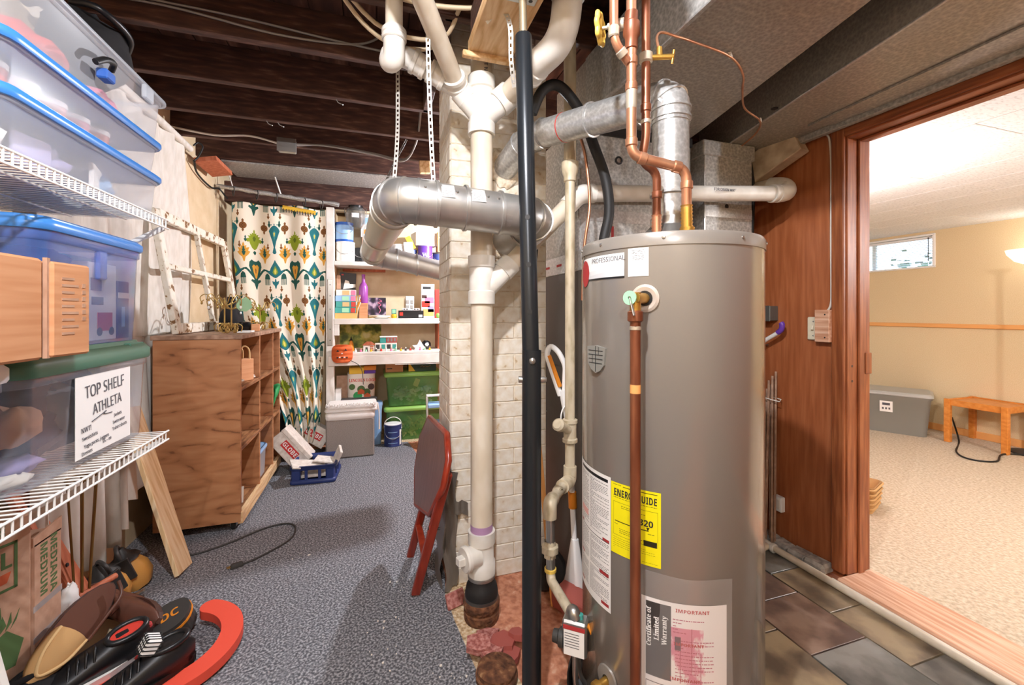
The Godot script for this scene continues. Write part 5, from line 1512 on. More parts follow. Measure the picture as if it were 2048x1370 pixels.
	obj("tee", sleeve(S(), V(1.955, 0.036, -1.76), V(1.955, 0.036, -1.66), 0.02, 0.004), M.pvc, t)
	obj("branch", rod(S(), V(1.955, 0.036, -1.70), V(1.75, 0.036, -1.66), 0.0165, 14), M.pvc_aged, t)
	obj("pipe", rod(S(), V(1.955, 0.036, -1.74), V(1.955, 0.036, -2.4), 0.0165, 14), M.pvc_aged, t)
	one("floor_strip", bx(S(), V(1.985, 0.002, -1.42), V(2.02, 0.022, 0.8), 0.003), M.off_white, "whitish wood strip beside the white floor pipe", "strip")

# open plastic box with sloping sides; at is the middle of its foot
func tote(called: String, label: String, at: Vector3, w: float, l: float, h: float, body: Material, lid: Material, lid_h := 0.028, turn := 0.0, rib := true) -> Node3D:
	var t := thing(called, label, "storage box", at, turn)
	var k := 0.90
	obj("body", loft(S(), [rr(w * k, l * 0.95, 0.035, 0.0), rr(w * (k + 0.03), l * 0.955, 0.04, h * 0.25), rr(w * 0.965, l * 0.985, 0.045, h * 0.93), rr(w * 0.99, l * 0.995, 0.045, h)], true, false), body, t)
	if rib:
		obj("rim", loft(S(), [rr(w * 0.97, l * 0.985, 0.045, h * 0.9), rr(w, l, 0.05, h * 0.915), rr(w, l, 0.05, h)], false, false), body, t)
	if lid:
		obj("lid", loft(S(), [rr(w * 1.03, l * 1.02, 0.055, h - 0.004), rr(w * 1.045, l * 1.03, 0.055, h + 0.003), rr(w * 1.045, l * 1.03, 0.055, h + lid_h * 0.6), rr(w * 0.98, l * 0.98, 0.05, h + lid_h), rr(w * 0.9, l * 0.93, 0.04, h + lid_h * 0.8)]), lid, t)
	return t

func cloth_lump(called: String, label: String, at: Vector3, r: Vector3, m: Material, sd: int, category := "cloth", group := "") -> void:
	one(called, lump(S(), at, r, 0.45, sd, 18), m, label, category, group)

func wire_shelf(label: String, y: float) -> void:
	var t := thing("wire_shelf", label, "wire shelf", V(0, y, 0))
	var z0 := -0.45
	var z1 := -1.945
	var lip := S()
	for dy in [0.0, -0.032]:
		rod(lip, V(-0.75, dy, z0), V(-0.75, dy, z1), 0.0036, 8)
	obj("front_rails", lip, M.wire_white, t)
	var v := S()
	var d := S()
	var z := z0
	while z > z1:
		tube(v, [V(-0.75, 0.0, z), V(-0.75, -0.032, z)], 0.0027, 5, false)
		tube(d, [V(-0.75, 0.002, z), V(-1.245, 0.002, z)], 0.0022, 5, false)
		z -= 0.0254
	obj("lip_wires", v, M.wire_white, t).set_meta("kind", "stuff")
	obj("deck_wires", d, M.wire_white, t).set_meta("kind", "stuff")
	for x in [-0.88, -1.04, -1.235]:
		obj("long_rod", rod(S(), V(x, -0.003, z0), V(x, -0.003, z1), 0.0036, 6), M.wire_white, t)
	for zz in [-1.934, -1.0]:
		obj("brace", bar(S(), V(-0.76, -0.03, zz), V(-1.25, -0.33, zz), 0.007, 0.02, 0.002), M.wire_white, t)
		obj("wall_clip", box(S(), V(-1.243, 0.005, zz), V(0.016, 0.03, 0.03), 0.003), M.wire_white, t)

func sheet_text(s: String, h: float, at: Vector3, m: Material, parent: Node, tilt := 0.0, wide := 1.0, bold := false) -> void:
	text("lettering", s, h, Transform3D(Basis(UPV, PI / 2) * Basis(Vector3.BACK, tilt), at), m, parent, false, bold, wide)

func build_left_shelves() -> void:
	wire_shelf("white wire shelf high on the left wall carrying clear boxes", 1.60)
	wire_shelf("white wire shelf lower on the left wall carrying green lidded box", 0.80)
	# ---- three long boxes on the upper shelf
	tote("underbed_box", "long clear box with blue lid resting on the wire shelf", V(-1.0, 1.605, -1.62), 0.42, 0.76, 0.142, M.clear_box, M.lid_blue)
	tote("underbed_box", "long clear box with blue lid in the middle of stack", V(-1.0, 1.771, -1.62), 0.42, 0.76, 0.106, M.clear_box, M.lid_blue)
	var t := tote("underbed_box", "long clear lidless box on top of the two blue lids", V(-1.0, 1.902, -1.64), 0.42, 0.78, 0.165, M.clear_box, null)
	obj("white_rim", loft(S(), [rr(0.425, 0.785, 0.05, 0.155), rr(0.445, 0.805, 0.055, 0.157), rr(0.445, 0.805, 0.055, 0.168), rr(0.415, 0.775, 0.05, 0.170)], false, false), M.clear_frost, t)
	obj("latch", bx(S(), V(0.213, 0.11, -0.25), V(0.228, 0.16, -0.19), 0.004), M.clear_frost, t)
	# contents
	cloth_lump("red_cloth", "red cloth bundled in the open clear box", V(-0.96, 1.97, -1.50), V(0.12, 0.055, 0.17), M.red, 2)
	cloth_lump("red_cloth", "faded red cloth at the far end of open clear box", V(-0.95, 1.96, -1.80), V(0.10, 0.045, 0.09), M.pink, 3)
	t = thing("blue_clip", "blue plastic clip with black band at box rim", "clip", V(-0.775, 1.945, -1.60))
	obj("clip", box(S(), V(0, 0.02, 0), V(0.03, 0.03, 0.045), 0.004), M.blue, t)
	obj("band", tube(S(), curve([V(0.0, 0.035, 0.05), V(0.01, 0.06, 0.02), V(0.005, 0.075, -0.03), V(-0.01, 0.06, -0.05)]), 0.009, 8), M.black, t)
	for k in 5:
		var j := thing("craft_jar", "round red tub with white lid inside middle clear box", "jar", V(-0.90, 1.782, -1.36 - k * 0.105), 0.0, "red tubs in the middle clear box")
		obj("tub", lathe(S(), [Vector2(0, 0), Vector2(0.04, 0), Vector2(0.043, 0.06), Vector2(0, 0.06)], 16), M.red if k % 2 == 0 else M.pink, j)
		obj("cap", lathe(S(), [Vector2(0, 0.06), Vector2(0.045, 0.06), Vector2(0.045, 0.075), Vector2(0, 0.078)], 16), M.white, j)
	var cl := [["white", M.white], ["cream", M.off_white], ["lilac", M.lilac], ["tan", M.skin_tan], ["blue", M.blue_pale], ["white", M.paper]]
	for k in 6:
		cloth_lump("craft_bag", "small %s bag of craft supplies in the lowest clear box" % cl[k][0], V(-0.93 - (k % 2) * 0.1, 1.67, -1.32 - k * 0.115), V(0.085, 0.052, 0.06), cl[k][1], 20 + k, "bag", "bags in the lowest clear box")
	one("paper_packet", box(S(), V(-0.86, 1.675, -1.72), V(0.012, 0.09, 0.12), 0.002, Basis(UPV, 0.3)), M.paper, "white paper packet standing in the lowest clear box", "packet")
	one("paper_packet", box(S(), V(-0.86, 1.67, -1.45), V(0.012, 0.08, 0.1), 0.002, Basis(UPV, -0.2)), M.lilac, "lilac packet standing in the lowest clear box", "packet")
	t = thing("black_bag", "black fabric bag hung above the clear boxes by joists", "bag", V(-1.06, 2.2, -2.08))
	obj("bag_body", lump(S(), V(0, 0.07, 0), V(0.12, 0.13, 0.17), 0.3, 8, 18), M.black_cloth, t)
	obj("strap", tube(S(), curve([V(0.05, 0.1, -0.12), V(0.13, 0.14, 0.0), V(0.1, 0.16, 0.14), V(0.0, 0.19, 0.1)]), 0.012, 8), M.black_leather, t)
	obj("hook", rod(S(), V(0, 0.19, 0), V(0, 0.25, 0), 0.004, 6), M.steel, t)
	cloth_lump("black_tangle", "black tangled cord bundle under the upper wire shelf", V(-1.0, 1.545, -1.13), V(0.05, 0.04, 0.05), M.black_cloth, 12, "cord")
	# ---- lower shelf
	t = tote("lidded_box", "clear box with green lid and handwritten paper note", V(-1.01, 0.806, -1.63), 0.42, 0.62, 0.285, M.clear_box_smoke, M.lid_green, 0.05)
	obj("lid_latch", bx(S(), V(0.19, 0.316, -0.25), V(0.212, 0.338, -0.16), 0.004), M.lid_green, t)
	obj("lid_step", loft(S(), [rr(0.39, 0.6, 0.04, 0.32), rr(0.37, 0.58, 0.04, 0.345)]), M.lid_green, t)
	# note
	t = thing("paper_note", "white handwritten paper sheet inside the green lidded box", "note", V(-0.802, 0.83, -1.655))
	obj("sheet", bx(S(), V(-0.0015, 0.0, -0.14), V(0.0, 0.235, 0.14)), M.paper, t)
	sheet_text("TOP SHELF", 0.034, V(0.0015, 0.19, 0.0), M.ink_grey, t, 0.05, 0.88)
	sheet_text("ATHLETA", 0.03, V(0.0015, 0.135, -0.01), M.ink_grey, t, 0.08, 0.9)
	sheet_text("NWT!", 0.014, V(0.0015, 0.079, 0.095), M.ink_grey, t, 0.05)
	sheet_text("Sweatshirts", 0.010, V(0.0015, 0.055, 0.078), M.ink_grey, t, 0.05)
	sheet_text("Yoga pants, joggers", 0.010, V(0.0015, 0.033, 0.045), M.ink_grey, t, 0.05)
	sheet_text("Dresses", 0.010, V(0.0015, 0.012, 0.092), M.ink_grey, t, 0.05)
	sheet_text("35.-- ea", 0.010, V(0.0015, 0.022, -0.005), M.ink_grey, t, 0.05)
	sheet_text("Jackets", 0.010, V(0.0015, 0.09, -0.065), M.ink_grey, t, 0.05)
	sheet_text("Swim wear", 0.010, V(0.0015, 0.068, -0.07), M.ink_grey, t, 0.05)
	sheet_text("T-shirt shorts", 0.010, V(0.0015, 0.048, -0.075), M.ink_grey, t, 0.05)
	var sw := S()
	tube(sw, curve([V(0.002, 0.096, 0.07), V(0.002, 0.108, 0.02), V(0.002, 0.114, 0.0), V(0.002, 0.106, 0.01), V(0.002, 0.103, -0.03)]), 0.0014, 5)
	obj("underline", sw, M.ink_grey, t)
	cloth_lump("folded_clothes", "black clothing in the green lidded box", V(-1.02, 1.0, -1.52), V(0.15, 0.08, 0.16), M.black_cloth, 31)
	cloth_lump("folded_clothes", "beige clothing in the green lidded box", V(-0.87, 0.965, -1.40), V(0.045, 0.05, 0.07), M.skin_tan, 32)
	cloth_lump("folded_clothes", "navy clothing in the green lidded box", V(-0.96, 0.92, -1.47), V(0.13, 0.06, 0.13), M.navy_cloth, 33)
	cloth_lump("folded_clothes", "lilac clothing at the foot of the green lidded box", V(-0.93, 0.855, -1.43), V(0.09, 0.035, 0.08), M.lilac, 34)
	cloth_lump("folded_clothes", "white clothing at the bottom of the green lidded box", V(-0.90, 0.83, -1.39), V(0.07, 0.022, 0.06), M.off_white, 35)
	cloth_lump("folded_clothes", "blue clothing at the far end of green lidded box", V(-0.98, 0.94, -1.82), V(0.14, 0.11, 0.08), M.blue_cloth, 36)
	cloth_lump("folded_clothes", "grey clothing behind the paper note", V(-1.0, 0.93, -1.66), V(0.16, 0.11, 0.14), M.grey_cloth, 37)
	# clear tote with white lid
	tote("lidded_box", "clear box with white lid under the cardboard boxes", V(-1.0, 0.806, -0.985), 0.42, 0.60, 0.29, M.clear_box_smoke, M.lid_white, 0.045)
	cloth_lump("folded_clothes", "blue clothing in the white lidded box", V(-0.98, 0.92, -1.0), V(0.15, 0.10, 0.24), M.blue_cloth, 38)
	cloth_lump("folded_clothes", "pale blue clothing on top in white lidded box", V(-0.93, 1.0, -1.12), V(0.10, 0.06, 0.12), M.blue_pale, 39)
	# blue tote on the green lid
	t = tote("lidded_box", "blue translucent box with bright blue lid on green lid", V(-1.01, 1.152, -1.655), 0.40, 0.52, 0.318, M.clear_blue, M.lid_blue, 0.032)
	obj("handle_grip", bx(S(), V(0.185, 0.2, -0.03), V(0.2, 0.29, 0.015), 0.005), M.clear_blue, t)
	cloth_lump("folded_clothes", "dark bag top in the blue box", V(-0.93, 1.40, -1.54), V(0.08, 0.035, 0.10), M.navy_cloth, 41)
	t = thing("striped_cloth", "purple and white striped cloth in the blue box", "cloth", V(-0.91, 1.30, -1.53))
	for k in 6:
		obj("stripe", box(S(), V(0.0, 0.0 + 0.012 * (k % 2), 0.09 - k * 0.03), V(0.10, 0.10 - 0.006 * k, 0.031), 0.008, Basis(Vector3.RIGHT, 0.5)), M.magenta_cloth if k % 2 == 0 else M.white, t)
	t = thing("toy_carton", "white carton with red wagon picture in the blue box", "carton", V(-0.87, 1.16, -1.74))
	obj("carton", bx(S(), V(-0.05, 0, -0.075), V(0.02, 0.25, 0.075), 0.002), M.paper, t)
	obj("wagon_picture", bx(S(), V(0.02, 0.03, -0.05), V(0.0215, 0.09, 0.03)), M.red, t)
	for z in [-0.045, 0.02]:
		obj("wheel_picture", turned(S(), V(0.0205, 0.028, z), V(0.0222, 0.028, z), [Vector2(0, 0), Vector2(0.014, 0), Vector2(0.014, 0.0015), Vector2(0, 0.0015)], 14), M.ink, t)
	obj("panel_print", bx(S(), V(0.02, 0.16, 0.01), V(0.0215, 0.2, 0.065)), M.blue_deep, t)
	obj("letter_print", bx(S(), V(0.02, 0.115, 0.0), V(0.0215, 0.14, 0.06)), M.ink_grey, t)
	t = thing("toy_carton", "navy carton standing at the far end of the blue box", "carton", V(-0.87, 1.16, -1.86))
	obj("carton", bx(S(), V(-0.05, 0, -0.035), V(0.02, 0.2, 0.035), 0.002), M.blue_deep, t)
	obj("white_band", bx(S(), V(0.02, 0.14, -0.034), V(0.0215, 0.16, 0.034)), M.paper, t)
	obj("side_print", bx(S(), V(0.02, 0.04, -0.005), V(0.0215, 0.11, 0.012)), M.blue_pale, t)
	one("green_carton", bx(S(), V(-1.15, 1.16, -1.88), V(-0.95, 1.44, -1.62), 0.003), M.teal, "teal carton at the back of the blue box", "carton")
	# cardboard boxes
	t = thing("cardboard_box", "brown corrugated cardboard box on the white lid, cut flap edge", "cardboard box", V(-0.88, 1.145, -1.07), 0.0)
	obj("box_body", bx(S(), V(-0.18, 0.0, -0.155), V(0.175, 0.225, 0.36), 0.006), M.cardboard, t)
	obj("flap", bar(S(), V(0.177, 0.002, -0.16), V(0.177, 0.228, -0.16), 0.01, 0.008), M.cardboard_brown, t)
	t = thing("cardboard_box", "narrow brown cardboard box beside the larger box on lid", "cardboard box", V(-0.85, 1.148, -1.305), -0.12)
	obj("box_body", bx(S(), V(-0.16, 0.0, -0.055), V(0.165, 0.218, 0.055), 0.005), M.cardboard, t)
	var pr := S()
	for k in 9:
		bx(pr, V(0.165, 0.05 + k * 0.016, -0.005 - 0.012 * (k % 2)), V(0.1662, 0.056 + k * 0.016, 0.03))
		if k > 1 and k < 8:
			bx(pr, V(0.165, 0.05 + k * 0.016, -0.038), V(0.1662, 0.06 + k * 0.016, -0.028))
	obj("print", pr, M.cardboard_brown, t)
	# ---- old window sash on the bookcase
	t = thing("window_sash", "old window sash with peeling white paint leaning on wall", "window sash", V(-1.06, 1.128, -3.46))
	var lean := func(z: float, y: float): return V(-y * 0.16, y, z)
	for z in [0.60, -0.535]:
		obj("stile", bar(S(), lean.call(z, 0.0), lean.call(z, 0.70), 0.032, 0.06, 0.004, Vector3.BACK), M.old_white_paint, t)
	for y in [0.03, 0.68]:
		obj("rail", bar(S(), lean.call(0.57, y), lean.call(-0.51, y), 0.034, 0.06, 0.004), M.old_white_paint, t)
	obj("muntin", bar(S(), lean.call(0.57, 0.385), lean.call(-0.51, 0.385), 0.03, 0.032, 0.004), M.old_white_paint, t)
	for y in [[0.06, 0.37], [0.40, 0.65]]:
		obj("muntin", bar(S(), lean.call(0.02, y[0]), lean.call(0.02, y[1]), 0.028, 0.03, 0.004, Vector3.BACK), M.old_white_paint, t)
	# sheer drape behind it
	t = thing("sheer_drape", "white sheer curtain hanging from joists behind the sash", "curtain")
	obj("cloth", grid(S(), 60, 14, func(u, v):
		var z: float = lerpf(-2.05, -3.42 - 0.06 * sin(v * 4.0), u)
		return V(-1.205 + 0.014 * sin(u * 46.0 + v * 1.5) * (0.5 + 0.5 * v) + 0.008 * sin(u * 17.0), lerpf(1.12, 2.375 - 0.01 * sin(u * 60.0), v), z)), M.drape, t)
	obj("gathered_hem", tube(S(), curve([V(-1.2, 2.37, -2.05), V(-1.19, 2.365, -2.5), V(-1.195, 2.37, -3.0), V(-1.2, 2.365, -3.43)]), 0.022, 10), M.drape, t)
	one("curtain_hook", tube(S(), curve([V(-1.19, 2.40, -3.46), V(-1.17, 2.43, -3.48), V(-1.15, 2.41, -3.5), V(-1.17, 2.34, -3.49), V(-1.19, 2.3, -3.47)]), 0.006, 6), M.black, "black cable loop at the top of the sheer curtain", "cable")
	one("sagging_cable", tube(S(), curve([V(-1.19, 2.3, -3.47), V(-1.215, 2.25, -3.6), V(-1.21, 2.22, -3.85), V(-1.2, 2.25, -4.0), V(-1.15, 2.18, -4.02)]), 0.007, 6), M.black, "black cord sagging across the cream wall to the curtain rod", "cord")

# ---------------------------------------------------------------- floor on the left
func foot(l: float, w: float, n := 18) -> PackedVector2Array:
	var q := PackedVector2Array()
	for k in n:
		var a := TAU * k / n
		var x := cos(a)
		var ww := w * 0.5 * (1.0 + 0.16 * x - 0.12 * cos(2.0 * a))
		q.append(Vector2(x * l * 0.5, sin(a) * ww))
	return q

# shoe along +x, toe at +l/2
func shoe(called: String, label: String, xf: Transform3D, l: float, w: float, up: Material, sole: Material, inner: Material, laces := true, group := "") -> Node3D:
	var t := thing(called, label, "shoe")
	t.transform = xf
	if group:
		t.set_meta("group", group)
	var fl := Transform3D(Basis(Vector3.RIGHT, Vector3.FORWARD, Vector3.UP), Vector3.ZERO)
	obj("sole", prism(S(), foot(l, w), 0.0, 0.028, fl), sole, t)
	var loops := []
	for i in 13:
		var s := i / 12.0
		var x := (s - 0.5) * l * 0.97
		var half := w * 0.5 * 0.94 * sqrt(maxf(0.02, 1.0 - pow(absf(s - 0.52) * 1.95, 3.0)))
		var top := 0.11 if s < 0.25 else lerpf(0.11, 0.045, smoothstep(0.25, 0.95, s))
		if i == 0 or i == 12:
			top *= 0.7
		var q := []
		for k in 12:
			var a := PI * k / 11.0
			q.append(V(x, 0.024 + (top - 0.024) * pow(sin(a), 0.6), half * cos(a)))
		loops.append(q)
	obj("upper", loft(S(), loops), up, t)
	obj("collar", tube(S(), ring(V(-l * 0.24, 0.108, 0), V(l * 0.17, -0.006, 0), V(0, 0, 0.03), 1.0, 18), 0.009, 8, false, true), up, t)
	var ins := S()
	cap(ins, ring(V(-l * 0.24, 0.109, 0), V(l * 0.165, -0.006, 0), V(0, 0, -0.028), 1.0, 18))
	obj("insole", ins, inner, t)
	if laces:
		for k in 4:
			var x := l * (0.0 + k * 0.065)
			obj("lace", tube(S(), curve([V(x, 0.075 - k * 0.008, 0.03), V(x + 0.006, 0.098 - k * 0.011, 0.0), V(x + 0.012, 0.075 - k * 0.008, -0.03)]), 0.004, 6), up, t)
	return t

func build_left_low() -> void:
	# ---- moving boxes under the lower shelf
	var t := thing("moving_box", "brown moving box with green and orange logo under shelf", "cardboard box", V(-1.03, 0.01, -1.74), atan2(0.899, 0.438))
	# local +z faces the camera side, local -x runs towards the camera
	obj("box_body", bx(S(), V(-0.6, 0.0, -0.18), V(0.0, 0.61, 0.0), 0.005), M.cardboard_brown, t)
	var lg := S()
	for q in [[-0.20, 0.40, -0.035, 0.408], [-0.20, 0.535, -0.035, 0.543], [-0.043, 0.40, -0.035, 0.543]]:
		bx(lg, V(q[0], q[1], 0.0), V(q[2], q[3], 0.001))
	obj("logo_frame", lg, M.ink_green, t)
	text("lettering", "U-HAUL", 0.05, Transform3D(Basis(), V(-0.16, 0.492, 0.0004)), M.ink_green, t, false, true, 0.9)
	obj("logo_bar", prism(S(), PackedVector2Array([Vector2(-0.2, 0.415), Vector2(-0.06, 0.425), Vector2(-0.05, 0.455), Vector2(-0.2, 0.445)]), 0.0, 0.001), M.ink_orange, t)
	var gr := S()
	for k in 3:
		for j in 4:
			bx(gr, V(-0.16 + j * 0.026, 0.57 + k * 0.012, 0), V(-0.142 + j * 0.026, 0.578 + k * 0.012, 0.001))
	obj("small_print", gr, M.ink_green, t)
	var pp := S()
	prism(pp, PackedVector2Array([Vector2(-0.13, 0.17), Vector2(-0.04, 0.16), Vector2(-0.02, 0.23), Vector2(-0.06, 0.28), Vector2(-0.12, 0.25)]), 0.0, 0.0008)
	prism(pp, PackedVector2Array([Vector2(-0.1, 0.29), Vector2(-0.07, 0.30), Vector2(-0.075, 0.36), Vector2(-0.09, 0.37)]), 0.0, 0.0008)
	for k in 5:
		prism(pp, PackedVector2Array([Vector2(-0.1 + k * 0.012, 0.28), Vector2(-0.085 + k * 0.012, 0.29 + k * 0.003), Vector2(-0.11 + k * 0.02, 0.33)]), 0.0, 0.0008)
	obj("plant_print", pp, M.ink_green, t)
	obj("panel_print", bx(S(), V(-0.1, 0.06, 0), V(-0.01, 0.105, 0.0008)), M.lid_green, t)
	t = thing("moving_box", "smaller brown box printed MEDIANA MEDIUM under the shelf", "cardboard box", V(-1.035, 0.01, -1.755), PI / 2)
	obj("box_body", bx(S(), V(0.0, 0.0, -0.18), V(0.13, 0.5, 0.0), 0.005), M.cardboard_brown, t)
	obj("flap", prism(S(), PackedVector2Array([Vector2(0.0, 0.49), Vector2(0.13, 0.49), Vector2(0.13, 0.535), Vector2(0.0, 0.52)]), -0.006, 0.0), M.cardboard_brown, t)
	text("lettering", "MEDIUM", 0.03, Transform3D(Basis(Vector3.BACK, -PI / 2), V(0.045, 0.40, 0.0004)), M.ink_green, t)
	text("lettering", "MEDIANA", 0.03, Transform3D(Basis(Vector3.BACK, -PI / 2), V(0.09, 0.40, 0.0004)), M.ink_green, t)
	for y in [0.28, 0.18]:
		obj("tape", bx(S(), V(0.0, y, 0.0), V(0.13, y + 0.02, 0.0003)), M.tape_clear, t)
	# white framed picture leaning at the very left
	t = thing("picture_frame", "white edged picture frame leaning against the moving box", "picture frame", V(-0.80, 0.01, -1.30), 1.15)
	obj("picture", box(S(), V(-0.16, 0.29, -0.03), V(0.34, 0.56, 0.008), 0.0, Basis(Vector3.RIGHT, -0.12) * Basis(Vector3.BACK, 0.12)), M.green_forest, t)
	for q in [[0.17, 0.0], [-0.17, 0.0]]:
		obj("frame_stile", box(S(), V(-0.16, 0.29, -0.03) + Basis(Vector3.RIGHT, -0.12) * Basis(Vector3.BACK, 0.12) * V(q[0], 0, 0), V(0.016, 0.58, 0.02), 0.002, Basis(Vector3.RIGHT, -0.12) * Basis(Vector3.BACK, 0.12)), M.wire_white, t)
	for q in [0.28, -0.28]:
		obj("frame_rail", box(S(), V(-0.16, 0.29, -0.03) + Basis(Vector3.RIGHT, -0.12) * Basis(Vector3.BACK, 0.12) * V(0, q, 0), V(0.34, 0.016, 0.02), 0.002, Basis(Vector3.RIGHT, -0.12) * Basis(Vector3.BACK, 0.12)), M.wire_white, t)
	# reddish board with holes
	t = thing("drilled_board", "reddish brown board with holes leaning behind the boxes", "board")
	obj("board", bar(S(), V(-1.03, 0.012, -2.10), V(-1.20, 0.66, -1.93), 0.075, 0.02, 0.003, Vector3.RIGHT), M.red_board, t)
	for k in 3:
		var c := V(-1.03, 0.012, -2.10).lerp(V(-1.20, 0.66, -1.93), 0.45 + k * 0.2)
		obj("hole", turned(S(), c + V(0.0095, 0.0025, 0), c + V(0.0125, 0.0035, 0), [Vector2(0, 0), Vector2(0.007, 0), Vector2(0.007, 0.003), Vector2(0, 0.003)], 10), M.black, t)
	obj("crosspiece", tube(S(), [V(-1.04, 0.20, -1.98), V(-0.98, 0.205, -2.09)], 0.012, 8), M.red_board, t)
	cloth_lump("white_rag", "white rag tucked beside the moving box", V(-1.04, 0.22, -1.93), V(0.025, 0.06, 0.03), M.white, 51)
	# brass wire cone stand
	for q in [[-1.045, -2.01, "tall brass wire torch stand before the white curtain", 0.62, 0.045], [-1.12, -2.93, "short brass wire torch stand behind the leaning plank", 0.36, 0.05]]:
		t = thing("wire_torch", q[2], "torch stand", V(q[0], 0.01, q[1]))
		for y in [q[3], 0.16]:
			obj("hoop", tube(S(), ring(V(0, y, 0), V(1, 0, 0), V(0, 0, 1), lerpf(0.012, q[4], y / q[3]), 18), 0.004, 6, false, true), M.bronze_wire, t)
		for k in 6:
			var a := TAU * k / 6
			obj("wire", rod(S(), V(cos(a) * 0.012, 0.0, sin(a) * 0.012), V(cos(a) * q[4], q[3], sin(a) * q[4]), 0.0036, 6), M.bronze_wire, t)
		obj("foot", lathe(S(), [Vector2(0, 0), Vector2(0.03, 0), Vector2(0.015, 0.03), Vector2(0, 0.03)], 12), M.bronze_wire, t)
	# drape under the shelf
	one("hanging_drape", grid(S(), 60, 12, func(u, v):
		var z: float = lerpf(-1.95, -2.56, u)
		var low: float = 0.10 + 0.11 * smoothstep(0.3, 0.6, u) * u + 0.015 * sin(u * 30.0)
		return V(-1.16 + 0.035 * sin(u * 34.0) * (1.0 - 0.5 * v) + 0.015 * sin(u * 11.0), lerpf(low, 0.79, v), z)), M.drape, "white pleated curtain hanging below the lower wire shelf", "curtain")
	one("hanging_drape", grid(S(), 30, 12, func(u, v):
		var z: float = lerpf(-2.42, -2.98, u)
		return V(-1.20 + 0.02 * sin(u * 22.0) + 0.04 * (1.0 - v), lerpf(0.30 + 0.2 * absf(u - 0.4), 1.12, v), z)), M.drape, "cream cloth hanging on the wall behind the leaning plank", "curtain")
	# leaning plank
	one("pine_plank", bar(S(), V(-0.872, 0.016, -2.42), V(-1.13, 0.79, -2.53), 0.14, 0.02, 0.002, V(0.95, 0.3, 0)), M.pine_tall, "pale plywood plank leaning on the wall by the bookcase", "plank")
	# two amber wall lamps lying on the carpet
	for q in [[-1.02, -2.36, 0.4, "amber glass lantern lamp lying on carpet, farther from shoes"], [-1.06, -2.27, 0.9, "amber glass lantern lamp lying on carpet beside the shoes"]]:
		t = thing("lantern_lamp", q[3], "lamp", V(q[0], 0.01, q[1]), q[2])
		var tr := Transform3D(Basis(Vector3.BACK, 0.35), V(0.0, 0.0, 0))
		obj("amber_shade", lathe(S(), [Vector2(0, 0.0), Vector2(0.05, 0.004), Vector2(0.07, 0.05), Vector2(0.066, 0.1), Vector2(0.045, 0.14), Vector2(0, 0.14)], 8, tr), M.amber_glass, t)
		obj("cap", lathe(S(), [Vector2(0.0, 0.135), Vector2(0.06, 0.14), Vector2(0.055, 0.15), Vector2(0.03, 0.17), Vector2(0.015, 0.2), Vector2(0, 0.2)], 8, tr), M.iron, t)
		obj("wall_arm", tube(S(), curve([tr * V(0, 0.2, 0), tr * V(0.0, 0.225, 0.03), tr * V(0, 0.21, 0.07), tr * V(0, 0.15, 0.08)]), 0.008, 8), M.iron, t)
		obj("wall_plate", box(S(), tr * V(0, 0.13, 0.085), V(0.05, 0.1, 0.012), 0.003, tr.basis), M.iron, t)
	# red ring
	var c := V(-0.70, 0.0, -1.82)
	var pts := PackedVector2Array()
	var n := 48
	for k in n + 1:
		var a := lerpf(deg_to_rad(68), deg_to_rad(-215), float(k) / n)
		pts.append(Vector2(cos(a), sin(a)) * 0.225)
	for k in 7:
		var a := deg_to_rad(-215)
		var m := Vector2(cos(a), sin(a)) * 0.19
		pts.append(m + Vector2(cos(a - PI * (k + 1) / 8.0), sin(a - PI * (k + 1) / 8.0)) * 0.035)
	for k in n + 1:
		var a := lerpf(deg_to_rad(-215), deg_to_rad(68), float(k) / n)
		pts.append(Vector2(cos(a), sin(a)) * 0.155)
	for k in 7:
		var a := deg_to_rad(68)
		var m := Vector2(cos(a), sin(a)) * 0.19
		pts.append(m - Vector2(cos(a - PI * (k + 1) / 8.0), sin(a - PI * (k + 1) / 8.0)) * 0.035)
	one("red_ring", prism(S(), pts, 0.0, 0.034, Transform3D(Basis(V(1, 0.0, 0), V(0, 0.06, -1).normalized(), V(0, 1, 0.06).normalized()), c + V(0, 0.03, 0))), M.red_foam, "big red foam ring with a gap lying on the carpet", "ring")
	# shoes
	var face_up := Basis(UPV, 0.0)
	var s1 := shoe("sneaker", "black sneaker with white sole and red lining on pile", Transform3D(Basis(UPV, -2.45) * Basis(Vector3.RIGHT, -0.35), V(-0.875, 0.075, -1.745)), 0.30, 0.105, M.black_leather, M.white, M.red)
	obj("red_mark", ball(S(), V(-0.135, 0.085, 0.0), V(0.008, 0.012, 0.012), 8), M.ink_red, s1)
	var s2 := shoe("sneaker", "black sneaker with white mesh heel beside the red ring", Transform3D(Basis(UPV, -2.6) * Basis(Vector3.RIGHT, -0.1), V(-0.715, 0.05, -1.665)), 0.29, 0.10, M.black_leather, M.black, M.black)
	obj("mesh_tongue", box(S(), V(-0.02, 0.13, 0.0), V(0.045, 0.05, 0.05), 0.006, Basis(Vector3.BACK, 0.5)), M.paper, s2)
	var mg := S()
	for k in 4:
		box(mg, V(-0.02, 0.13, 0.0) + Basis(Vector3.BACK, 0.5) * V(0, -0.018 + k * 0.012, 0), V(0.047, 0.003, 0.052), 0.0, Basis(Vector3.BACK, 0.5))
		box(mg, V(-0.02, 0.13, 0.0) + Basis(Vector3.BACK, 0.5) * V(0, 0, -0.018 + k * 0.012), V(0.047, 0.052, 0.003), 0.0, Basis(Vector3.BACK, 0.5))
	obj("mesh_lines", mg, M.ink, s2)
	obj("red_mark", ball(S(), V(0.0, 0.07, 0.045), V(0.012, 0.01, 0.006), 8), M.ink_red, s2)
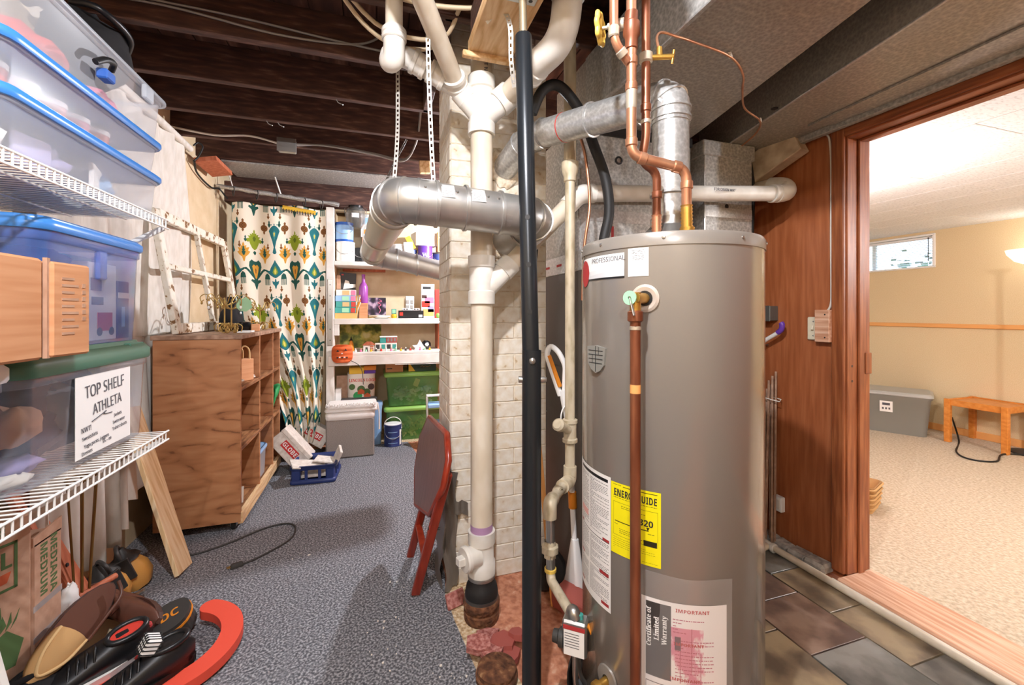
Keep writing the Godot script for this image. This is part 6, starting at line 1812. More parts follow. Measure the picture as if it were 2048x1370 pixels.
	shoe("sneaker", "black sneaker with tangled laces at the front of pile", Transform3D(Basis(UPV, -2.3) * Basis(Vector3.RIGHT, 0.2), V(-1.02, 0.05, -1.62)), 0.29, 0.10, M.black_cloth, M.black, M.black)
	shoe("ankle_boot", "brown leather shoe lying across the pile", Transform3D(Basis(UPV, -0.75) * Basis(Vector3.RIGHT, 0.9), V(-0.86, 0.075, -2.02)), 0.27, 0.085, M.brown_leather, M.brown_sole, M.black, false)
	shoe("ankle_boot", "brown leather shoe behind the other brown shoe", Transform3D(Basis(UPV, -0.45) * Basis(Vector3.RIGHT, 0.5), V(-0.97, 0.05, -2.12)), 0.26, 0.085, M.brown_leather, M.brown_sole, M.black, false)
	# skate shoe with its sole turned up
	t = thing("skate_shoe", "black skate shoe with orange stripe showing its sole", "shoe")
	t.transform = Transform3D(Basis(UPV, -0.5) * Basis(Vector3.RIGHT, 0.45), V(-0.73, 0.03, -1.97))
	var fl := Transform3D(Basis(Vector3.RIGHT, Vector3.FORWARD, Vector3.UP), Vector3.ZERO)
	obj("upper", prism(S(), foot(0.13, 0.115, 20), 0.0, 0.05, fl), M.charcoal, t)
	obj("orange_stripe", prism(S(), foot(0.138, 0.122, 20), 0.05, 0.06, fl), M.orange, t)
	obj("sole", prism(S(), foot(0.134, 0.118, 20), 0.06, 0.075, fl), M.charcoal, t)
	text("lettering", "DC", 0.034, Transform3D(Basis(Vector3.RIGHT, -PI / 2) * Basis(Vector3.BACK, 0.9), V(0, 0.0755, 0)), M.orange, t)
	# loafer leaning on the boxes: long brown footbed, tan suede toe
	t = thing("loafer", "tan suede loafer with brown footbed leaning on moving box", "shoe")
	var lx := V(0.286, 0.43, -0.856).normalized()
	var ly := V(0.75, 0.55, 0.35).slide(lx).normalized()
	t.transform = Transform3D(Basis(lx, ly, lx.cross(ly)), V(-0.95, 0.20, -1.785))
	obj("sole", prism(S(), foot(0.31, 0.105, 22), -0.018, 0.0, fl), M.brown_sole, t)
	obj("footbed", prism(S(), foot(0.30, 0.098, 22), 0.0, 0.004, fl), M.brown_leather, t)
	var lp := []
	for i in 7:
		var s := i / 6.0
		var x := lerpf(-0.153, -0.02, s)
		var half := 0.052 * sqrt(maxf(0.05, 1.0 - pow(1.0 - s, 2.6)))
		var top := lerpf(0.02, 0.055, sqrt(s))
		var q := []
		for k in 10:
			var a := PI * k / 9.0
			q.append(V(x, top * pow(sin(a), 0.7), half * cos(a)))
		lp.append(q)
	obj("toe_upper", loft(S(), lp), M.suede, t)
	obj("toe_seam", tube(S(), curve([V(-0.02, 0.035, 0.045), V(-0.09, 0.04, 0.035), V(-0.135, 0.03, 0.0), V(-0.09, 0.04, -0.035), V(-0.02, 0.035, -0.045)]), 0.005, 6), M.suede_edge, t)
	obj("side_rim", tube(S(), curve([V(-0.02, 0.03, 0.05), V(0.05, 0.03, 0.048), V(0.12, 0.035, 0.04), V(0.15, 0.035, 0.0)]), 0.006, 6), M.brown_leather, t)
	one("cream_paper", box(S(), V(-0.985, 0.03, -2.0), V(0.2, 0.004, 0.16), 0.0, Basis.from_euler(V(0.12, 0.5, 0.1))), M.wall_cream, "cream card lying under the shoes", "card")
	one("silver_bar", bar(S(), V(-1.02, 0.02, -2.2), V(-0.94, 0.06, -2.22), 0.03, 0.01, 0.002), M.steel, "short silver metal bar beside the amber lamp", "metal bar")
	cloth_lump("black_laces", "heap of black shoe laces on the front sneakers", V(-1.0, 0.11, -1.66), V(0.07, 0.03, 0.06), M.black_cloth, 61, "laces")
	# cord on the carpet
	one("extension_cord", tube(S(), curve([V(-0.98, 0.014, -2.62), V(-0.897, 0.014, -2.563), V(-0.752, 0.014, -2.63), V(-0.604, 0.014, -2.75), V(-0.5, 0.014, -2.775), V(-0.439, 0.014, -2.717), V(-0.441, 0.014, -2.576), V(-0.554, 0.014, -2.439), V(-0.62, 0.014, -2.395)]), 0.005, 6), M.charcoal, "dark grey cord looped on carpet with loose plug end", "cord")
	t = thing("cord_plug", "dark grey plug at the end of carpet cord", "plug", V(-0.64, 0.01, -2.38), 0.4)
	obj("body", loft(S(), [rr(0.055, 0.02, 0.006, 0.0), rr(0.055, 0.024, 0.006, 0.012), rr(0.045, 0.016, 0.006, 0.022)]), M.charcoal, t)
	for z in [-0.006, 0.006]:
		obj("prong", bx(S(), V(-0.042, 0.009, z - 0.001), V(-0.026, 0.013, z + 0.001)), M.brass, t)

func build_bookcase() -> void:
	var x0 := -1.13
	var x1 := -0.72
	var t := thing("bookcase", "brown plywood bookcase on casters with open square compartments", "bookcase")
	for z in [-2.755, -3.775]:
		obj("side_panel", bx(S(), V(x0, 0.07, z - 0.01), V(x1, 1.10, z + 0.01), 0.002), M.ply_side, t)
	obj("top_board", bx(S(), V(x0 - 0.01, 1.10, -3.79), V(x1 + 0.01, 1.125, -2.74), 0.003), M.plum_wood, t)
	obj("back_panel", bx(S(), V(x0, 0.07, -3.765), V(x0 + 0.012, 1.10, -2.765)), M.ply_side, t)
	for y in [0.10, 0.475, 0.815]:
		obj("shelf", bx(S(), V(x0 + 0.012, y - 0.011, -3.765), V(x1, y + 0.011, -2.765), 0.002), M.ply_edge, t)
	for z in [-3.17, -3.55]:
		for y in [[0.111, 0.464], [0.486, 0.804], [0.826, 1.10]]:
			obj("divider", bx(S(), V(x0 + 0.012, y[0], z - 0.009), V(x1, y[1], z + 0.009), 0.002), M.ply_side, t)
	obj("toe_board", bx(S(), V(x1 - 0.015, 0.06, -3.78), V(x1 + 0.01, 0.125, -2.75), 0.002), M.pine, t)
	for p in [[-0.77, -2.81], [-0.77, -3.72], [-1.08, -2.81], [-1.08, -3.72]]:
		var c := obj("caster", turned(S(), V(p[0] - 0.011, 0.036, p[1]), V(p[0] + 0.011, 0.036, p[1]), [Vector2(0, 0), Vector2(0.024, 0), Vector2(0.026, 0.004), Vector2(0.026, 0.018), Vector2(0.024, 0.022), Vector2(0, 0.022)], 18), M.rubber, t)
		var fk := S()
		for s in [-0.015, 0.015]:
			bx(fk, V(p[0] + s - 0.0015, 0.03, p[1] - 0.012), V(p[0] + s + 0.0015, 0.07, p[1] + 0.012))
		obj("fork", fk, M.steel, c)
	# things in it
	t = thing("gift_bag", "small kraft paper gift bag with twisted handles in bookcase", "gift bag", V(-0.79, 0.827, -3.02), 0.9)
	obj("bag", bx(S(), V(-0.06, 0, -0.035), V(0.06, 0.135, 0.035), 0.003), M.cardboard, t)
	for z in [-0.03, 0.03]:
		obj("handle", tube(S(), curve([V(-0.035, 0.13, z), V(-0.03, 0.19, z), V(0.0, 0.215, z), V(0.03, 0.19, z), V(0.035, 0.13, z)]), 0.005, 6), M.suede_edge, t)
	t = thing("coiled_raffia", "coil of pale paper cord on the bookcase shelf", "cord", V(-0.80, 0.827, -2.88))
	for k in 6:
		obj("loop", tube(S(), ring(V(rng.randf_range(-0.01, 0.01), 0.008 + k * 0.012, rng.randf_range(-0.01, 0.01)), V(1, 0.08 * (k % 3 - 1), 0), V(0, 0.05 * (k % 2), 1), 0.05 - 0.002 * k, 20), 0.006, 6, false, true), M.off_white, t)
	for k in 4:
		one("paper_loop", tube(S(), curve([V(-0.77, 0.834 + k * 0.008, -3.09), V(-0.74 - k * 0.006, 0.836 + k * 0.008, -3.13), V(-0.77, 0.836 + k * 0.008, -3.16)]), 0.004, 6), M.off_white, "loose white twisted paper handle on the bookcase shelf", "paper handle", "loose paper handles in the bookcase")
	t = thing("green_garland", "tangled green plastic cord hanging out of the bookcase", "cord", V(-0.75, 0.49, -3.66))
	for k in 7:
		obj("loop", tube(S(), curve([V(-0.03, 0.10 + k * 0.012, -0.05 + k * 0.008), V(0.02 + 0.004 * k, 0.17 + k * 0.006, 0.0), V(0.03, 0.13, 0.04 - k * 0.01), V(0.0, 0.02 + 0.01 * k, 0.03), V(-0.02, 0.0, -0.02 + k * 0.01)]), 0.009, 7), M.green, t)
	t = thing("wire_rack", "small black wire rack inside the middle compartment", "rack", V(-0.82, 0.487, -3.3))
	for z in [-0.04, 0.04]:
		obj("leg", tube(S(), bend([V(-0.05, 0.0, z), V(-0.05, 0.13, z), V(0.05, 0.13, z), V(0.05, 0.0, z)], 0.01), 0.004, 6), M.black, t)
	for x in [-0.04, 0.0, 0.04]:
		obj("bar", rod(S(), V(x, 0.13, -0.04), V(x, 0.13, 0.04), 0.003, 6), M.black, t)
	t = tote("clear_tub", "clear plastic tub with pale lid on the bookcase bottom shelf", V(-0.88, 0.112, -3.34), 0.28, 0.28, 0.185, M.clear_frost, M.blue_pale, 0.02)
	cloth_lump("tub_contents", "white paper stuffing inside the small clear tub", V(-0.88, 0.18, -3.34), V(0.10, 0.06, 0.10), M.paper, 71, "paper")
	one("paper_tag", box(S(), V(-0.76, 0.165, -2.90), V(0.03, 0.1, 0.002), 0.0, Basis.from_euler(V(0.1, 0.6, 0.0))), M.off_white, "small printed white tag on the bookcase bottom shelf", "tag")
	# things on top: wire stands
	for q in [[-0.83, -2.98, 0.19, "gold wire jewellery stand with scroll feet and green tag", 0.12], [-0.93, -3.20, 0.22, "gold wire jewellery stand behind the black bust", 0.13], [-0.80, -3.52, 0.18, "gold wire jewellery stand at the curtain end of bookcase", 0.10]]:
		t = thing("wire_stand", q[3], "jewellery stand", V(q[0], 1.126, q[1]), rng.randf() * 2.0)
		obj("stem", rod(S(), V(0, 0.02, 0), V(0, q[2], 0), 0.0045, 6), M.gold_wire, t)
		for k in 6:
			var a := TAU * k / 6
			var d := V(cos(a), 0, sin(a))
			obj("scroll_foot", tube(S(), curve([V(0, 0.03, 0) + d * 0.004, d * 0.03 + V(0, 0.055, 0), d * 0.055 + V(0, 0.04, 0), d * 0.05 + V(0, 0.008, 0), d * 0.03 + V(0, 0.004, 0), d * 0.028 + V(0, 0.02, 0), d * 0.038 + V(0, 0.027, 0)]), 0.0033, 6), M.gold_wire, t)
			obj("branch", tube(S(), curve([V(0, q[2] * 0.75, 0), d * q[4] * 0.4 + V(0, q[2] * 0.85, 0), d * q[4] * 0.75 + V(0, q[2] + 0.02, 0), d * q[4] + V(0, q[2] + 0.005, 0), d * q[4] * 0.97 + V(0, q[2] - 0.025, 0), d * q[4] * 0.86 + V(0, q[2] - 0.015, 0)]), 0.003, 6), M.gold_wire, t)
			obj("bead", ball(S(), d * q[4] * 0.95 + V(0, q[2] - 0.035, 0), V(0.007, 0.011, 0.007), 8), M.white_gloss if k % 2 == 0 else M.gold_wire, t)
	one("green_fish_tag", prism(S(), PackedVector2Array([Vector2(-0.05, -0.02), Vector2(-0.03, -0.04), Vector2(0.01, -0.045), Vector2(0.05, -0.02), Vector2(0.045, 0.02), Vector2(0.01, 0.045), Vector2(-0.02, 0.03), Vector2(-0.05, 0.03)]), 0.0, 0.004, Transform3D(Basis(UPV, 0.9), V(-0.76, 1.30, -2.97))), M.mint, "green paper tag hanging on the gold wire stand", "tag")
	t = thing("black_bust", "black velvet jewellery bust beside the gold wire stand", "bust", V(-0.93, 1.126, -3.34))
	obj("torso", loft(S(), [rr(0.10, 0.20, 0.04, 0.0), rr(0.11, 0.22, 0.05, 0.08), rr(0.09, 0.19, 0.04, 0.13), rr(0.05, 0.07, 0.02, 0.17), rr(0.045, 0.05, 0.02, 0.23)]), M.black_cloth, t)
	obj("pendant", ball(S(), V(0.06, 0.12, 0.02), V(0.006, 0.01, 0.008), 8), M.white_gloss, t)
	obj("ring_dish", lathe(S(), [Vector2(0, 0.0), Vector2(0.05, 0.0), Vector2(0.06, 0.03), Vector2(0.03, 0.06), Vector2(0, 0.065)], 18, Transform3D(Basis(), V(0.1, 0, 0.08))), M.black_gloss, t)
	t = thing("wood_cube", "small wooden cube with a round hole on bookcase top", "wood block", V(-0.765, 1.1255, -3.24), 0.35)
	obj("cube", box(S(), V(0, 0.024, 0), V(0.05, 0.048, 0.05), 0.003), M.cardboard, t)
	obj("hole", turned(S(), V(0.0252, 0.024, 0.0), V(0.0262, 0.024, 0.0), [Vector2(0, 0), Vector2(0.015, 0), Vector2(0.015, 0.001), Vector2(0, 0.001)], 16), M.brown_sole, t)
	one("paper_stack", box(S(), V(-0.77, 1.13, -3.05), V(0.07, 0.008, 0.16), 0.001, Basis(UPV, 0.1)), M.paper, "thin stack of white paper on the bookcase edge", "paper")

func curtain_image() -> void:
	var W := 256
	var H := 496
	var im := Image.create(W, H, false, Image.FORMAT_RGB8)
	im.fill(C("efe6d3"))
	var teal := C("1f6d74")
	var green := C("1d5248")
	var lime := C("8b9c24")
	var gold := C("d39a3a")
	var brown := C("7a4f24")
	var pale := C("d9c85a")
	# each: column (0..1), row top, list of half outline (x right of the axis, y down, in pixels), colour
	var mir := func(cx: float, cy: float, half: Array, c: Color):
		var p := PackedVector2Array()
		for h in half:
			p.append(Vector2(cx + h[0], cy + h[1]))
		for i in half.size():
			var h = half[half.size() - 1 - i]
			p.append(Vector2(cx - h[0] - 0.3, cy + h[1]))
		paint(im, p, c)
	# column 0: teal drop, spade leaf, tulip
	mir.call(0.0, 6.0, [[2, 0], [12, 6], [26, 22], [33, 40], [24, 70], [12, 110], [4, 150], [9, 172], [12, 186], [5, 196]], teal)
	mir.call(0.0, 44.0, [[1, 0], [10, 12], [6, 40], [1, 62]], C("3f8f8c"))
	mir.call(0.0, 52.0, [[0.5, 0], [5, 8], [2, 30]], pale)
	for k in 5:
		var a := -0.9 + k * 0.45
		paint(im, _dot(sin(a) * 40.0, 38.0 - cos(a) * 40.0, 4.0), teal)
	mir.call(0.0, 244.0, [[1, 0], [8, 16], [28, 52], [36, 74], [52, 70], [46, 90], [30, 104], [10, 118], [2, 122]], teal)
	mir.call(0.0, 284.0, [[1, 0], [12, 24], [18, 44], [8, 58], [1, 62]], C("7a9a3a"))
	mir.call(0.0, 300.0, [[1, 0], [8, 20], [4, 38]], pale)
	mir.call(0.0, 372.0, [[3, 0], [6, 20], [22, 14], [18, 34], [7, 46], [3, 66]], teal)
	# column half: lime crown, heart with gold core, arms and combs
	var hx := W * 0.5
	mir.call(hx, 52.0, [[1, 0], [5, 14], [3, 26], [14, 22], [12, 34], [26, 30], [22, 44], [38, 44], [28, 58], [44, 64], [46, 82], [34, 88], [30, 80], [24, 100], [14, 124], [2, 136]], lime)
	mir.call(hx, 96.0, [[1, 0], [10, 14], [4, 34]], C("5d6d16"))
	mir.call(hx, 196.0, [[2, 0], [9, 8], [6, 20], [1, 26]], green)
	mir.call(hx, 254.0, [[1, 12], [10, 10], [20, 0], [34, 16], [38, 44], [26, 90], [12, 130], [5, 160], [2, 200]], green)
	mir.call(hx, 286.0, [[1, 8], [10, 0], [20, 14], [14, 50], [6, 86], [1, 96]], gold)
	mir.call(hx, 312.0, [[1, 0], [4, 10], [2, 34]], brown)
	mir.call(hx, 392.0, [[5, 0], [26, -6], [30, 6], [12, 22], [3, 60]], green)
	for sg in [-1.0, 1.0]:
		var arm := PackedVector2Array()
		for q in [[10, 150], [34, 108], [54, 88], [76, 92], [82, 110], [74, 108], [66, 100], [54, 104], [40, 122], [16, 158]]:
			arm.append(Vector2(hx + sg * q[0], 240.0 + q[1] - 20.0))
		paint(im, arm, green)
		var cx: float = hx + sg * 76.0
		mir.call(cx, 336.0, [[2, 0], [13, 12], [17, 34], [17, 40]], green)
		for k in 5:
			im.fill_rect(Rect2i(posmod(int(cx) - 16 + k * 7, W - 4), 376, 4, 40), green)
	# quarter columns: brown balls, gold flames, small drops
	for q in [0.25, 0.75]:
		var cx: float = W * q
		paint(im, _dot(cx, 30.0, 23.0), brown)
		mir.call(cx, -14.0, [[1, 0], [7, 10], [4, 22]], brown)
		mir.call(cx, 52.0, [[4, 0], [7, 8], [1, 20]], brown)
		for k in 4:
			paint(im, _dot(cx + [-8, 8, 0, 0][k], 30.0 + [0, 0, -9, 9][k], 3.0), C("4d2f14"))
		mir.call(cx, 142.0, [[1, 0], [7, 16], [5, 26], [18, 20], [15, 38], [34, 32], [26, 56], [38, 62], [26, 82], [10, 98], [3, 128]], gold)
		mir.call(cx, 168.0, [[1, 0], [6, 10], [3, 16], [11, 22], [5, 30], [12, 38], [4, 60]], green)
	for q in [[0.12, -20], [0.88, -20], [0.12, 470], [0.88, 470], [0.30, 96], [0.70, 96], [0.16, 132], [0.84, 132], [0.14, 420], [0.86, 420]]:
		mir.call(W * q[0], q[1] * 1.0, [[1, 0], [5, 12], [2, 18], [9, 26], [1, 42]], brown if int(q[1]) in [132, 420] else green)
	var m := uvmat("ikat_cloth", im, 0.9)
	m.texture_repeat = true
	m.backlight_enabled = true
	m.backlight = C("2a2620")

func _dot(x: float, y: float, r: float) -> PackedVector2Array:
	var p := PackedVector2Array()
	for k in 14:
		p.append(Vector2(x + cos(TAU * k / 14) * r, y + sin(TAU * k / 14) * r))
	return p

func can(called: String, label: String, at: Vector3, r: float, h: float, m: Material, band: Material, words := "", word_m: Material = null) -> Node3D:
	var t := thing(called, label, "paint can", at)
	obj("body", lathe(S(), [Vector2(0, 0), Vector2(r, 0), Vector2(r + 0.002, 0.003), Vector2(r, 0.006), Vector2(r, h - 0.012), Vector2(r + 0.002, h - 0.01), Vector2(r + 0.002, h), Vector2(r - 0.008, h), Vector2(r - 0.01, h - 0.006), Vector2(0, h - 0.006)], 28), m, t)
	if band:
		obj("paper_label", lathe(S(), [Vector2(r, h * 0.12), Vector2(r + 0.0012, h * 0.12), Vector2(r + 0.0012, h * 0.85), Vector2(r, h * 0.85)], 28), band, t)
	if words:
		text("lettering", words, h * 0.2, Transform3D(), word_m, t, true, true, 1.0, func(p: Vector3):
			var a: float = p.x / r - 0.15
			return V(sin(a) * (r + 0.002 + p.z), h * 0.52 + p.y, cos(a) * (r + 0.002 + p.z)))
	obj("handle", tube(S(), curve([V(-r, h * 0.8, 0), V(-r * 0.75, h * 0.5, r * 0.78), V(0, h * 0.38, r * 1.06), V(r * 0.75, h * 0.5, r * 0.78), V(r, h * 0.8, 0)]), 0.0025, 6), M.steel, t)
	return t

func carton(called: String, label: String, c: Vector3, s: Vector3, m: Material, category := "box", turn := 0.0) -> Node3D:
	var t := thing(called, label, category, c, turn)
	obj("carton", bx(S(), V(-s.x * 0.5, 0, -s.z * 0.5), V(s.x * 0.5, s.y, s.z * 0.5), 0.002), m, t)
	return t

func build_back() -> void:
	curtain_image()
	# ---- patterned curtain on a foil wrapped pipe
	var prof := [[2.16, -1.13, -0.41], [1.8, -1.12, -0.412], [1.35, -1.09, -0.415], [1.02, -0.995, -0.42], [0.75, -0.87, -0.43], [0.5, -0.76, -0.44], [0.28, -0.70, -0.45], [0.15, -0.63, -0.49]]
	one("patterned_curtain", grid(S(), 64, 40, func(u, v):
		var y: float = lerpf(0.15, 2.16, v)
		var k := 0
		while k < prof.size() - 2 and y < prof[k + 1][0]:
			k += 1
		var f: float = clampf((prof[k][0] - y) / (prof[k][0] - prof[k + 1][0]), 0.0, 1.0)
		var l: float = lerpf(prof[k][1], prof[k + 1][1], f)
		var r: float = lerpf(prof[k][2], prof[k + 1][2], f)
		var gather: float = 1.0 - (r - l) / 0.72
		var z: float = -4.06 + 0.012 * sin(u * 19.0) + gather * 0.07 * sin(u * 30.0 + y * 3.0) + 0.10 * smoothstep(0.8, 0.15, y)
		return V(lerpf(l, r, u), y + 0.012 * sin(u * 12.0) * v, z), 2.3, -3.25), M.ikat_cloth, "cream curtain with teal, green and gold motifs, gathered at bottom", "curtain")
	var t := thing("curtain_pipe", "foil wrapped pipe carrying the patterned curtain rings", "pipe")
	var q := []
	var rr2 := []
	for k in 25:
		q.append(V(-1.22, 2.275, -4.0).lerp(V(-0.30, 2.19, -4.0), k / 24.0) + V(0, rng.randf_range(-0.003, 0.003), rng.randf_range(-0.003, 0.003)))
		rr2.append(0.016 + rng.randf_range(-0.003, 0.004))
	obj("pipe", tube(S(), q, rr2, 10), M.galvanized_new, t)
	obj("hanger", rod(S(), V(-0.75, 2.23, -4.0), V(-0.80, 2.39, -4.0), 0.006, 6), M.white, t)
	obj("hanger", rod(S(), V(-1.1, 2.26, -4.0), V(-1.14, 2.40, -4.0), 0.004, 6), M.white, t)
	for x in [-1.10, -0.93, -0.79, -0.575, -0.44]:
		var yy: float = 2.275 - (x + 1.22) * 0.0924
		one("curtain_ring", tube(S(), ring(V(x, yy - 0.024, -4.0), V(0, 1, 0), V(0.4, 0, 0.9).normalized(), 0.036, 20), 0.004, 6, false, true), M.iron, "dark metal ring on the curtain pipe", "ring", "curtain rings on the pipe")
	t = thing("yellow_tassels", "yellow striped fabric strip with tassels above the curtain", "fabric trim", V(-0.72, 2.13, -4.02))
	obj("band", box(S(), V(0.1, 0.0, -0.02), V(0.26, 0.035, 0.006), 0.001, Basis(Vector3.BACK, -0.12)), M.yellow, t)
	for k in 12:
		obj("tassel", box(S(), V(-0.02 + k * 0.021, -0.01 - k * 0.0022, -0.016), V(0.006, 0.03, 0.004), 0.001), M.ink, t)
	cloth_lump("black_sack", "black plastic sack behind the bookcase under the curtain", V(-0.86, 0.30, -4.15), V(0.20, 0.29, 0.16), M.black_gloss, 81, "sack")
	# ---- storage shelves
	t = thing("storage_shelves", "built in white shelves along the back wall", "shelves")
	obj("post", bx(S(), V(-0.42, 0.005, -4.25), V(-0.353, 2.2, -4.15), 0.003), M.shelf_white, t)
	obj("post", bx(S(), V(1.2, 0.005, -4.25), V(1.267, 2.2, -4.15), 0.003), M.shelf_white, t)
	for y in [[1.68, 1.718], [1.142, 1.194]]:
		obj("shelf", bx(S(), V(-0.353, y[0], -4.5), V(1.2, y[1], -4.15), 0.003), M.shelf_white, t)
	obj("shelf", bx(S(), V(-0.353, 0.86, -4.7), V(1.2, 0.885, -4.12), 0.003), M.shelf_white, t)
	obj("apron", bx(S(), V(-0.40, 0.768, -4.15), V(1.2, 0.86, -4.12), 0.004), M.shelf_white, t)
	obj("back_board", bx(S(), V(-0.353, 0.885, -4.52), V(1.2, 2.2, -4.5)), M.wall_cream, t)
	obj("side_board", bx(S(), V(-0.40, 0.885, -4.5), V(-0.353, 2.2, -4.25)), M.wall_cream, t)
	obj("upright", bx(S(), V(0.60, 0.886, -4.5), V(0.625, 1.142, -4.3), 0.002), M.red_board, t)
	obj("ledge", bx(S(), V(-0.30, 1.655, -4.5), V(0.1, 1.68, -4.46), 0.002), M.red_board, t)
	obj("bracket", bx(S(), V(-0.353, 1.04, -4.2), V(-0.31, 1.142, -4.15), 0.003), M.shelf_white, t)
	var mt := obj("metal_strip", bx(S(), V(-0.405, 0.95, -4.151), V(-0.365, 1.55, -4.146), 0.002), M.steel, t)
	for y in [1.0, 1.1, 1.28, 1.4, 1.5]:
		obj("screw", ball(S(), V(-0.385, y, -4.146), V(0.005, 0.005, 0.002), 8), M.ink, mt)
	one("green_poster", bx(S(), V(-0.33, 0.90, -4.499), V(0.06, 1.14, -4.494)), M.scenic, "green scenic backdrop card behind the toy village", "card")
	# shelf of paint
	var zs := -4.29
	can("paint_can", "white paint can with green label under the blue can", V(-0.265, 1.718, zs), 0.082, 0.19, M.white, M.paper)
	can("paint_can", "blue and white paint can stacked on the white can", V(-0.275, 1.908, zs), 0.08, 0.18, M.blue, M.blue_pale)
	can("paint_can", "plain white paint can marked 2000", V(0.22, 1.718, zs), 0.074, 0.19, M.white, null, "2000", M.ink_grey)
	can("paint_can", "small navy paint can beside the white can", V(0.345, 1.718, -4.33), 0.055, 0.15, M.blue_deep, null)
	can("paint_can", "purple paint can with large white letter", V(0.475, 1.718, zs), 0.07, 0.185, M.purple, null, "W", M.paper)
	can("paint_can", "dark can with red and blue label by the chimney", V(0.60, 1.718, zs), 0.05, 0.13, M.charcoal, M.blue_deep)
	can("paint_can", "black paint can behind the silver duct", V(-0.13, 1.718, -4.36), 0.06, 0.15, M.black, null)
	can("paint_can", "cream paint can just beside the white can", V(0.10, 1.718, -4.36), 0.06, 0.14, M.off_white, null)
	t = carton("detergent_box", "white carton with blue and orange picture on paint shelf", V(-0.02, 1.98, -4.40), V(0.22, 0.22, 0.10), M.paper)
	obj("blue_print", prism(S(), PackedVector2Array([Vector2(-0.1, 0.12), Vector2(0.1, 0.12), Vector2(0.08, 0.18), Vector2(0.0, 0.205), Vector2(-0.08, 0.18)]), 0.05, 0.0515), M.blue_pale, t)
	obj("orange_print", prism(S(), PackedVector2Array([Vector2(-0.1, 0.03), Vector2(0.1, 0.03), Vector2(0.06, 0.08), Vector2(0.0, 0.1), Vector2(-0.08, 0.07)]), 0.05, 0.0515), M.orange, t)
	carton("supply_carton", "brown carton under the detergent carton", V(-0.02, 1.718, -4.42), V(0.2, 0.262, 0.12), M.cardboard_brown)
	carton("supply_carton", "white carton tilted above the purple paint can", V(0.47, 1.91, -4.34), V(0.22, 0.13, 0.18), M.off_white, "box", 0.2)
	carton("supply_carton", "orange carton on edge beside tilted white carton", V(0.62, 1.85, -4.30), V(0.06, 0.2, 0.14), M.orange_pale)
	one("yellow_tape_roll", box(S(), V(0.33, 1.93, -4.25), V(0.05, 0.13, 0.004), 0.001, Basis(Vector3.BACK, 0.5)), M.yellow, "yellow striped tape strip hanging by the duct", "tape")
	one("white_rag", box(S(), V(0.31, 1.86, -4.22), V(0.09, 0.14, 0.012), 0.004, Basis.from_euler(V(0.1, 0.2, 0.15))), M.paper, "white rag hanging over the plain paint cans", "rag")
	t = thing("glass_jug", "smoky glass jug hung by wire below the beam", "jug", V(-0.17, 2.03, -4.20))
	obj("glass", lathe(S(), [Vector2(0, 0), Vector2(0.05, 0.0), Vector2(0.085, 0.05), Vector2(0.09, 0.12), Vector2(0.085, 0.17), Vector2(0.06, 0.19), Vector2(0.058, 0.20), Vector2(0.08, 0.165), Vector2(0.084, 0.12), Vector2(0.08, 0.055), Vector2(0.045, 0.006), Vector2(0, 0.006)], 24), M.glass_jug, t)
	obj("black_rim", lathe(S(), [Vector2(0.05, 0.185), Vector2(0.065, 0.185), Vector2(0.065, 0.205), Vector2(0.05, 0.205)], 24), M.black_gloss, t)
	obj("white_sticker", grid(S(), 4, 1, func(u, v):
		return V(sin(lerpf(-0.35, 0.35, u)) * 0.0915, lerpf(0.085, 0.125, v), cos(lerpf(-0.35, 0.35, u)) * 0.0915)), M.paper, t)
	for s in [-1, 1]:
		obj("hanging_wire", tube(S(), curve([V(s * 0.09, 0.11, 0.0), V(s * 0.095, 0.18, 0), V(s * 0.06, 0.2, 0), V(s * 0.05, 0.24, -0.1)]), 0.003, 6), M.steel_old, t)
	# shelf of games
	t = carton("game_box", "yellow game box at the bottom of the stack", V(-0.255, 1.194, -4.29), V(0.19, 0.05, 0.16), M.orange_pale)
	var gm := [["teal and red game box on the yellow box", M.teal], ["teal game box second in the stack", M.teal], ["pale blue game box third in the stack", M.blue_pale], ["pale patterned game box topping the stack", M.off_white]]
	for k in 4:
		t = carton("game_box", gm[k][0], V(-0.26 + (k % 2) * 0.004, 1.245 + k * 0.054, -4.29), V(0.18 - k * 0.003, 0.053, 0.15), gm[k][1])
		obj("red_end", bx(S(), V(0.045, 0.004, 0.0755), V(0.085, 0.049, 0.077)), M.red if k < 2 else M.pink, t)
		obj("picture", bx(S(), V(-0.03, 0.006, 0.0755), V(0.03, 0.047, 0.077)), M.mint if k % 2 == 0 else M.suede_edge, t)
	t = thing("dark_print", "black card with white dog picture on the game stack", "picture", V(-0.25, 1.462, -4.36), 0.06)
	obj("card", box(S(), V(0, 0.085, 0), V(0.15, 0.17, 0.01), 0.001, Basis.from_euler(V(-0.15, 0, -0.06))), M.charcoal, t)
	obj("pale_shape", prism(S(), PackedVector2Array([Vector2(-0.04, 0.01), Vector2(0.07, 0.03), Vector2(0.07, 0.06), Vector2(0.02, 0.06), Vector2(0.01, 0.09), Vector2(-0.02, 0.1), Vector2(-0.03, 0.06)]), 0.0, 0.0015, Transform3D(Basis(Vector3.RIGHT, -0.15), V(0, 0.0, 0.020))), M.off_white, t)
	obj("red_mark", box(S(), V(-0.045, 0.15, -0.004), V(0.02, 0.012, 0.002), 0.0, Basis(Vector3.RIGHT, -0.15)), M.red, t)
	one("brown_mug_box", bx(S(), V(-0.345, 1.47, -4.40), V(-0.31, 1.60, -4.30), 0.003), M.cardboard_brown, "brown narrow box behind the dark card", "box")
	carton("wood_stand", "brown box under the purple bottle", V(-0.105, 1.194, -4.31), V(0.075, 0.145, 0.08), M.cardboard)
	t = thing("wine_bottle", "purple glitter bottle standing on a brown box", "bottle", V(-0.105, 1.339, -4.31))
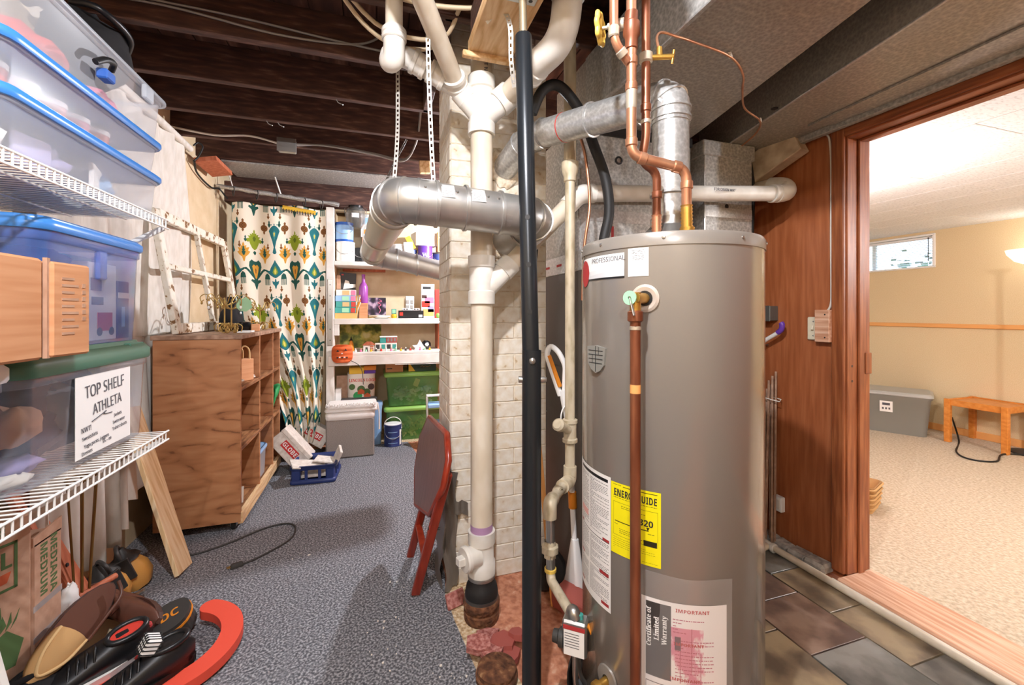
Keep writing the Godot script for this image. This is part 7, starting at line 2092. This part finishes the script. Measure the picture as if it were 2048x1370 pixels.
	obj("bottle", lathe(S(), [Vector2(0, 0), Vector2(0.039, 0), Vector2(0.041, 0.01), Vector2(0.041, 0.15), Vector2(0.03, 0.18), Vector2(0.0165, 0.20), Vector2(0.0155, 0.26), Vector2(0.017, 0.265), Vector2(0.017, 0.275), Vector2(0, 0.275)], 24), M.plum, t)
	t = thing("dried_flowers", "bunch of orange dried flowers beside the game stack", "flowers", V(-0.165, 1.194, -4.25))
	for k in 14:
		var a := rng.randf() * TAU
		var h := rng.randf_range(0.12, 0.26)
		obj("stalk", tube(S(), [V(0, 0, 0), V(cos(a) * 0.015, h * 0.6, sin(a) * 0.012), V(cos(a) * 0.035, h, sin(a) * 0.02)], [0.003, 0.003, 0.007], 5), M.orange if k % 3 else M.off_white, t)
	t = thing("neon_picture", "square picture of pink neon glow on the shelf", "picture", V(0.02, 1.225, -4.36))
	obj("board", box(S(), V(0, 0.085, 0), V(0.165, 0.17, 0.012), 0.001, Basis(Vector3.RIGHT, -0.12)), M.neon_print, t)
	obj("pink_figure", tube(S(), curve([V(0.02, 0.15, 0.001), V(0.04, 0.135, 0.003), V(0.01, 0.12, 0.005), V(0.035, 0.10, 0.007), V(0.015, 0.08, 0.010), V(0.03, 0.05, 0.013), V(0.02, 0.02, 0.016)]), 0.004, 6), M.pink, t)
	one("twig_garland", tube(S(), curve([V(-0.06, 1.20, -4.2), V(0.0, 1.21, -4.19), V(0.05, 1.2, -4.2), V(0.1, 1.205, -4.2), V(0.14, 1.2, -4.21)]), 0.006, 6), M.gold_wire, "gold twig garland lying before the neon picture", "garland")
	cloth_lump("white_cloth", "cream cloth lying before the neon picture", V(0.06, 1.208, -4.22), V(0.08, 0.016, 0.04), M.off_white, 91)
	t = thing("tiny_frame", "tiny teal picture frame pinned to the shelf back", "picture frame", V(0.175, 1.235, -4.30))
	obj("frame", bx(S(), V(-0.022, 0.0, 0), V(0.022, 0.05, 0.008), 0.002), M.teal, t)
	obj("picture", bx(S(), V(-0.016, 0.006, 0.008), V(0.016, 0.044, 0.009)), M.mint, t)
	one("yellow_bowl", lathe(S(), [Vector2(0, 0), Vector2(0.022, 0.0), Vector2(0.03, 0.025), Vector2(0.02, 0.04), Vector2(0, 0.042)], 16, Transform3D(Basis(), V(0.175, 1.194, -4.25))), M.yellow, "small yellow round bowl on the shelf edge", "bowl")
	t = carton("black_case", "black plastic case with red badge on the shelf", V(0.335, 1.194, -4.28), V(0.235, 0.075, 0.12), M.black)
	obj("red_badge", bx(S(), V(-0.11, 0.025, 0.06), V(-0.078, 0.058, 0.0615)), M.red, t)
	obj("white_badge", bx(S(), V(0.07, 0.008, 0.06), V(0.105, 0.035, 0.0615)), M.paper, t)
	t = thing("toy_door", "white miniature panelled door on the black case", "toy door", V(0.325, 1.269, -4.27))
	obj("frame", bx(S(), V(-0.04, 0, -0.008), V(0.04, 0.14, 0.004), 0.002), M.white, t)
	for p in [[-0.02, 0.085], [0.02, 0.085], [-0.02, 0.035], [0.02, 0.035]]:
		obj("panel", bx(S(), V(p[0] - 0.014, p[1] - 0.018, 0.004), V(p[0] + 0.014, p[1] + 0.018, 0.008), 0.003), M.grey_plastic_lid, t)
	t = thing("toy_train", "white toy train cars on the black case", "toy train", V(0.335, 1.269, -4.235))
	for k in 2:
		obj("car", bx(S(), V(-0.085 + k * 0.1, 0.0, -0.012), V(-0.02 + k * 0.1, 0.022, 0.012), 0.003), M.white, t)
		for j in 2:
			obj("window", bx(S(), V(-0.075 + k * 0.1 + j * 0.026, 0.008, 0.012), V(-0.057 + k * 0.1 + j * 0.026, 0.018, 0.0128)), M.ink, t)
	t = carton("puzzle_box", "tall puzzle box with dragon red picture by the chimney", V(0.505, 1.194, -4.35), V(0.13, 0.34, 0.06), M.paper)
	for p in [[-0.05, 0.02, 0.06, 0.09, "orange_pale"], [-0.06, 0.11, 0.02, 0.17, "red"], [-0.03, 0.15, 0.06, 0.21, "pink"], [-0.06, 0.2, -0.01, 0.23, "brown_sole"], [-0.05, 0.29, 0.03, 0.315, "ink"], [0.0, 0.06, 0.06, 0.12, "lilac"]]:
		obj("picture_patch", bx(S(), V(p[0], p[1], 0.03), V(p[2], p[3], 0.0312)), M[p[4]], t)
	t = carton("game_book", "dark red book standing beside the puzzle box", V(0.60, 1.194, -4.36), V(0.04, 0.29, 0.06), M.red_side)
	one("green_ball", ball(S(), V(0.595, 1.22, -4.22), V(0.026, 0.026, 0.026), 12), M.lid_lime, "small green and white ball at the shelf end", "ball")
	# toy village
	t = thing("paper_pumpkin", "orange corrugated pumpkin face hung on the shelf edge", "pumpkin", V(-0.28, 0.80, -4.10))
	obj("body", loft(S(), _pumpkin()), M.orange_pumpkin, t)
	for p in [[-0.035, 0.10], [0.03, 0.108]]:
		obj("eye", prism(S(), PackedVector2Array([Vector2(-0.012, 0), Vector2(0.012, 0), Vector2(0, 0.02)]), 0.024, 0.028, Transform3D(Basis(), V(p[0], p[1], 0))), M.black, t)
	obj("nose", prism(S(), PackedVector2Array([Vector2(-0.008, 0), Vector2(0.008, 0), Vector2(0, 0.012)]), 0.024, 0.028, Transform3D(Basis(), V(0, 0.08, 0))), M.paper, t)
	for k in 5:
		obj("tooth", bx(S(), V(-0.045 + k * 0.02, 0.04 + 0.005 * (k % 2), 0.024), V(-0.033 + k * 0.02, 0.055, 0.028)), M.black if k % 2 == 0 else M.paper, t)
	obj("wire_hanger", tube(S(), curve([V(0.07, 0.02, 0.03), V(0.14, -0.02, 0.05), V(0.17, -0.08, 0.05), V(0.18, -0.2, 0.04)]), 0.003, 6), M.iron, t)
	t = thing("toy_house", "toy cottage with terracotta roof in the village", "toy house", V(-0.055, 0.885, -4.22))
	obj("wall", bx(S(), V(-0.05, 0, -0.03), V(0.05, 0.06, 0.03), 0.002), M.off_white, t)
	obj("roof", prism(S(), PackedVector2Array([Vector2(-0.06, 0.06), Vector2(0.06, 0.06), Vector2(0.02, 0.09), Vector2(-0.02, 0.09)]), -0.035, 0.035), M.red_board, t)
	obj("door", bx(S(), V(-0.03, 0, 0.03), V(-0.01, 0.04, 0.032)), M.charcoal, t)
	for k in 3:
		obj("shutter", bx(S(), V(0.012, 0.008 + k * 0.017, 0.03), V(0.042, 0.018 + k * 0.017, 0.032)), M.red_board, t)
	t = thing("toy_house", "toy department store with red brick and teal upper floor", "toy house", V(0.10, 0.885, -4.24))
	obj("ground_floor", bx(S(), V(-0.10, 0, -0.03), V(0.10, 0.075, 0.03), 0.002), M.off_white, t)
	obj("brick_floor", bx(S(), V(0.0, 0.075, -0.03), V(0.10, 0.135, 0.028), 0.002), M.red_brick, t)
	obj("teal_floor", bx(S(), V(-0.055, 0.075, -0.03), V(0.0, 0.128, 0.026), 0.002), M.teal, t)
	obj("cornice", bx(S(), V(-0.058, 0.128, -0.03), V(0.103, 0.14, 0.032), 0.002), M.white, t)
	for k in 4:
		obj("shop_window", bx(S(), V(-0.092 + k * 0.05, 0.02, 0.03), V(-0.058 + k * 0.05, 0.062, 0.0315)), M.charcoal if k % 2 == 0 else M.teal, t)
	for k in 3:
		obj("upper_window", bx(S(), V(0.012 + k * 0.03, 0.09, 0.028), V(0.028 + k * 0.03, 0.12, 0.0295)), M.grey_plastic, t)
	one("paper_star", prism(S(), PackedVector2Array([Vector2(0, 0.10), Vector2(-0.025, 0.05), Vector2(-0.07, 0.045), Vector2(-0.045, 0.02), Vector2(-0.055, 0.0), Vector2(0.06, 0.0), Vector2(0.05, 0.02), Vector2(0.03, 0.05)]), -0.01, 0.01, Transform3D(Basis(), V(0.415, 0.886, -4.22))), M.white, "white star shaped figure in the toy village", "toy figure")
	t = thing("toy_penguin", "black and white toy animal behind the white star", "toy animal", V(0.48, 0.885, -4.26))
	obj("body", lump(S(), V(0, 0.045, 0), V(0.05, 0.045, 0.04), 0.2, 95), M.black_gloss, t)
	obj("patch", ball(S(), V(0.005, 0.05, 0.034), V(0.02, 0.02, 0.01), 8), M.white, t)
	for k in 16:
		var c: Material = [M.white, M.pink, M.mint, M.yellow, M.charcoal, M.red][k % 6]
		var p := V(-0.17 + k * 0.045, 0.886, -4.17 - 0.012 * (k % 3))
		var f := thing("toy_figure", "tiny %s toy figure in the shelf village" % ["white", "pink", "mint", "yellow", "charcoal", "red"][k % 6], "toy figure", p, 0.0, "toy figures in the shelf village")
		obj("body", lathe(S(), [Vector2(0, 0), Vector2(0.011, 0), Vector2(0.009, 0.018), Vector2(0, 0.022)], 8), c, f)
		obj("head", ball(S(), V(0, 0.026, 0), V(0.007, 0.008, 0.007), 8), M.off_white if k % 2 == 0 else M.skin_tan, f)
	one("white_tray", bx(S(), V(0.18, 0.7605, -4.118), V(0.9, 0.764, -4.11)), M.shelf_white, "thin white strip along the shelf apron", "strip")
	t = thing("toy_witch", "small black witch figure beside pumpkin", "toy figure", V(-0.215, 0.885, -4.30))
	obj("body", lathe(S(), [Vector2(0, 0), Vector2(0.03, 0), Vector2(0.02, 0.07), Vector2(0.008, 0.1), Vector2(0, 0.1)], 10), M.orange, t)
	obj("hat", lathe(S(), [Vector2(0, 0.1), Vector2(0.02, 0.1), Vector2(0.008, 0.112), Vector2(0, 0.15)], 10), M.black, t)
	# ---- under the shelf
	t = thing("toy_log_canister", "tall cream toy canister with red title and cabin picture", "canister", V(-0.125, 0.005, -4.36))
	obj("drum", loft(S(), [rr(0.23, 0.18, 0.05, 0.0), rr(0.25, 0.2, 0.06, 0.66), rr(0.25, 0.2, 0.06, 0.665)]), M.off_white, t)
	text("lettering", "LINCOLN LOGS", 0.027, Transform3D(Basis(), V(0.012, 0.605, 0.1015)), M.red_side, t, true, true, 0.82)
	for p in [[-0.08, 0.545, 0.028, "ink_green"], [0.0, 0.52, 0.035, "ink_green"], [-0.03, 0.46, 0.04, "green"], [0.05, 0.49, 0.035, "ink_green"], [0.09, 0.54, 0.03, "brown_sole"]]:
		obj("tree_print", prism(S(), _dot(p[0], p[1], p[2]), 0.0985, 0.1005), M[p[3]], t)
	for p in [[0.0, 0.495], [0.055, 0.455]]:
		obj("cabin_print", prism(S(), PackedVector2Array([Vector2(p[0] - 0.03, p[1] - 0.02), Vector2(p[0] + 0.03, p[1] - 0.02), Vector2(p[0] + 0.03, p[1] + 0.01), Vector2(p[0], p[1] + 0.03), Vector2(p[0] - 0.03, p[1] + 0.01)]), 0.1, 0.1015), M.ink_orange, t)
	carton("board_game", "yellow and blue game box lying on the toy canister", V(-0.165, 0.672, -4.33), V(0.13, 0.06, 0.16), M.yellow)
	carton("board_game", "purple game box lying on the toy canister", V(-0.045, 0.672, -4.33), V(0.10, 0.03, 0.16), M.purple)
	carton("board_game", "orange game box on the purple game box", V(-0.045, 0.703, -4.33), V(0.11, 0.04, 0.16), M.orange)
	carton("flat_carton", "flat brown carton standing behind the ottoman", V(-0.30, 0.005, -4.40), V(0.10, 0.64, 0.06), M.cardboard_brown)
	carton("flat_carton", "small white box beside the flat brown carton", V(-0.325, 0.42, -4.28), V(0.05, 0.12, 0.08), M.paper)
	for k in 2:
		t = thing("green_bin", ["green translucent bin on the floor full of toy pieces", "green translucent bin stacked on the other green bin"][k], "storage bin", V(0.36, 0.006 + k * 0.335, -4.46))
		obj("body", loft(S(), [rr(0.47, 0.36, 0.03, 0.0), rr(0.52, 0.40, 0.03, 0.29)], true, false), M.clear_green, t)
		obj("lid", loft(S(), [rr(0.55, 0.43, 0.035, 0.285), rr(0.56, 0.44, 0.035, 0.30), rr(0.56, 0.44, 0.035, 0.315), rr(0.53, 0.41, 0.03, 0.325)]), M.lid_lime, t)
		var bk := S()
		for j in 70:
			box(bk, V(0.36 + rng.randf_range(-0.2, 0.2), 0.03 + k * 0.335 + rng.randf_range(0, 0.13) * (1.0 if k == 0 else 0.85), -4.46 + rng.randf_range(-0.14, 0.155)), V(rng.randf_range(0.02, 0.07), rng.randf_range(0.01, 0.03), 0.02), 0.0, Basis.from_euler(V(rng.randf() * 6, rng.randf() * 6, rng.randf() * 6)))
		var st := one("toy_pieces", bk, [M.suede_edge, M.off_white][k], ["mixed pale toy pieces in the lower green bin", "mixed white toy pieces in the upper green bin"][k], "toy pieces")
		st.set_meta("kind", "stuff")
	one("yellow_card", box(S(), V(0.39, 0.56, -4.275), V(0.05, 0.075, 0.004), 0.0, Basis(Vector3.BACK, -0.4)), M.suede_edge, "pale card leaning inside the upper green bin", "card")
	t = carton("supply_carton", "brown carton on the stacked green bins", V(0.18, 0.668, -4.40), V(0.165, 0.095, 0.2), M.cardboard)
	obj("print", bx(S(), V(-0.07, 0.03, 0.1), V(-0.02, 0.038, 0.1006)), M.ink, t)
	t = carton("supply_carton", "dark green and yellow carton on the green bins", V(0.45, 0.668, -4.40), V(0.27, 0.095, 0.2), M.green_forest)
	obj("yellow_corner", prism(S(), PackedVector2Array([Vector2(-0.135, 0.002), Vector2(-0.07, 0.002), Vector2(-0.135, 0.093)]), 0.1, 0.1015), M.yellow, t)
	obj("script_print", tube(S(), curve([V(-0.02, 0.04, 0.101), V(0.0, 0.055, 0.101), V(0.01, 0.04, 0.101), V(0.03, 0.05, 0.101), V(0.045, 0.04, 0.101), V(0.08, 0.055, 0.101)]), 0.0016, 5), M.gold_wire, t)
	tote("blue_bin", "blue plastic bin behind the grey ottoman", V(-0.03, 0.008, -4.27), 0.19, 0.16, 0.36, M.blue_pale, M.blue_pale, 0.03)
	one("plastic_tray", bx(S(), V(-0.30, 0.41, -4.28), V(0.02, 0.45, -4.19), 0.006), M.charcoal, "dark grey plastic tray behind the ottoman", "tray")
	t = can("paint_pail", "blue one gallon paint pail with white lid on carpet", V(0.16, 0.01, -4.14), 0.078, 0.195, M.blue_deep, null)
	obj("white_lid", lathe(S(), [Vector2(0, 0.19), Vector2(0.074, 0.19), Vector2(0.074, 0.2), Vector2(0.055, 0.203), Vector2(0, 0.198)], 28), M.white, t)
	obj("raised_handle", tube(S(), curve([V(-0.08, 0.17, 0), V(-0.065, 0.23, 0.01), V(0.0, 0.262, 0.015), V(0.065, 0.23, 0.01), V(0.08, 0.15, 0)]), 0.004, 6), M.white, t)
	for p in [[0.13, 0.035], [0.08, 0.04], [0.03, 0.05]]:
		obj("label_line", grid(S(), 6, 1, func(u, v):
			return V(sin(lerpf(-0.6, 0.5, u)) * 0.0792, p[0] + v * 0.006, cos(lerpf(-0.6, 0.5, u)) * 0.0792)), M.blue_pale, t)
	obj("side_label", grid(S(), 4, 1, func(u, v):
		return V(sin(lerpf(0.8, 1.15, u)) * 0.0795, lerpf(0.01, 0.15, v), cos(lerpf(0.8, 1.15, u)) * 0.0795)), M.paper, t)
	# step stool
	t = thing("step_stool", "folding step stool with aluminium rails and blue steps", "step stool", V(0.53, 0.006, -3.95))
	for x in [-0.075, 0.15]:
		obj("rail", bar(S(), V(x, 0.0, 0.08), V(x, 0.47, -0.03), 0.02, 0.03, 0.004, Vector3.BACK), M.steel, t)
		obj("rear_rail", bar(S(), V(x + 0.01, 0.0, -0.2), V(x + 0.01, 0.45, -0.05), 0.016, 0.025, 0.004, Vector3.BACK), M.steel, t)
	obj("top_bar", bar(S(), V(-0.08, 0.475, -0.03), V(0.155, 0.475, -0.03), 0.03, 0.02, 0.004), M.white, t)
	for y in [0.20, 0.37]:
		obj("step", bx(S(), V(-0.07, y, -0.1), V(0.145, y + 0.035, 0.04), 0.006), M.blue_pale, t)
	# ottoman with folded rug
	t = thing("ottoman", "grey linen storage cube with a white pad", "ottoman", V(-0.20, 0.01, -4.005))
	obj("cube", box(S(), V(0, 0.165, 0), V(0.39, 0.33, 0.26), 0.012), M.linen, t)
	obj("pad", loft(S(), [rr(0.38, 0.25, 0.02, 0.325), rr(0.40, 0.27, 0.03, 0.34), rr(0.40, 0.27, 0.03, 0.375), rr(0.37, 0.24, 0.03, 0.39)]), M.knit, t)
	t = thing("fringed_rug", "folded white woven rug with fringe on the ottoman", "rug", V(-0.19, 0.402, -4.0))
	for k in 2:
		obj("fold", loft(S(), [rr(0.42 - k * 0.02, 0.25, 0.02, k * 0.028), rr(0.435 - k * 0.03, 0.27, 0.03, k * 0.028 + 0.013), rr(0.41 - k * 0.02, 0.24, 0.02, k * 0.028 + 0.027)]), M.knit, t)
	var fg := S()
	for k in 44:
		var u := k / 43.0
		tube(fg, curve([V(-0.20 + u * 0.4, 0.054, 0.09), V(-0.2 + u * 0.4 + rng.randf_range(-0.01, 0.01), 0.065 + rng.randf() * 0.012, 0.125), V(-0.2 + u * 0.4 + rng.randf_range(-0.015, 0.015), 0.045 + rng.randf() * 0.02, 0.145)], 3), 0.0028, 5)
	obj("fringe", fg, M.knit, t).set_meta("kind", "stuff")
	var fs := S()
	for k in 12:
		var z := 0.12 - k * 0.012
		tube(fs, curve([V(0.215, 0.04, z), V(0.225, -0.05, z + 0.004), V(0.222 + rng.randf() * 0.01, -0.14 - rng.randf() * 0.04, z + rng.randf_range(-0.01, 0.01))], 3), 0.004, 5)
	obj("side_fringe", fs, M.knit, t).set_meta("kind", "stuff")
	# shoe cartons with red stickers
	for k in 2:
		var b := Basis(UPV, -0.12 + k * 0.06) * Basis(Vector3.BACK, [-0.88, -0.58][k]) * Basis(Vector3.RIGHT, -0.15)
		t = thing("shoe_carton", ["white carton with red sticker, lower of the tilted pair", "white carton with red sticker, upper of the tilted pair"][k], "carton")
		t.transform = Transform3D(b, [V(-0.62, 0.19, -3.72), V(-0.525, 0.215, -4.07)][k])
		obj("carton", box(S(), Vector3.ZERO, V(0.30, 0.15, 0.20), 0.004), M.cardboard_grey, t)
		obj("red_sticker", box(S(), V([0.0, 0.03][k], 0.0, 0.1), V(0.15, 0.055, 0.002)), M.globe_red, t)
		text("lettering", "GLOBE", 0.032, Transform3D(Basis(), V([0.0, 0.03][k], 0.0, 0.1015)), M.paper, t)
		obj("lid_edge", box(S(), V(0, 0.06, 0), V(0.306, 0.035, 0.206), 0.004), M.cardboard_grey, t)
	# blue crate
	t = thing("bottle_crate", "blue plastic crate with open slots on the carpet", "crate", V(-0.42, 0.01, -3.52), -0.06)
	var w := 0.30
	var d := 0.30
	obj("base_rim", loft(S(), [rr(w, d, 0.025, 0.0), rr(w + 0.01, d + 0.01, 0.025, 0.005), rr(w + 0.01, d + 0.01, 0.025, 0.03), rr(w - 0.03, d - 0.03, 0.02, 0.03), rr(w - 0.03, d - 0.03, 0.02, 0.006)], true, true), M.blue_deep, t)
	obj("top_rim", loft(S(), [rr(w, d, 0.025, 0.10), rr(w + 0.012, d + 0.012, 0.03, 0.105), rr(w + 0.012, d + 0.012, 0.03, 0.13), rr(w - 0.02, d - 0.02, 0.02, 0.13), rr(w - 0.02, d - 0.02, 0.02, 0.102)], false, false), M.blue_deep, t)
	for sx in [-1, 1]:
		for sz in [-1, 1]:
			obj("corner_post", bx(S(), V(sx * (w * 0.5 - 0.035) - 0.03, 0.02, sz * (d * 0.5 - 0.035) - 0.03), V(sx * (w * 0.5 - 0.035) + 0.03, 0.11, sz * (d * 0.5 - 0.035) + 0.03), 0.008), M.blue_deep, t)
	for k in 2:
		for s in [-1, 1]:
			obj("slot_bar", box(S(), V(-0.045 + k * 0.09, 0.065, s * (d * 0.5 - 0.006)), V(0.02, 0.08, 0.012), 0.003), M.blue_deep, t)
			obj("slot_bar", box(S(), V(s * (w * 0.5 - 0.006), 0.065, -0.045 + k * 0.09), V(0.012, 0.08, 0.02), 0.003), M.blue_deep, t)
	var cards := [["large", V(-0.47, 0.125, -3.46), V(0.24, 0.012, 0.15), V(0.12, 0.3, -0.22)], ["small", V(-0.35, 0.135, -3.50), V(0.16, 0.012, 0.10), V(0.1, -0.2, -0.15)], ["narrow", V(-0.275, 0.15, -3.50), V(0.02, 0.14, 0.10), V(0.3, 0.2, -0.35)]]
	for k in 3:
		one("cardboard_piece", box(S(), cards[k][1], cards[k][2], 0.002, Basis.from_euler(cards[k][3])), M.cardboard_grey, "%s pale cardboard offcut sticking out of the blue crate" % cards[k][0], "cardboard")
	one("cardboard_piece", box(S(), V(-0.42, 0.05, -3.52), V(0.2, 0.02, 0.2), 0.002), M.cardboard_grey, "flat pale cardboard in the bottom of blue crate", "cardboard")
	# ---- folded tray table
	t = thing("tray_table", "folded tray table with red frame leaning against chimney", "folding table")
	var on := Transform3D(Basis(V(0, 0, 1), V(0.168, 0.986, 0), V(-0.986, 0.168, 0)), V(0.155, 0.01, 0))
	var oct := PackedVector2Array([Vector2(-2.42, 0.55), Vector2(-2.25, 0.70), Vector2(-1.74, 0.75), Vector2(-1.63, 0.68), Vector2(-1.64, 0.58), Vector2(-1.80, 0.40), Vector2(-2.2, 0.27), Vector2(-2.40, 0.38)])
	obj("table_top", prism(S(), oct, 0.0, 0.012, on), M.tray_top, t)
	var rim := []
	for p in oct:
		rim.append(on * V(p.x, p.y, 0.0))
	obj("rim", tube(S(), rim, 0.014, 8, false, true), M.red_wood, t)
	obj("leg", bar(S(), on * V(-1.66, 0.62, -0.012), on * V(-1.90, 0.012, -0.012), 0.022, 0.038, 0.004, V(1, 0, 0)), M.red_wood, t)
	obj("leg", bar(S(), on * V(-1.98, 0.5, -0.012), on * V(-2.20, 0.012, -0.012), 0.022, 0.036, 0.004, V(1, 0, 0)), M.red_wood, t)
	obj("stretcher", bar(S(), on * V(-1.825, 0.21, -0.012), on * V(-2.11, 0.21, -0.012), 0.016, 0.03, 0.003, V(1, 0, 0)), M.red_wood, t)
	obj("hinge_bolt", rod(S(), on * V(-1.76, 0.36, -0.04), on * V(-1.76, 0.36, 0.01), 0.006, 8), M.iron, t)
	# ---- crumpled dark sheet beside the chimney
	var sh := grid(S(), 10, 16, func(u, v):
		return V(0.305 - 0.012 * sin(v * 9.0 + u * 4.0) - 0.02 * (1.0 - v) + 0.006 * sin(v * 23.0), v * 0.56 + 0.012 + 0.03 * sin(u * 5.0) * v, -1.90 - u * 0.30 + 0.02 * sin(v * 7.0)))
	t = thing("plastic_sheet", "crumpled dark plastic sheet hanging by the chimney corner", "plastic sheet")
	obj("sheet", sh, M.plastic_film, t)
	obj("front_fold", grid(S(), 6, 16, func(u, v):
		return V(0.292 + u * 0.06 + 0.008 * sin(v * 13.0), v * 0.52 + 0.012, -1.885 + 0.015 * sin(u * 6.0 + v * 8.0) - u * 0.02)), M.plastic_film, t)
	obj("torn_flap", grid(S(), 5, 5, func(u, v):
		return V(0.345 + u * 0.055, 0.34 + v * 0.06 - u * 0.01, -1.905 + 0.014 * sin(u * 8.0))), M.plastic_film, t)

func _pumpkin() -> Array:
	var loops := []
	for i in 15:
		var s := i / 14.0
		var y := s * 0.16
		var half := 0.085 * sqrt(maxf(0.3, 1.0 - pow(absf(s - 0.5) * 1.8, 4.0)))
		var dep := 0.018 + 0.006 * sin(s * 26.0)
		loops.append([V(-half, y, -dep), V(half, y, -dep), V(half + 0.004, y, 0.0), V(half, y, dep), V(0, y, dep + 0.004), V(-half, y, dep), V(-half - 0.004, y, 0.0)])
	return loops
